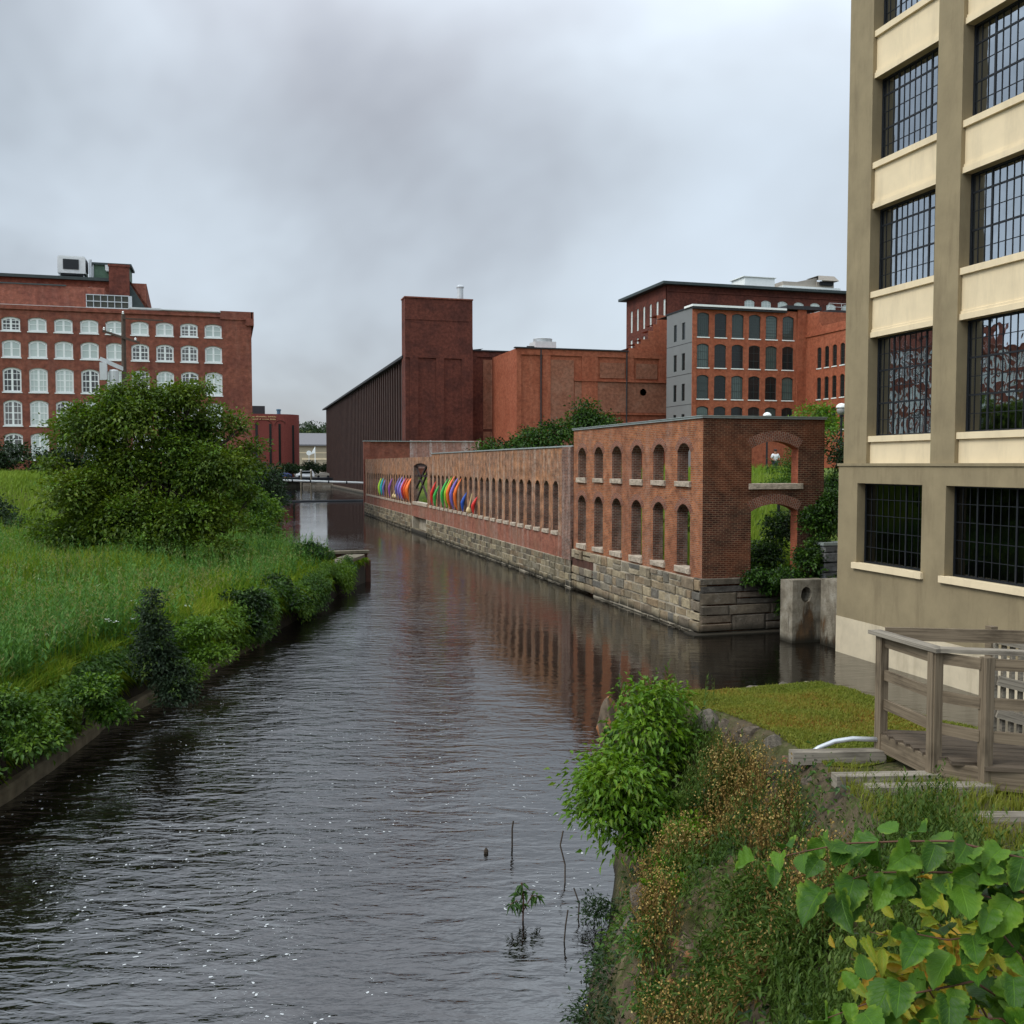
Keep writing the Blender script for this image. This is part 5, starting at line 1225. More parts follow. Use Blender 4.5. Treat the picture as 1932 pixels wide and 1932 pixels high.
for i, (x, z, s, lab) in enumerate(((-20.5, 5.6, 2.2, 'dark bush at the far left foot of the mill'), (-16.6, 5.8, 2.1, 'dark bush below the second mill window column'), (-13.2, 5.4, 1.9, 'dark bush against the mill left of the big tree'), (-9.6, 5.6, 2.0, 'dark bush half hidden behind the big tree crown'))):
    plant('bush', lab, 'bush', (x, 84, 4.7), [(x,84,z,s,s,1.7),(x+0.8,83,z+0.9,s*0.55,s*0.6,1.3),(x-1.0,83.6,z-0.3,s*0.7,s*0.6,1.0)], M['lf_dark'], 240, 14, 0.38, 0.26, 0.5, 0.1, seed=40+i, group='dark bushes along the foot of the mill')
plant('bush', 'dark low bush at the left frame edge above the path', 'bush', (-12.6, 62, 1.6), [(-12.9,62,3.0,1.1,1.1,1.2),(-11.9,61.5,2.4,0.8,0.8,0.8)], M['lf_dark'], 180, 14, 0.25, 0.18, 0.5, 0.06, seed=50)
plant('bush', 'light green bush tucked left of the big tree', 'bush', (-7.7, 48.5, 1.5), [(-7.6,48.5,2.5,1.1,1,0.95),(-8.6,48.3,2.1,0.8,0.8,0.65),(-6.6,48,2.4,0.8,0.8,0.8)], M['lf_bright'], 240, 16, 0.2, 0.16, 0.5, 0.05, seed=51)
# edge shrubs
plant('shrub', 'dark grey green cone shaped shrub with white blossom tip on the left wall', 'shrub', (-1.75, 24.4, 1.1), [(-1.72,24.2,2.85,0.12,0.14,0.34),(-1.76,24.1,2.5,0.2,0.22,0.34),(-1.68,24.1,2.15,0.30,0.3,0.36),(-1.74,24.0,1.8,0.40,0.36,0.36),(-1.62,24.0,1.45,0.50,0.42,0.38),(-1.42,23.9,1.1,0.62,0.45,0.38),(-1.25,23.7,0.72,0.50,0.4,0.36)], M['lf_grey'], 520, 16, 0.085, 0.085, 0.5, 0.04, seed=60, tips=(M['lf_willow'], 50), lobes=0, shell=0.35)
plant('shrub', 'yellow green shrub beside the cone shaped shrub on the left wall', 'shrub', (-0.95, 27.4, 1.1), [(-0.8,27.2,1.5,0.55,0.5,0.45),(-0.6,26.9,0.95,0.5,0.4,0.5),(-0.9,26.6,0.5,0.35,0.3,0.35)], M['lf_bright'], 260, 16, 0.10, 0.10, 0.5, 0.04, seed=61)
plant('shrub', 'low dark shrub hanging over the middle of the left wall', 'shrub', (0.6, 33.2, 1.2), [(0.4,32.8,1.45,0.8,0.7,0.55),(1.0,33.3,0.95,0.7,0.5,0.6),(0.4,32.0,0.85,0.45,0.4,0.5)], M['lf_dark'], 300, 16, 0.13, 0.13, 0.5, 0.05, seed=62, tips=(M['lf_mid'], 70))
plant('shrub', 'rounded mid green shrub right of the low dark one on the wall', 'shrub', (1.7, 36.2, 1.2), [(1.6,36,1.6,0.75,0.7,0.55),(2.1,36,1.0,0.5,0.5,0.5)], M['lf_mid'], 220, 16, 0.12, 0.12, 0.5, 0.05, seed=63, tips=(M['lf_dark'], 90))
plant('shrub', 'dark bush at the start of the pier coping on the left bank', 'shrub', (3.5, 45.5, 1.4), [(3.4,45.2,1.9,0.75,0.7,0.6),(4.1,45.8,1.6,0.5,0.5,0.45)], M['lf_mid'], 240, 16, 0.13, 0.12, 0.5, 0.05, seed=64, tips=(M['lf_grey'], 110))
plant('shrub', 'leafy green shrub at the near left frame edge on the wall', 'shrub', (-3.6, 17.6, 1.2), [(-3.8,17.6,1.75,0.7,0.6,0.6),(-3.25,17.4,1.35,0.5,0.5,0.45),(-4.1,16.8,1.2,0.5,0.5,0.5)], M['lf_mid'], 320, 16, 0.085, 0.095, 0.5, 0.04, seed=65, tips=(M['lf_bright'], 120))
plant('shrub', 'small green shrub spilling over the near left wall top', 'shrub', (-2.8, 20.6, 1.2), [(-2.65,20.4,1.5,0.55,0.5,0.35),(-2.35,20.3,1.1,0.40,0.35,0.35)], M['lf_mid'], 210, 16, 0.08, 0.09, 0.5, 0.03, seed=66, tips=(M['lf_bright'], 60))

# courtyard and wall plants on the right
plant('tree', 'round dark green tree behind the low brick wall, left of the tall ruin', 'tree', (27, 84, 2.0), [(24,84,6.4,3,2.5,2.4),(28,84,7.6,3,2.5,2.6),(31.5,84,9.0,2.2,2.2,2.2),(31.3,84,10.9,0.9,0.9,1.0),(33.2,84,8.2,2.2,2,2.2)], M['lf_mid'], 620, 16, 0.42, 0.30, 0.5, 0.25, seed=70, crownname='crown', trunkname='trunk', tips=(M['lf_dark'], 260))
plant('conifer_shrub', 'spreading feathery evergreen seen through the upper end arch', 'evergreen', (27.4, 44, 2.6), [(27.6,44,5.7,1.0,0.9,1.0),(27.2,43.7,5.0,1.3,0.9,0.35),(28.2,44,6.6,0.8,0.8,0.6)], M['lf_mid'], 230, 14, 0.16, 0.15, 0.3, 0.08, seed=71)
plant('tree', 'dark tree filling the gap between the ruin and the factory', 'tree', (29.6, 43, 2.6), [(29.6,43,6.4,1.4,1.4,1.5),(30.2,43,4.6,1.7,1.4,1.5),(28.9,42,3.6,1.2,1.2,1.2)], M['lf_dark'], 330, 16, 0.24, 0.18, 0.5, 0.14, seed=72, crownname='crown', trunkname='trunk', tips=(M['lf_mid'], 110))
plant('shrub', 'yellow green sumac top showing above the ruin coping', 'shrub', (40.4, 62, 5.2), [(40.2,62,8.6,2.0,1.4,1.2),(40.7,62,9.6,1.3,1.1,0.8),(41.8,62,8.8,1.2,1.1,0.9)], M['lf_shrub'], 190, 14, 0.28, 0.26, 0.35, 0.09, seed=73)
plant('ivy_thicket', 'dark ivy thicket climbing the broken end pier beside the factory', 'ivy', (19.9, 31.0, 0.8), [(20.35,30.75,3.9,0.5,0.4,0.8),(20.75,30.7,4.6,0.25,0.3,0.45),(20.15,30.6,2.7,0.75,0.4,0.9),(19.3,30.7,1.85,0.8,0.4,0.5),(18.7,30.85,1.55,0.6,0.35,0.35),(20.3,30.4,1.8,0.6,0.4,0.5),(19.15,30.6,0.8,0.22,0.25,0.55),(17.95,30.78,1.95,0.4,0.3,0.35),(18.9,30.3,2.0,0.55,0.35,0.4),(19.6,30.2,2.5,0.5,0.35,0.6),(20.7,30.35,2.2,0.4,0.3,0.9),(20.9,30.6,3.6,0.3,0.3,0.8)], M['lf_mid'], 900, 14, 0.12, 0.11, 0.7, 0.05, seed=74, tips=(M['lf_dark'], 330))
plant('thicket', 'dark leafy thicket inside the right half of the lower end arch', 'thicket', (19.4, 32.9, 1.9), [(19.5,32.8,2.4,0.7,0.5,0.8),(20.3,33,3.1,0.8,0.6,1.2),(19.0,32.5,1.9,0.6,0.4,0.5)], M['lf_dark'], 260, 14, 0.14, 0.13, 0.5, 0.05, seed=76, tips=(M['lf_mid'], 120))
plant('bush', 'bright weeds growing inside the lower end arch of the ruin', 'bush', (18.3, 34.0, 1.9), [(18.3,34.0,2.7,0.8,0.8,0.8),(18.0,36,3.6,0.9,0.9,0.9),(19.3,33.2,2.2,0.7,0.7,0.5)], M['lf_shrub'], 210, 14, 0.14, 0.13, 0.4, 0.05, seed=75)

# block wall, outfall, lamp posts, fence behind the ruin
gw = thing('block_wall', 'grey split face block retaining wall between the ruin and the factory', 'retaining wall', (20.6, 31, 1))
mb = MB(); stone_blocks(mb, fy(29.9), 20.05, 21.6, [1.5,1.85,2.2,2.55,2.9,3.15], 0.55, 0.8, 0.02, seed=3, gap=0.012); mb.build('blocks', M['gabion'], gw)
mb = MB(); mb.box((20.0,29.85,3.15),(21.65,30.5,3.25)); mb.build('cap', M['coping'], gw)
of = thing('concrete_outfall', 'stained concrete outfall block with a round pipe mouth at the water', 'outfall', (18.6, 28.6, 0))
mb = MB(); opo = [(18.52, 0.0, 0, 0, 0)]
# front with a round hole
def ring(mbx, cx, cz, r, y0, y1, x0, x1, z0, z1, n=20):
    cir = [(cx+r*cos(2*pi*k/n+pi/4), cz+r*sin(2*pi*k/n+pi/4)*1.35) for k in range(n)]
    def sq(a):
        c, s = cos(a), sin(a); k = max(abs(c), abs(s)); return (c/k, s/k)
    o_ = []
    for k in range(n):
        u, v = sq(2*pi*k/n+pi/4); o_.append(((x0+x1)/2+u*(x1-x0)/2, (z0+z1)/2+v*(z1-z0)/2))
    for k in range(n):
        k2 = (k+1) % n
        mbx.quad((*[cir[k][0]], y0, cir[k][1]), (cir[k2][0], y0, cir[k2][1]), (o_[k2][0], y0, o_[k2][1]), (o_[k][0], y0, o_[k][1]))
        mbx.quad((cir[k][0], y0, cir[k][1]), (cir[k2][0], y0, cir[k2][1]), (cir[k2][0], y1, cir[k2][1]), (cir[k][0], y1, cir[k][1]))
ring(mb, 18.62, 1.62, 0.20, 28.75, 29.4, 18.1, 19.3, -0.8, 2.12)
mb.quad((18.1,28.75,-0.8),(18.1,29.5,-0.8),(18.1,29.5,2.08),(18.1,28.75,2.12)); mb.quad((18.1,28.75,2.12),(19.3,28.75,2.12),(19.5,29.5,2.08),(18.1,29.5,2.08)); mb.quad((18.1,29.5,-0.8),(19.5,29.5,-0.8),(19.5,29.5,2.08),(18.1,29.5,2.08)); mb.quad((19.302,27.2,-0.8),(19.302,28.75,-0.8),(19.302,28.75,2.12),(19.302,27.2,2.2)); mb.box((18.95,27.2,-0.8),(19.9,28.4,2.2))
def outfallmat():
    m, t = newmat('outfall_concrete'); pos = nd(t, 'ShaderNodeNewGeometry').outputs['Position']; q = nd(t, 'ShaderNodeSeparateXYZ', {0: pos}).outputs
    a = noise(t, pos, 1.6, 6, 0.65); col = ramp(t, a, (0.35, (0.13,0.11,0.08)), (0.5, (0.24,0.205,0.15)), (0.7, (0.38,0.345,0.275)))
    # rust and slime run down from the pipe mouth
    n1_ = noise(t, vscale(t, pos, (3.5, 3.5, 0.9)), 1.0, 5, 0.65)
    dx = nd(t, 'ShaderNodeMath', {0: nd(t, 'ShaderNodeMath', {0: q['X'], 1: 18.66}, operation='SUBTRACT').outputs[0]}, operation='ABSOLUTE').outputs[0]
    wd = nd(t, 'ShaderNodeMath', {0: mapr(t, q['Z'], 1.4, 0.0, 0.05, 0.42), 1: mapr(t, n1_, 0.3, 0.7, -0.16, 0.22)}, operation='ADD').outputs[0]
    f = mul(t, mapr(t, nd(t, 'ShaderNodeMath', {0: dx, 1: wd}, operation='SUBTRACT').outputs[0], -0.08, 0.06, 1.0, 0.0), mapr(t, q['Z'], 1.35, 1.55, 0.92, 0.0))
    col = mix(t, f, col, ramp(t, n1_, (0.4, (0.022,0.016,0.010)), (0.62, (0.12,0.062,0.025))))
    drip = noise(t, vscale(t, pos, (5, 5, 0.6), (3, 1, 0)), 1.0, 5, 0.7); col = mix(t, mul(t, ramp(t, drip, (0.52, (0,0,0)), (0.66, (0.8,)*3)), mapr(t, q['Z'], 2.2, 1.0, 0.5, 1.0)), col, (0.055,0.045,0.028))
    col = mix(t, mapr(t, q['Z'], 0.05, 0.3, 0.9, 0.0), col, (0.018,0.016,0.010))
    finish(t, col, 0.92, noise(t, pos, 9, 6, 0.7), 0.2, bs=0.7, bd=0.05); return m
mb.build('block', outfallmat(), of)
mb = MB(); mb.quad((18.3,29.38,1.2),(18.95,29.38,1.2),(18.95,29.38,2.0),(18.3,29.38,2.0)); mb.build('pipe_back', M['concrete_pale'], of)
def lamp(x, y, z0, zt, label):
    t = thing('street_lamp', label, 'street lamp', (x, y, z0), 'globe lamp posts on the lawn')
    mb = MB(); mb.lathe((x,y,z0), [(0.14,0),(0.14,0.5),(0.07,0.6),(0.055,zt-z0-0.75),(0.10,zt-z0-0.7),(0.10,zt-z0-0.62),(0.02,zt-z0-0.6)], 10); mb.build('post', M['black'], t)
    mb = MB(); mb.lathe((x,y,zt-0.6), [(0.10,0),(0.22,0.10),(0.25,0.25),(0.20,0.40),(0.02,0.42)], 14); mb.build('globe', plain('frosted_globe', (0.30,0.30,0.28), 0.3), t, smooth=True)
    mb = MB(); mb.lathe((x,y,zt-0.22), [(0.28,0),(0.27,0.1),(0.16,0.2),(0.02,0.24)], 14); mb.build('lamp_cap', M['white'], t, smooth=True)
lamp(31.1, 45, 3.6, 9.2, 'globe lamp post in the gap beside the factory corner')
lamp(35.6, 60, 5.3, 9.55, 'globe lamp top peeking over the ruin coping')
gf = thing('garden_fence', 'black framed panel fence on a pale slab seen through the lower end arch', 'fence', (24.8, 40, 2.4))
mb = MB(); mb.box((23.7,39.4,2.35),(25.9,40.4,2.62)); mb.build('slab', M['concrete_pale'], gf)
for x in (24.35,25.15,25.85):
    mb = MB(); mb.box((x-0.05,39.9,2.62),(x+0.05,40.0,4.3)); mb.build('post', M['black'], gf)
mb = MB(); mb.box((24.3,39.91,4.3),(25.9,39.99,4.37)); mb.build('rail', M['metal'], gf)
mb = MB(); mb.quad((24.40,39.95,2.66),(25.10,39.95,2.66),(25.10,39.95,4.3),(24.40,39.95,4.3)); mb.quad((25.20,39.95,2.66),(25.80,39.95,2.66),(25.80,39.95,4.3),(25.20,39.95,4.3)); mb.build('panel', glassmat('fence_glass', base_t=0.7, refl=0.5), gf)

# ---------------------------------------------------------------- person on the lawn
def skin_body(name, verts, edges, radii, mat, parent, levels=1):
    O = ORG[parent.name]; me = bpy.data.meshes.new(name); me.from_pydata([tuple(Vector(v)-O) for v in verts], edges, [])
    o = bpy.data.objects.new(name, me); COL.objects.link(o); sk = o.modifiers.new('skin', 'SKIN')
    for i, r in enumerate(radii): me.skin_vertices[0].data[i].radius = (r, r) if not isinstance(r, tuple) else r
    me.skin_vertices[0].data[0].use_root = True
    sk.use_smooth_shade = True
    sb = o.modifiers.new('sub', 'SUBSURF'); sb.levels = levels; sb.render_levels = levels
    me.materials.append(mat); o.parent = parent; ORG[o.name] = O; return o
px_, py_ = 36.25, 60.0; pz = float(right_z(px_, py_))-0.25
pers = thing('person', 'person in a white shirt on the lawn seen through the upper end arch', 'person', (px_, py_, pz))
P = lambda x, y, z: (px_+x, py_+y, pz+z)
V = [P(0,0,0.95),P(0,0,1.15),P(0,-0.02,1.38),P(0,-0.03,1.50),P(0,-0.04,1.58),P(0,-0.05,1.70),
     P(-0.20,-0.02,1.42),P(-0.30,-0.04,1.18),P(-0.20,-0.22,1.02),P(0.20,-0.02,1.42),P(0.30,-0.04,1.18),P(0.22,-0.22,1.02),
     P(-0.10,0,0.90),P(-0.12,0.02,0.5),P(-0.13,0.05,0.07),P(0.10,0,0.90),P(0.12,0.02,0.5),P(0.13,0.05,0.07),P(-0.13,-0.12,0.04),P(0.13,-0.12,0.04)]
Ed = [(0,1),(1,2),(2,3),(3,4),(4,5),(2,6),(6,7),(7,8),(2,9),(9,10),(10,11),(0,12),(12,13),(13,14),(0,15),(15,16),(16,17),(14,18),(17,19)]
Rd = [0.15,0.14,0.16,0.07,0.075,0.10,0.085,0.06,0.045,0.085,0.06,0.045,0.10,0.075,0.05,0.10,0.075,0.05,0.04,0.04]
skin_body('body', V, Ed, Rd, plain('skin', (0.35,0.19,0.12), 0.6, 0.05), pers)
skin_body('shirt', [V[i] for i in (0,1,2,6,7,9,10)], [(0,1),(1,2),(2,3),(3,4),(2,5),(5,6)], [0.175,0.165,0.185,0.11,0.085,0.11,0.085], plain('white_cotton', (0.78,0.78,0.80), 0.8, 0.04), pers)
skin_body('trousers', [V[i] for i in (0,12,13,14,15,16,17)], [(0,1),(1,2),(2,3),(0,4),(4,5),(5,6)], [0.17,0.12,0.09,0.075,0.12,0.09,0.075], plain('dark_cotton', (0.03,0.035,0.05), 0.8), pers)
mb = MB(); mb.lathe(P(0,-0.03,1.68), [(0.112,0),(0.118,0.05),(0.10,0.10),(0.05,0.135),(0.005,0.14)], 12); mb.build('hair', plain('dark_hair', (0.02,0.014,0.01), 0.7), pers, smooth=True)

# ================================================================ grass and weeds of the left bank
def blades(rng, P, h, w, lean=0.35):
    n = len(P); a = rng.random(n)*2*pi; d = np.stack([np.cos(a), np.sin(a), np.zeros(n)], 1); s = np.stack([-np.sin(a*1.7), np.cos(a*1.7), np.zeros(n)], 1)
    h = h[:, None]; w = w[:, None]; l = (lean*rng.random(n)*1.4)[:, None]; up = np.array([[0,0,1.0]])
    m = P+up*h*0.55+d*h*l*0.25; t = P+up*h*(1-0.3*l)+d*h*l
    V = np.stack([P-s*w/2, P+s*w/2, m+s*w*0.4, m-s*w*0.4, t], 1).reshape(-1, 3); b = np.arange(n)*5
    F = np.concatenate([np.stack([b, b+1, b+2], 1), np.stack([b, b+2, b+3], 1), np.stack([b+3, b+2, b+4], 1)]); return V, F
def stalks(rng, P, h, nl, L, aspect=0.22, taper=0.6, sw=0.012, lean=0.12):
    """upright weeds: a thin stem and nl leaves up it"""
    n = len(P); off = rng.normal(size=(n, 3))*lean; off[:, 2] = 0; T = P+np.array([[0,0,1.0]])*h[:, None]+off*h[:, None]
    V1, F1 = blades(rng, P, h, np.full(n, sw), 0.1)
    t = np.tile(np.linspace(0.15, 1.0, nl), n); B = np.repeat(P, nl, 0)+(np.repeat(T-P, nl, 0))*t[:, None]
    k = n*nl; a = rng.random(k)*2*pi; D = np.stack([np.cos(a), np.sin(a), 0.35+0.9*t], 1); Nn = np.stack([-np.cos(a)*0.5, -np.sin(a)*0.5, np.ones(k)], 1)
    l = L*(1-taper*t**1.5)*(0.7+0.6*rng.random(k)); V2, F2 = leaves(B, D, Nn, l, l*aspect, 0.15)
    return cat_mesh([(V1, F1), (V2, F2)])[:2]
def field_points(rng, n, y0, y1, depth_in=40, power=1.0):
    """points on the left bank, denser nearer the camera"""
    y = y0*(y1/y0)**rng.random(n); e = left_edge2(y); fl = 0.02-0.235*y      # about where the frame's left edge lies
    x = e-(e-fl+1.5)*rng.random(n); return x, y
rng = np.random.default_rng(5)
x, y = field_points(rng, 80000, 15, 62)
k = (vnoise(x, y, 0.35, 61) > 0.15); x, y = x[k], y[k]
z = left_z(x, y); edge = left_edge2(y)-x
hh = (0.42+0.85*vnoise(x, y, 0.28, 62))*(0.6+0.6*rng.random(len(x)))*(0.55+0.45*np.clip(edge/1.5, 0, 1))
V, F = blades(rng, np.stack([x, y, z-0.03], 1), hh, 0.012+0.0010*y, 0.6)
stuff(np_mesh('grass', V, F, M['grass']), 'yellow green meadow grass covering the left bank', 'grass')
x, y = field_points(rng, 6000, 17, 60); k = (vnoise(x, y, 0.16, 71) > 0.36) & (left_edge2(y)-x > 0.5); x, y = x[k], y[k]
V, F = stalks(rng, np.stack([x, y, left_z(x, y)-0.03], 1), 0.7+0.95*rng.random(len(x)), 20, 0.17, 0.25, sw=0.014)
xe = rng.uniform(-0.6, 4.4, 420); ye = rng.uniform(40, 56, 420); k = left_edge2(ye)-xe > 0.15; xe, ye = xe[k], ye[k]
V2, F2 = stalks(rng, np.stack([xe, ye, left_z(xe, ye)-0.03], 1), 0.8+0.7*rng.random(len(xe)), 18, 0.24, 0.25, sw=0.02)
x3, y3 = field_points(rng, 1500, 16, 50); k = (vnoise(x3, y3, 0.45, 73) > 0.45) & (left_edge2(y3)-x3 > 0.25); x3, y3 = x3[k], y3[k]
V3, F3 = stalks(rng, np.stack([x3, y3, left_z(x3, y3)-0.03], 1), 0.9+1.0*rng.random(len(x3))**2, 26, 0.26, 0.3, 0.75, sw=0.02, lean=0.18)
V, F, _ = cat_mesh([(V, F), (V2, F2), (V3, F3)])
stuff(np_mesh('tall_weeds', V, F, M['weed']), 'blue green tall weeds standing among the left bank grass', 'weeds')
x, y = field_points(rng, 5200, 15, 58); k = (vnoise(x, y, 0.33, 74) > 0.4) & (left_edge2(y)-x > 0.2); x, y = x[k], y[k]; n = len(x)
P = np.stack([x, y, left_z(x, y)-0.03], 1); h = 0.7+0.6*rng.random(n); V, F = blades(rng, P, h, np.full(n, 0.012)+0.0004*y, 0.35)
k6 = n*5; tip = np.repeat(P+np.stack([rng.normal(size=n)*0.08, rng.normal(size=n)*0.08, h*0.92], 1), 5, 0)+rng.normal(size=(k6, 3))*[0.02,0.02,0.06]
V2, F2 = leaves(tip, rng.normal(size=(k6, 3))*0.5+[0,0,0.8], rng.normal(size=(k6, 3)), 0.06+0.06*rng.random(k6), np.full(k6, 0.022), 0.2)
Vf, Ff, mi = cat_mesh([(V, F), (V2, F2)])
stuff(np_mesh('seeding_grass', Vf, Ff, [M['grass'], leafmat('pale_seed_heads', [(0.16,0.20,0.06), (0.26,0.27,0.10), (0.34,0.31,0.15)], 0.3, 0.4, 0.0)], midx=mi), 'pale seeding grass heads over the left bank meadow', 'grass')
# grass of the rising mound at the left
n = 26000; x = rng.uniform(-26, 0.5, n); y = rng.uniform(60, 84, n); z = left_z(x, y); k = left_edge2(y)-x > 0.4
V, F = blades(rng, np.stack([x, y, z-0.03], 1)[k], (0.35+0.4*rng.random(n))[k], np.full(k.sum(), 0.06), 0.5)
stuff(np_mesh('mound_grass', V, F, M['lawn']), 'pale green long grass on the rising mound below the left mill', 'grass')
# grass hanging over the wall top, and creepers trailing down the wall in drifts
n = 11000; y = 13+37*rng.random(n)**1.2; x = left_edge(y)+rng.normal(size=n)*0.13-0.12; z = np.full(n, 1.26)
a = rng.normal(size=(n, 3))*0.35; D = np.stack([0.8+a[:,0], -0.3+a[:,1], -0.15+a[:,2]], 1); l = (0.25+0.45*rng.random(n))*np.where(y > 43, 0.55, 1.0)
k = (vnoise(x, y, 0.5, 77) > 0.25) & ((y < 42) | (rng.random(n) < 0.3))
V, F = leaves(np.stack([x, y, z], 1)[k], D[k], np.tile([[0,0,1.0]], (k.sum(), 1)), l[k], np.full(k.sum(), 0.03), droop=0.55)
n = 4200; y = 13+34*rng.random(n)**1.15; dr = np.clip((vnoise(y, y*0, 0.42, 78)-0.10)*1.8, 0, 1.25); dz = rng.random(n)**1.3*dr
x = left_edge(y)+0.10+0.18*rng.random(n)+0.22*dr; z = 1.45-dz*0.95+rng.normal(size=n)*0.06; C_ = np.repeat(np.stack([x-0.25*(z > 1.2), y, z], 1), 13, 0)+rng.normal(size=(n*13, 3))*[0.10,0.16,0.10]; k2 = len(C_)
V2, F2 = leaves(C_, rng.normal(size=(k2, 3))*0.7+[0.6,-0.35,-0.3], np.tile([[0.5,-0.4,0.8]], (k2, 1))+rng.normal(size=(k2, 3))*0.4, 0.06+0.08*rng.random(k2), 0.035+0.045*rng.random(k2), droop=0.3)
m2 = np.tile(np.repeat((vnoise(x, y, 0.3, 79) > 0.5).astype(int)+1, 13), 2)
Vf, Ff, mi = cat_mesh([(V, F), (V2, F2)]); mi[len(F):] = m2
stuff(np_mesh('overhanging_growth', Vf, Ff, [M['grass'], M['lf_mid'], M['lf_bright']], midx=mi), 'grass and creepers hanging over the left canal wall', 'overhanging plants')
# white umbels
n = 80; x, y = field_points(rng, n, 20, 36); k = vnoise(x, y, 0.2, 81) > 0.5; x, y = x[k], y[k]
z = left_z(x, y)+0.55+0.3*rng.random(len(x)); nn = len(x)*9; C_ = np.repeat(np.stack([x, y, z], 1), 9, 0)+rng.normal(size=(nn, 3))*[0.045,0.045,0.012]
V, F = leaves(C_, rng.normal(size=(nn, 3))*[1,1,0.1], np.tile([[0,0,1.0]], (nn, 1)), np.full(nn, 0.05), np.full(nn, 0.045), 0.0)
V2, F2 = blades(rng, np.stack([x, y, left_z(x, y)], 1), z-left_z(x, y), np.full(len(x), 0.012), 0.0)
Vf, Ff, mi = cat_mesh([(V, F), (V2, F2)])
stuff(np_mesh('wildflowers', Vf, Ff, [M['flower'], M['weed']], midx=mi), 'scattered white flat topped wildflowers in the left bank grass', 'wildflowers')
# courtyard and lawn grass
n = 16000; y = 33+28*rng.random(n); x = 16.8+(0.62*y-16)*rng.random(n); z = right_z(x, y)
V, F = blades(rng, np.stack([x, y, z-0.03], 1), 0.3+0.5*rng.random(n), np.full(n, 0.045), 0.4)
n = 5000; y = 62+30*rng.random(n); x = 16.8+10*rng.random(n); z = right_z(x, y); V2, F2 = blades(rng, np.stack([x, y, z-0.03], 1), 0.5+0.8*rng.random(n), np.full(n, 0.08), 0.4)
V, F, _ = cat_mesh([(V, F), (V2, F2)])
stuff(np_mesh('courtyard_grass', V, F, M['lawn']), 'bright long grass inside the ruined mill and up the lawn', 'grass')
# far trees and hill
hv = []; hx = np.linspace(-1500, 1500, 80); hy = np.linspace(700, 1700, 24)
for yv in hy:
    tt = (yv-700)/1000
    hv += list(zip(hx, [yv]*80, 2+np.maximum(0, (sin(pi*min(1, tt*1.2+0.05))*(38-0.030*np.abs(hx-20))+8*vnoise(hx, np.full(80, yv), 0.01, 90)))))
b = MB(); b.raw(hv, [(j*80+i, j*80+i+1, (j+1)*80+i+1, (j+1)*80+i) for j in range(23) for i in range(79)]); struct(b.build('far_hill', M['soil_grass'], smooth=True))
fw = []
rg = np.random.default_rng(77)
for k in range(150):
    xk = rg.uniform(-40, 190); yk = rg.uniform(760, 980); tt = (yk-700)/1000; zk = 2+sin(pi*min(1, tt*1.2+0.05))*(38-0.030*abs(xk-20))
    fw.append((xk, yk, zk+4, 7, 6, rg.uniform(5, 9)))
V, F = crown(rg, fw, 5000, 5, 0.9, 1.7, 0.7); stuff(np_mesh('far_woods', V, F, M['lf_dark']), 'dark wooded hillside on the horizon beyond the canal', 'woods')
for i, (x, y, z, s, lab) in enumerate(((17.2, 284, 4.6, 2.4, 'dark round tree at the corner of the distant red office block'), (23.5, 300, 4.6, 3.0, 'dark tree behind the white van'), (29, 302, 4.8, 3.2, 'dark tree beside the edge of the brown shed'))):
    plant('far_tree', lab, 'tree', (x, y, 2.3), [(x,y,z,s,s,s*0.75),(x+s*0.5,y,z-0.4,s*0.8,s*0.8,s*0.6)], M['lf_dark'], 260, 10, 0.5, 0.5, 0.6, 0.3, seed=90+i, crownname='crown', trunkname='trunk', group='dark trees behind the far parked cars', n_sub=1)

# ================================================================ near right bank: rocks
def rock(name, label, loc, size, seed, mat, group='rocks of the right bank', flat=1.0):
    import bmesh
    bm_ = bmesh.new(); bmesh.ops.create_icosphere(bm_, subdivisions=3, radius=1.0); r = np.random.default_rng(seed)
    A = unit(r.normal(size=(9, 3))); c = 0.42+0.40*r.random(9)
    for v in bm_.verts:
        p = np.array(v.co); 
        for n_, k in zip(A, c):                       # cut flat faces, so that it reads as broken stone
            q = p@n_
            if q > k: p = p-n_*(q-k)*0.9
        w = 0.05*(sin(p[0]*5+seed)+sin(p[1]*6+2*seed)+sin(p[2]*7+3*seed))
        v.co = p*(1+w)
    me = bpy.data.meshes.new(name); bm_.to_mesh(me); bm_.free(); me.materials.append(mat)
    for p in me.polygons: p.use_smooth = False
    o = bpy.data.objects.new(name, me); COL.objects.link(o); o.location = loc; o.scale = size if isinstance(size, tuple) else (size, size, size*flat)
    o.rotation_euler = (r.random()*0.5, r.random()*0.5, r.random()*6); ORG[o.name] = Vector(loc)
    return tag(o, label, 'rock', group)
rock('rock', 'upright rock with an orange rusty top at the tip of the right bank', (5.50, 13.55, 1.95), (0.27, 0.30, 0.62), 1, M['rock_rust'])
rock('rock', 'flat grey rock half buried at the left corner of the mossy turf', (6.12, 13.0, 2.52), (0.26, 0.22, 0.16), 2, M['rock_grey'])
rock('rock', 'brown rock below the flat grey one at the turf corner', (6.0, 13.1, 2.25), (0.24, 0.22, 0.28), 3, M['rock'])
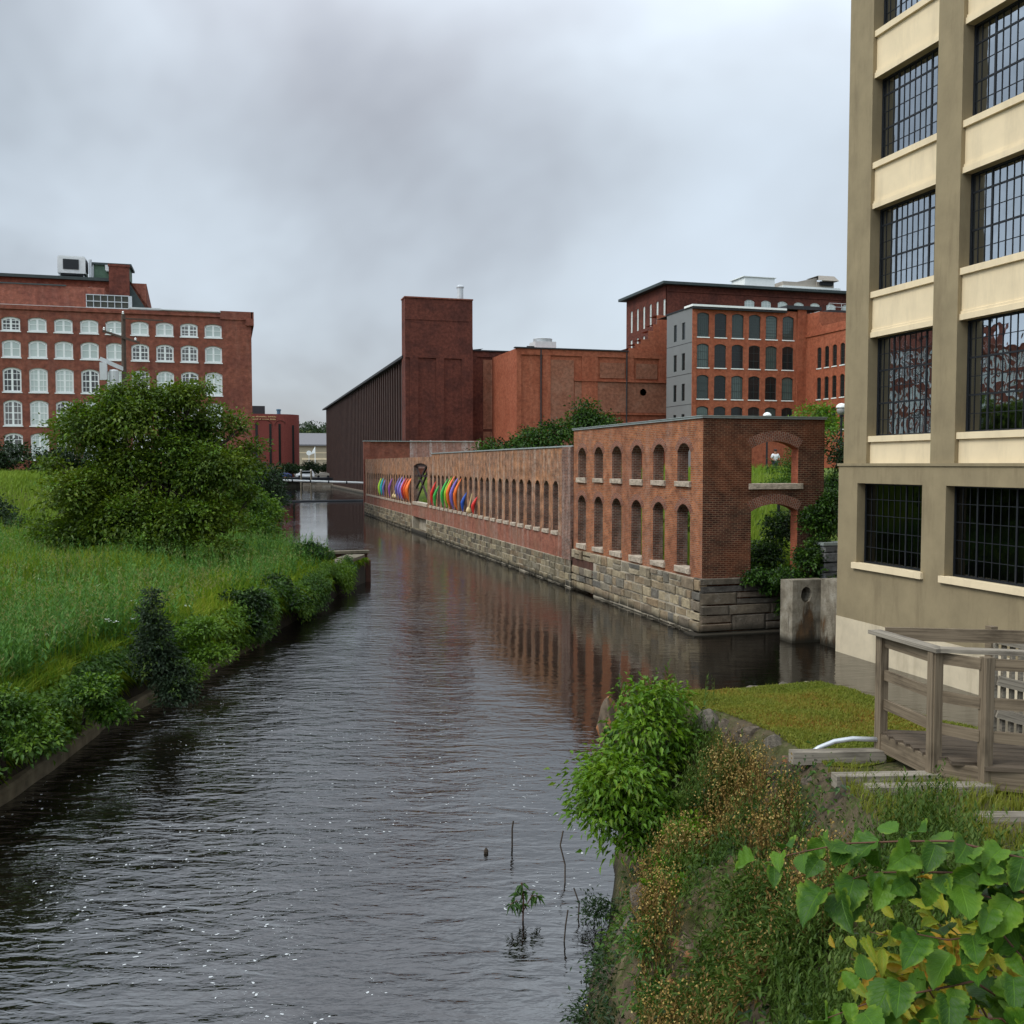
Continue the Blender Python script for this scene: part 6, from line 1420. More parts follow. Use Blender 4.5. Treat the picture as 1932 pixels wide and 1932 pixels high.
for i, (x, y, z, s, m, lab) in enumerate((
    (6.22, 11.75, 2.48, (0.22,0.2,0.2), 'rock_grey', 'grey wall stone nearest the bright shrub top'), (6.30, 11.35, 2.45, (0.2,0.22,0.2), 'rock', 'brown wall stone beside the grey one along the turf edge'),
    (6.33, 10.85, 2.50, (0.24,0.28,0.2), 'rock', 'long brown wall stone in the middle of the turf edge'), (6.36, 10.3, 2.5, (0.2,0.22,0.22), 'rock_grey', 'pale rounded wall stone behind the dry weeds'),
    (6.30, 9.85, 2.42, (0.18,0.16,0.30), 'rock_rust', 'upright reddish wall stone near the first timber'), (6.12, 9.55, 2.38, (0.2,0.16,0.36), 'rock', 'upright tan wall stone left of the first timber'),
    (5.95, 8.75, 2.40, (0.26,0.24,0.36), 'rock', 'large tan stone between the first and second timbers'), (5.85, 8.02, 2.45, (0.2,0.2,0.3), 'rock_grey', 'grey stone under the end of the third timber'),
    (6.15, 7.45, 2.62, (0.22,0.2,0.25), 'rock_grey', 'speckled grey stone below the third timber'))):
    rock('rock', lab, (x-0.06, y, z+0.04), (s[0]*0.95, s[1]*1.1, s[2]*1.05), 10+i, M[m])
for i, (x, y, z, s, m, lab) in enumerate((
    (4.58, 10.05, 0.95, (0.34,0.32,0.36), 'rock', 'dark wet rock under the bright shrub at the water'), (4.38, 10.15, 0.62, (0.2,0.2,0.22), 'rock_grey', 'small wet rock left of the dark one under the shrub'),
    (4.28, 8.5, 1.22, (0.26,0.25,0.26), 'rock_rust', 'reddish brown rock at the waterline below the dry weeds'), (4.12, 8.35, 0.92, (0.17,0.2,0.22), 'rock_rust', 'small brown rock just below the reddish one'),
    (4.05, 7.62, 1.22, (0.18,0.18,0.12), 'rock_rust', 'flat reddish rock near the bottom of the picture'), (3.95, 9.7, 0.35, (0.2,0.18,0.16), 'rock', 'dark stone awash at the water edge'))):
    rock('rock', lab, (x, y, z), s, 40+i, M[m])
mb = MB()
r = random.Random(8)
for k in range(5):
    x, y, w = 6.6+k*0.55+r.uniform(-.1,.1), 13.27+r.uniform(-0.03,0.03), r.uniform(0.18,0.3)
    rock('rock', ('pale stone on the far edge of the turf, '+('leftmost','second from the left','middle one','second from the right','rightmost')[k]), (x, y, 2.46), (w, 0.16, 0.15), 60+k, M['rock_grey'])

# ================================================================ wooden deck
dk = thing('wooden_deck', 'weathered grey wooden viewing deck with plank floor and railing', 'deck', (7, 8.5, 2.8))
FL = np.array([6.82, 9.10]); dv = np.array([0.905, -0.425]); nv = np.array([-0.425, -0.905])
poly = [(6.80,9.14),(6.70,8.06),(6.98,7.68),(7.35,7.44),(9.8,6.0),(14.5,3.8),(14.5,5.55)]
def inside(p):
    c = False
    for (x1,y1),(x2,y2) in zip(poly, poly[1:]+poly[:1]):
        if (y1 > p[1]) != (y2 > p[1]) and p[0] < (x2-x1)*(p[1]-y1)/(y2-y1)+x1: c = not c
    return c
DZ = 3.10
mb = MB(); s = 0.02; r = random.Random(12)
while s < 2.6:
    q = FL+nv*(s+0.065); ts = [t for t in np.arange(-1.5, 9, 0.03) if inside(q+dv*t)]
    if len(ts) > 3:
        a = q+dv*(ts[0]+r.uniform(-0.03,0.0)); b_ = q+dv*ts[-1]; mb.beam((a[0],a[1],DZ-0.02+r.uniform(-.003,.003)), (b_[0],b_[1],DZ-0.02), 0.132, 0.04)
    s += 0.14
mb.build('plank_floor', M['deck'], dk)
posts = [(6.80,9.03),(6.72,8.09),(6.98,7.70),(8.42,6.78),(8.6,8.25),(10.5,7.4)]
for i, (x, y) in enumerate(posts):
    mb = MB(); zt = 4.15 if i < 3 else (4.12 if i > 3 else 4.2)
    mb.box((x-0.048,y-0.048,2.6),(x+0.048,y+0.048,zt)); 
    if i == 1: mb.box((x-0.066,y-0.03,2.7),(x-0.0485,y+0.045,zt-0.01))
    b2 = MB(); 
    for f, p in zip(mb.f, range(len(mb.f))):
        P = [mb.v[k] for k in f]
        if abs(P[0][2]-P[2][2]) > 0.1:
            w_ = [(q[2], (q[0]-x)+(q[1]-y)+i) for q in P]; b2.quad(*P, uv=w_)
        else: b2.quad(*P)
    b2.build('post', M['timber'], dk)
def rail(a, b_, z0, z1, w, h, nm, m='timber', off=0.0):
    mb = MB(); mb.beam((a[0],a[1],z0),(b_[0],b_[1],z1),w,h); mb.build(nm, M[m], dk)
p1, p2, p3, p4, p5, p6 = posts
rail((p1[0]-0.02,p1[1]+0.12),(p2[0]-0.0,p2[1]-0.09),4.17,4.17,0.15,0.04,'cap_rail','timber_pale')
rail((p2[0]+0.02,p2[1]-0.03),(p4[0],p4[1]),4.171,4.22,0.15,0.04,'cap_rail','timber_pale')
rail((p1[0]+0.05,p1[1]+0.02),(11.5,p1[1]-2.16),4.16,4.16,0.04,0.14,'cap_rail')
for a, b_, zs in ((p1,p2,(4.08,3.72,3.40)),):
    for z in zs: rail((a[0]+0.01,a[1]-0.05),(b_[0]+0.01,b_[1]+0.05),z,z,0.036,0.11,'side_rail')
for z0, z1 in ((4.08,4.08),(3.70,3.70),(3.38,3.34)):
    rail((p2[0]+0.05,p2[1]-0.02),(p3[0]-0.04,p3[1]+0.03),z0,z0,0.036,0.11,'side_rail'); rail((p3[0]+0.05,p3[1]-0.02),(p4[0]-0.04,p4[1]+0.03),z0,z1,0.036,0.11,'side_rail')
rail((p1[0]-0.01,p1[1]),(p2[0]-0.01,p2[1]),DZ-0.12,DZ-0.12,0.045,0.19,'fascia'); rail((p2[0]+0.01,p2[1]-0.02),(p3[0]-0.02,p3[1]+0.03),DZ-0.13,DZ-0.13,0.045,0.20,'fascia'); rail((p3[0]+0.03,p3[1]-0.02),(9.8,5.95),DZ-0.13,DZ-0.20,0.045,0.20,'fascia')
for x, y in ((7.6,7.9),(8.8,7.2),(9.8,7.2)):
    mb = MB(); mb.box((x-0.05,y-0.05,1.5),(x+0.05,y+0.05,DZ-0.05)); mb.build('post', M['timber'], dk)
# timbers on the ground
for (a, b_, lab) in (((5.80,9.20,2.84),(6.80,8.98,2.84),'weathered timber sleeper running to the first deck post'), ((5.72,8.30,2.87),(6.75,8.06,2.87),'weathered timber sleeper running to the corner deck post'),
                     ((5.82,7.93,2.87),(7.0,7.64,2.87),'weathered timber sleeper running to the third deck post'), ((6.30,7.02,2.86),(7.5,6.66,2.86),'short timber sleeper at the right frame edge below the deck')):
    mb = MB(); mb.beam(a, b_, 0.15, 0.13); tag(mb.build('timber_sleeper', M['timber_pale'], loc=a), lab, 'timber', 'sleepers below the deck')
mb = MB(); mb.tube([(6.02,9.28,2.80),(6.18,9.25,2.90),(6.34,9.2,2.97),(6.52,9.13,3.005),(6.82,9.02,3.0)], 0.028, 8); tag(mb.build('steel_pipe', M['metal'], smooth=True), 'bent silver pipe lying on the turf beside the first deck post', 'pipe')
# stair with slatted balustrade beyond the deck
bl = thing('slatted_stair', 'slatted wooden stair balustrade with sloping handrail beyond the deck', 'stair', (10, 10, 1))
A_ = np.array([9.05, 9.85]); B_ = np.array([12.2, 8.4])
for k in range(36):
    p = A_+(B_-A_)*k/35; dz = -0.55*k/35*2.2; mb = MB(); mb.box((p[0]-0.026,p[1]-0.02,2.5+dz*0.6),(p[0]+0.026,p[1]+0.02,3.95)); mb.build('slat', M['timber_pale'], bl)
for z0, z1 in ((3.86,3.2),(3.35,2.5),(2.95,2.0)):
    mb = MB(); mb.beam((A_[0],A_[1]-0.05,z0),(B_[0],B_[1]-0.05,z1),0.05,0.12); mb.build('handrail', M['timber_pale'], bl)
for p in (A_, (A_+B_)/2, B_):
    mb = MB(); mb.box((p[0]-0.05,p[1]+0.025,-0.5),(p[0]+0.05,p[1]+0.125,4.0)); mb.build('post', M['timber'], bl)

# ================================================================ near right bank: plants
plant('shrub', 'big bright green box elder shrub with yellow tips over the water', 'shrub', (5.35, 11.5, 0.75),
      [(5.15,11.6,1.75,0.80,0.65,0.65),(5.45,11.7,2.45,0.55,0.5,0.5),(5.35,11.9,2.85,0.36,0.35,0.36),(4.62,11.5,1.55,0.42,0.4,0.42),(5.05,11.3,1.15,0.78,0.5,0.42),(4.55,11.4,2.02,0.18,0.2,0.2),(5.80,11.75,2.15,0.28,0.3,0.42),(4.95,11.5,2.05,0.5,0.4,0.35),(5.0,11.3,1.55,0.6,0.4,0.35)],
      M['lf_shrub'], 620, 13, 0.14, 0.095, 0.46, 0.035, seed=110, tips=(M['lf_tip'], 120), droop=0.25, shell=0.35, flat=0.45, lobes=4)
rng = np.random.default_rng(31)
def weed_plant(name, label, x, y, z, h, n, L, mat, aspect=0.3, spread=0.12, nl=22, taper=0.5, group=None):
    t = thing(name, label, 'weed', (x, y, z), group); P = np.array([[x, y, z]])+rng.normal(size=(n, 3))*[spread, spread, 0.0]
    V, F = stalks(rng, P, h*(0.7+0.3*rng.random(n)), nl, L, aspect, taper, 0.012, 0.10); np_mesh('foliage', V, F, mat, t); return t
weed_plant('weed_plant', 'leafy dark weed left of the shrub top beside the rusty rock', 5.62, 12.9, 1.9, 1.05, 7, 0.17, M['lf_mid'], group='tall weeds at the tip of the right bank')
weed_plant('weed_plant', 'leafy pale weed standing tallest behind the shrub top', 5.98, 12.75, 2.2, 0.98, 5, 0.16, M['lf_willow'], 0.36, 0.07, group='tall weeds at the tip of the right bank')
weed_plant('weed_plant', 'thin spire weed rising from the left corner of the turf', 6.42, 12.4, 2.5, 0.80, 1, 0.075, M['lf_willow'], 0.3, 0.01, 34, group='tall weeds at the tip of the right bank')
weed_plant('weed_plant', 'shorter thin spire weed right of the taller one on the turf', 6.68, 12.6, 2.5, 0.50, 1, 0.06, M['lf_willow'], 0.3, 0.01, 24, group='tall weeds at the tip of the right bank')
weed_plant('weed_plant', 'low green weed hugging the left side of the rusty rock', 5.28, 13.1, 1.75, 0.5, 6, 0.13, M['lf_mid'], 0.6, 0.12, group='tall weeds at the tip of the right bank')
def bank_pts(n, y0, y1, t0, t1):
    y = rng.uniform(y0, y1, n); ex = np.interp(y, EX[:,0], EX[:,1]); wx = np.interp(y, WX[:,0], WX[:,1]); x = wx+(ex-wx)*rng.uniform(t0, t1, n)
    return np.stack([x, y, right_bank_z(x, y)-0.03], 1)
def sub(P, s, seed, lo): return P[vnoise(P[:,0]+20, P[:,1]+20, s, seed) > lo]
# dry seed weeds
P = sub(bank_pts(2600, 6.4, 10.9, 0.30, 0.86), 1.5, 5, 0.42); n = len(P)
V, F = stalks(rng, P, 0.22+0.36*rng.random(n), 13, 0.045, 0.4, 0.2, 0.005, 0.28)
k = n*3; t = rng.random(k)*0.6+0.45; C_ = np.repeat(P, 3, 0)+np.stack([rng.normal(size=k)*0.06, rng.normal(size=k)*0.06, t*0.48], 1)
V2, F2 = leaves(C_, rng.normal(size=(k, 3)), unit(rng.normal(size=(k, 3))), np.full(k, 0.024), np.full(k, 0.020), 0.3)
Vf, Ff, mi = cat_mesh([(V, F), (V2, F2)])
stuff(np_mesh('dry_weeds', Vf, Ff, [M['dry'], M['dryflower']], midx=mi), 'brown dry seeding weeds on the steep right bank', 'weeds')
# green grey weeds near the turf edge, and the seedy green patch behind the near shrub
Pa = np.concatenate([bank_pts(420, 10.2, 12.9, 0.55, 0.86), bank_pts(600, 6.6, 10.8, 0.30, 0.88)]); Pb = bank_pts(900, 4.6, 6.9, 0.62, 1.15)
Va, Fa = stalks(rng, Pa, 0.20+0.32*rng.random(len(Pa)), 18, 0.08, 0.28, 0.4, 0.006, 0.2); Vb, Fb = stalks(rng, Pb, 0.30+0.35*rng.random(len(Pb)), 22, 0.06, 0.3, 0.2, 0.006, 0.15)
Vf, Ff, _ = cat_mesh([(Va, Fa), (Vb, Fb)])
stuff(np_mesh('grey_green_weeds', Vf, Ff, M['lf_willow']), 'grey green seeding weeds on the right bank', 'weeds')
# undergrowth: low leaves over rock
P = np.concatenate([sub(bank_pts(9000, 3.5, 13.0, 0.02, 1.0), 1.1, 9, 0.40), sub(bank_pts(5000, 5.5, 10.5, 0.0, 0.75), 1.4, 10, 0.50)]); n = len(P)
V, F = leaves(P+rng.normal(size=(n,3))*[0.05,0.05,0.08]+[0,0,0.08], rng.normal(size=(n,3))*[1,1,0.35]+[-0.4,-0.2,0], np.tile([[-0.3,-0.4,1.0]], (n,1))+rng.normal(size=(n,3))*0.3, 0.035+0.06*rng.random(n), 0.02+0.025*rng.random(n), droop=0.3)
stuff(np_mesh('undergrowth', V, F, [M['lf_mid'], M['lf_willow'], M['lf_dark']], midx=np.tile((rng.random(n)*3).astype(int), 2)), 'low leafy undergrowth creeping over the right bank rocks', 'undergrowth')
plant('vine', 'bright green vine trailing between the wet rock and the dry weeds', 'vine', (5.25, 10.3, 1.4), [(5.15,10.3,1.62,0.25,0.3,0.26),(4.85,9.85,1.5,0.26,0.3,0.22),(4.45,9.3,1.45,0.26,0.3,0.2)], M['lf_shrub'], 150, 12, 0.07, 0.075, 0.6, 0.015, seed=120, n_sub=1)
plant('willow_shrub', 'grey green narrow leaved willow shrub low on the near right bank', 'shrub', (4.3, 7.0, 1.6), [(4.55,7.55,2.1,0.36,0.4,0.36),(4.2,7.1,1.85,0.4,0.4,0.36),(4.25,6.45,2.3,0.36,0.4,0.36),(3.95,6.25,2.05,0.4,0.4,0.36),(4.1,7.7,1.5,0.3,0.35,0.28),(3.85,7.0,1.5,0.36,0.4,0.3)], M['lf_willow'], 520, 12, 0.10, 0.085, 0.24, 0.018, seed=121, shell=0.3)
plant('willow_shrub', 'small leafy seedling clump at the bottom water edge', 'shrub', (3.75, 8.3, 0.6), [(3.8,8.3,0.9,0.3,0.36,0.25),(3.55,7.7,0.85,0.3,0.35,0.25),(4.05,8.9,1.2,0.26,0.3,0.2)], M['lf_mid'], 170, 12, 0.08, 0.07, 0.35, 0.012, seed=122, shell=0.3)
plant('water_weed', 'dark leafy weeds trailing in the water at the bottom edge', 'weed', (3.75, 9.4, 0.1), [(3.8,9.6,0.42,0.3,0.45,0.18),(3.62,9.0,0.4,0.25,0.45,0.18),(3.45,9.3,0.12,0.25,0.5,0.12),(4.15,10.4,0.25,0.25,0.45,0.18),(4.7,11.7,0.2,0.3,0.5,0.18)], M['lf_dark'], 320, 10, 0.09, 0.06, 0.35, 0.01, seed=123, shell=0.2, n_sub=1)
# moss and turf blades
n = 42000; y = rng.uniform(8.9, 13.25, n); e = np.interp(y, EX[:,0], EX[:,1])+0.05; x = e+(8.87-e)*rng.random(n)
V, F = blades(rng, np.stack([x, y, turf_z(x, y)-0.004], 1), 0.018+0.035*rng.random(n), np.full(n, 0.012), 0.9)
stuff(np_mesh('turf_grass', V, F, M['moss']), 'short mossy yellow green turf on the stone spit', 'grass')
n = 9000; y = rng.uniform(4.5, 8.9, n); x = np.interp(y, EX[:,0], EX[:,1])+rng.random(n)*1.9; k = vnoise(x, y, 1.2, 15) > 0.35; x, y = x[k], y[k]; n = len(x)
V, F = blades(rng, np.stack([x, y, right_bank_z(x, y)-0.01], 1), 0.05+0.16*rng.random(n), np.full(n, 0.009), 0.7)
stuff(np_mesh('sleeper_grass', V, F, M['moss']), 'tufty grass growing between the timber sleepers', 'grass')

# broad leaves close to the camera
def bigleaves(P, D, Nn, L, wid=0.78, fold=0.16, curl=0.18, heart=True, rng=None):
    T = 15; t = np.linspace(0, 1, T)
    prof = np.sin(np.pi*np.clip(t, 0, 1)**(0.72 if heart else 0.85))**(0.62 if heart else 1.0)*(1-0.12*t)
    prof = prof*(1+0.075*np.where(np.arange(T) % 2 == 0, 1, -1)); prof[0] = 0.10 if heart else 0.03; prof[-1] = 0.0
    a = np.array([-1, -0.5, 0, 0.5, 1.0]); n = len(P); D = unit(D); S = unit(np.cross(D, Nn)); N_ = np.cross(S, D)
    tt, aa = np.meshgrid(t, a, indexing='ij'); w = prof[:, None]*aa*wid*0.5
    hgt = fold*np.abs(aa)*prof[:, None]*0.9-curl*tt**2+0.025*np.sin(tt*22)*np.abs(aa)
    Lx = L[:, None, None]
    cu = (0.4+1.9*rng.random(n))[:, None, None]
    V = P[:, None, None, :]+D[:, None, None, :]*(tt[None]*Lx)[..., None]+S[:, None, None, :]*(w[None]*Lx)[..., None]+N_[:, None, None, :]*(hgt[None]*cu*Lx)[..., None]
    m = T*5; i, j = np.meshgrid(np.arange(T-1), np.arange(4), indexing='ij'); q = (i*5+j).ravel(); Fq = np.stack([q, q+1, q+6, q+5], 1)
    F = (Fq[None]+(np.arange(n)*m)[:, None, None]).reshape(-1, 4); uv = np.stack([aa*0.5+0.5, tt], -1).reshape(-1, 2)
    return V.reshape(-1, 3), F, np.tile(uv[Fq.ravel()], (n, 1))
def veinleaf(name, cols, edge):
    m, t = newmat(name); uv = nd(t, 'ShaderNodeTexCoord').outputs['UV']; isl = nd(t, 'ShaderNodeNewGeometry').outputs['Random Per Island']; pos = nd(t, 'ShaderNodeNewGeometry').outputs['Position']
    s = nd(t, 'ShaderNodeSeparateXYZ', {0: uv}).outputs; a = nd(t, 'ShaderNodeMath', {0: nd(t, 'ShaderNodeMath', {0: s['X'], 1: 0.5}, operation='SUBTRACT').outputs[0]}, operation='ABSOLUTE').outputs[0]
    f = nd(t, 'ShaderNodeMath', {0: mul(t, isl, 0.75), 1: mapr(t, noise(t, pos, 9, 4), 0.3, 0.7, 0.0, 0.4)}, operation='ADD').outputs[0]
    col = ramp(t, f, *[(i/(len(cols)-1), c) for i, c in enumerate(cols)])
    ph = nd(t, 'ShaderNodeMath', {0: mul(t, s['Y'], 8.0), 1: mul(t, a, -7.0)}, operation='ADD').outputs[0]
    fr = nd(t, 'ShaderNodeMath', {0: ph}, operation='FRACT').outputs[0]
    v1 = mapr(t, nd(t, 'ShaderNodeMath', {0: nd(t, 'ShaderNodeMath', {0: fr, 1: 0.5}, operation='SUBTRACT').outputs[0]}, operation='ABSOLUTE').outputs[0], 0.40, 0.49, 0.0, 0.75)
    v2 = mapr(t, a, 0.0, 0.03, 1.0, 0.0); vein = nd(t, 'ShaderNodeMath', {0: v1, 1: v2}, operation='MAXIMUM').outputs[0]
    col = mix(t, mul(t, vein, 0.35), col, tuple(min(1, c*1.9) for c in cols[-1]))
    eg = mul(t, mapr(t, a, 0.30, 0.5, 0.0, 0.9), mapr(t, noise(t, pos, 14, 2), 0.4, 0.6, 0.0, 1.0)); col = mix(t, eg, col, edge)
    bmp = nd(t, 'ShaderNodeBump', {'Height': nd(t, 'ShaderNodeMath', {0: mul(t, vein, -1.0), 1: noise(t, pos, 45, 3)}, operation='ADD').outputs[0], 'Strength': 0.5, 'Distance': 0.003})
    p = nd(t, 'ShaderNodeBsdfPrincipled', {'Base Color': col, 'Roughness': 0.55, 'Specular IOR Level': 0.35, 'Normal': bmp.outputs[0]})
    tr = nd(t, 'ShaderNodeBsdfTranslucent', {'Color': mix(t, 0.4, col, (0.9,1,0.2), 'MULTIPLY')}); ms = nd(t, 'ShaderNodeMixShader', {0: 0.28, 1: p.outputs[0], 2: tr.outputs[0]})
    nd(t, 'ShaderNodeOutputMaterial', {'Surface': ms.outputs[0]}); return m
M['lf_linden'] = veinleaf('broad_leaf', [(0.020,0.062,0.005), (0.046,0.125,0.008), (0.105,0.215,0.012)], (0.17,0.27,0.018))
M['lf_maple'] = veinleaf('yellow_leaf', [(0.09,0.16,0.008), (0.17,0.23,0.010), (0.26,0.25,0.012), (0.36,0.17,0.010)], (0.28,0.28,0.02))
def leafy_branch(mb, pts, r0, r1, n, L, rng, side=None, spread=0.06, wid=0.8, up=0.8):
    """stem tube through pts; returns leaves set alternately along it"""
    pts = np.array(pts, float); mb.tube([tuple(p) for p in pts], list(np.linspace(r0, r1, len(pts))), 6)
    seg = np.linalg.norm(np.diff(pts, axis=0), axis=1); cum = np.concatenate([[0], np.cumsum(seg)]); n = int(n*1.9); s = np.linspace(0.35, 1.0, n)*cum[-1]
    P = np.stack([np.interp(s, cum, pts[:, k]) for k in range(3)], 1); T_ = np.stack([np.gradient(P[:, k]) for k in range(3)], 1) if n > 1 else pts[-1:]-pts[:1]
    T_ = unit(T_); S = unit(np.cross(T_, np.array([[0,0,1.0]]))); sg = np.where(np.arange(n) % 2 == 0, 1, -1)[:, None]
    D = unit(T_*0.35+S*sg*0.9+rng.normal(size=(n, 3))*0.35+np.array([[0,0,-0.25]])); N_ = unit(np.array([[-0.42,-0.55,up]])+rng.normal(size=(n, 3))*0.30)
    return P+D*0.02+rng.normal(size=(n, 3))*spread*0.3, D, N_, L*(0.55+0.75*rng.random(n))
def near_shrub(name, label, base, branches, mat, L, seed, wid=0.82, heart=True, curl=0.2, up=0.8):
    rng = np.random.default_rng(seed); t = thing(name, label, 'shrub', base); mb = MB(); Q = []
    for pts, n in branches: Q.append(leafy_branch(mb, list(pts), 0.0045, 0.0012, n, L, rng, up=up))
    mb.build('stem', M['twig'], t, smooth=True)
    P, D, N_, l = [np.concatenate([q[k] for q in Q]) for k in range(4)]
    V, F, UV = bigleaves(P, D, N_, l, wid, curl=curl, heart=heart, rng=rng); o = np_mesh('foliage', V, F, mat, t, UV=UV)
    o.data.polygons.foreach_set('use_smooth', [True]*len(o.data.polygons)); return t
near_shrub('linden_shrub', 'broad leaved dark green shrub with a long branch reaching left in front of the bank', (2.75, 2.0, 3.0), [
    ([(2.75,2.0,3.0),(2.5,1.98,4.3),(1.92,1.95,5.01),(1.78,2.07,5.03),(1.68,2.15,5.01),(1.57,2.22,4.99),(1.48,2.27,4.96),(1.385,2.31,4.93)], 46),
    ([(2.2,1.9,4.75),(1.83,1.99,4.97),(1.73,2.08,4.95),(1.62,2.16,4.93),(1.50,2.22,4.88)], 24),
    ([(2.4,1.9,4.2),(2.05,1.9,4.72),(1.88,1.93,4.90),(1.80,2.0,4.92)], 16),
    ([(2.4,1.9,4.1),(2.0,1.95,4.65),(1.84,1.96,4.83),(1.73,2.02,4.80),(1.64,2.10,4.80)], 20),
    ([(2.4,1.9,3.9),(2.0,1.95,4.55),(1.76,1.96,4.72),(1.66,2.0,4.69),(1.55,2.06,4.65),(1.44,2.10,4.60)], 26),
    ([(2.5,1.8,4.0),(2.1,1.85,4.6),(1.9,1.86,4.74),(1.80,1.90,4.74)], 18),
    ([(2.4,1.8,3.8),(2.0,1.85,4.45),(1.78,1.89,4.66),(1.69,1.95,4.64),(1.58,2.0,4.60)], 24),
    ([(2.5,1.75,3.8),(2.1,1.75,4.5),(1.88,1.80,4.68),(1.78,1.86,4.66)], 18),
    ([(2.4,1.75,3.7),(1.95,1.8,4.4),(1.72,1.88,4.55),(1.60,1.95,4.54)], 20)], M['lf_linden'], 0.086, 200)
near_shrub('maple_sapling', 'yellow green sapling with orange tips between the broad leaves and the weeds', (2.9, 3.0, 2.95), [
    ([(2.9,3.0,2.95),(2.4,2.75,4.1),(2.10,2.62,4.46),(1.96,2.64,4.50)], 48),
    ([(2.9,3.0,2.95),(2.35,2.65,4.05),(2.08,2.58,4.40),(2.03,2.56,4.52)], 46),
    ([(2.5,2.8,3.9),(2.15,2.68,4.25),(1.98,2.62,4.38),(1.88,2.63,4.43)], 44),
    ([(2.5,2.8,3.9),(2.2,2.6,4.2),(2.0,2.57,4.30),(1.92,2.56,4.34)], 40),
    ([(2.9,3.0,3.0),(2.7,3.0,4.0),(2.58,3.0,4.36),(2.51,3.01,4.48)], 50),
    ([(2.9,3.0,3.0),(2.8,2.9,4.0),(2.72,2.88,4.38),(2.66,2.88,4.50)], 46),
    ([(2.7,2.9,3.9),(2.5,2.85,4.2),(2.42,2.82,4.34),(2.36,2.80,4.40)], 40),
    ([(2.7,2.8,3.9),(2.5,2.65,4.25),(2.40,2.56,4.42),(2.30,2.46,4.52)], 44)], M['lf_maple'], 0.075, 210, 0.42, False, 0.35, 0.6)

# ================================================================ things in the water
n = 6500; rng = np.random.default_rng(55)
y = 8.5*(3.2)**(rng.random(n)**1.1); x = -0.30*y+1.5+rng.random(n)*(y*0.62+1.5)
k = (vnoise(x, y, 0.55, 91)*0.6+vnoise(x, y, 1.9, 92)*0.4 > 0.47) & (x > left_edge(y)+0.4) & (x < np.interp(y, WX[:,0], WX[:,1])-0.1); x, y = x[k], y[k]; n = len(x)
sz = 0.004+0.016*rng.random(n)**5.0; a = rng.random(n)*6.28; K = 6; ang = np.arange(K)*2*pi/K; jit = 0.6+0.7*rng.random((n, K)); el = 1+1.2*rng.random(n)
cx = np.cos(ang)[None]*jit*sz[:, None]*el[:, None]; cy = np.sin(ang)[None]*jit*sz[:, None]
X_ = x[:, None]+cx*np.cos(a)[:, None]-cy*np.sin(a)[:, None]; Y_ = y[:, None]+cx*np.sin(a)[:, None]+cy*np.cos(a)[:, None]
V = np.stack([X_, Y_, np.full_like(X_, 0.003)], -1); ctr = np.stack([x, y, np.full(n, 0.005)], -1)[:, None]; V = np.concatenate([V, ctr], 1).reshape(-1, 3)
b0 = np.arange(n)*(K+1); F = np.concatenate([np.stack([b0+i, b0+(i+1) % K, b0+K], 1) for i in range(K)])
stuff(np_mesh('foam', V, F, plain('foam_bubbles', (0.50,0.52,0.52), 0.9, 0.1)), 'white foam flecks drifting on the near water', 'foam')
wp = thing('water_plant', 'single leafy green plant standing in the open water', 'water plant', (3.65, 12.1, 0))
rg = np.random.default_rng(3); m_ = MB()
pts = [(3.65,12.1,-0.1),(3.66,12.1,0.25),(3.64,12.12,0.5)]; m_.tube(pts, 0.012, 5); m_.tube([(3.65,12.1,0.1),(3.55,12.05,0.3),(3.45,12.0,0.28)], 0.008, 5); m_.tube([(3.65,12.1,0.12),(3.78,12.1,0.32),(3.86,12.1,0.3)], 0.008, 5); m_.build('stem', M['twig'], wp)
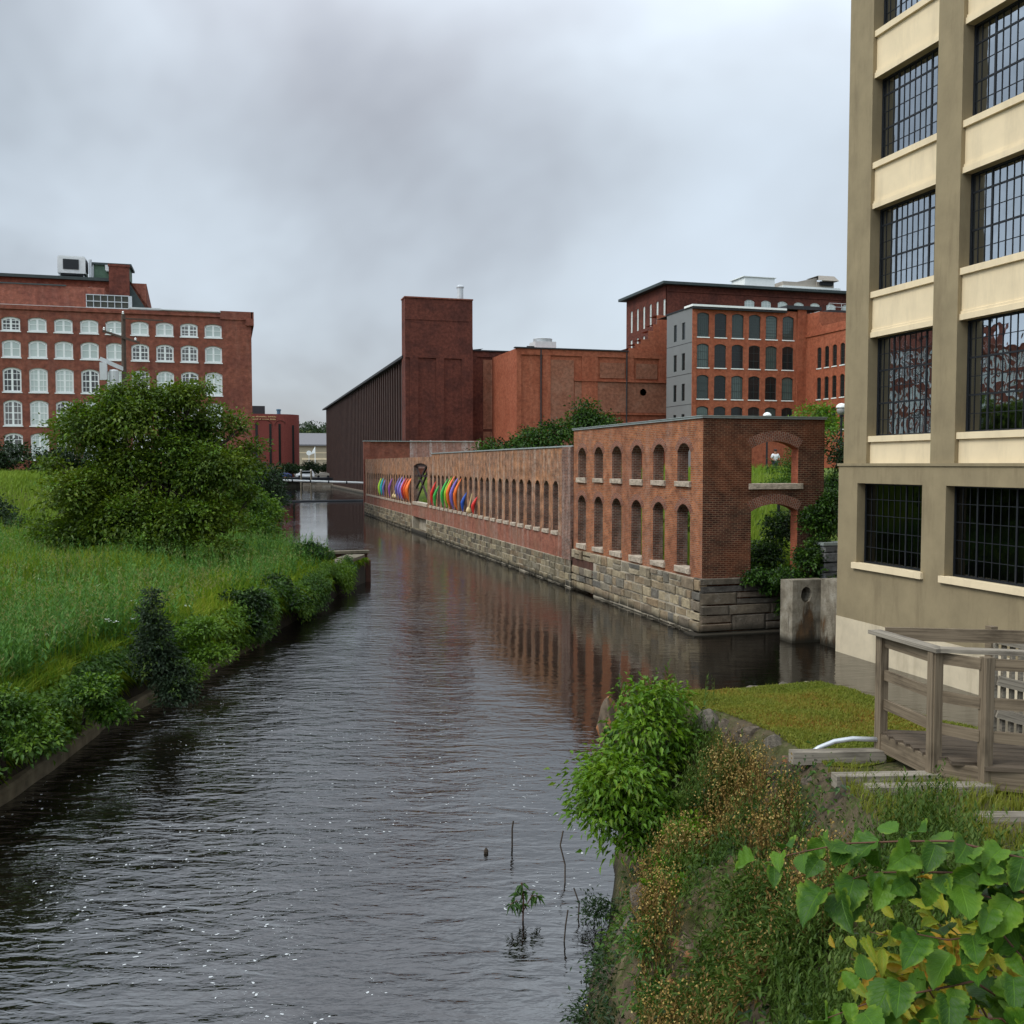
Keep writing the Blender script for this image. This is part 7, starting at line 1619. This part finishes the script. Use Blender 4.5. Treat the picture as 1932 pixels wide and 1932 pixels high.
C_ = np.array([(3.64,12.12,0.48),(3.6,12.1,0.36),(3.7,12.1,0.36),(3.46,12.0,0.28),(3.52,12.03,0.3),(3.85,12.1,0.3),(3.78,12.1,0.32),(3.65,12.1,0.22)]); C_ = np.repeat(C_, 7, 0)
V, F = leaves(C_, rg.normal(size=(56,3))+[0,0,-0.5], np.tile([[0,-0.3,1.0]], (56,1)), 0.10+0.06*rg.random(56), np.full(56, 0.04), droop=0.35); np_mesh('foliage', V, F, M['lf_mid'], wp)
def twig(label, pts, r=0.012):
    mb = MB(); mb.tube(pts, r, 5); return tag(mb.build('twig', M['bark'], loc=pts[0]), label, 'twig', 'dead twigs standing in the water')
twig('thin upright stem with seed spike in the open water above the leafy plant', [(4.2,14.5,-0.1),(4.2,14.5,0.3),(4.22,14.5,0.42)], 0.014)
twig('bent dark stem right of the leafy water plant', [(3.98,11.4,-0.05),(4.0,11.4,0.2),(4.05,11.45,0.38)], 0.010)
twig('broken dark twig slanting beside the bright shrub', [(4.55,13.0,-0.05),(4.62,13.2,0.2),(4.58,13.3,0.45),(4.66,13.4,0.62)], 0.012)
twig('forked dark twig at the left foot of the bright shrub', [(4.35,11.9,-0.05),(4.40,12.0,0.18),(4.36,12.1,0.35)], 0.010)
twig('dark stick lying on the water left of the wet rocks', [(4.28,11.15,0.02),(4.55,11.0,0.03),(4.85,10.9,0.02)], 0.018)
mb = MB(); mb.lathe((3.75,14.4,-0.03), [(0.02,0),(0.035,0.03),(0.038,0.06),(0.025,0.095),(0.01,0.11)], 8); tag(mb.build('driftwood_stub', M['bark'], loc=(3.75,14.4,0)), 'small dark driftwood stub poking out of the open water', 'driftwood')
mb = MB(); mb.raw([(3.62,9.75,0.03),(3.80,9.70,0.05),(3.86,9.82,0.04),(3.70,9.88,0.06),(3.98,9.70,0.03),(4.02,9.78,0.04)], [(0,1,2,3),(1,4,5,2)]); tag(mb.build('litter', plain('yellow_paper', (0.62,0.45,0.12), 0.7), loc=(3.8,9.8,0)), 'crumpled yellow litter floating at the bottom water edge', 'litter')
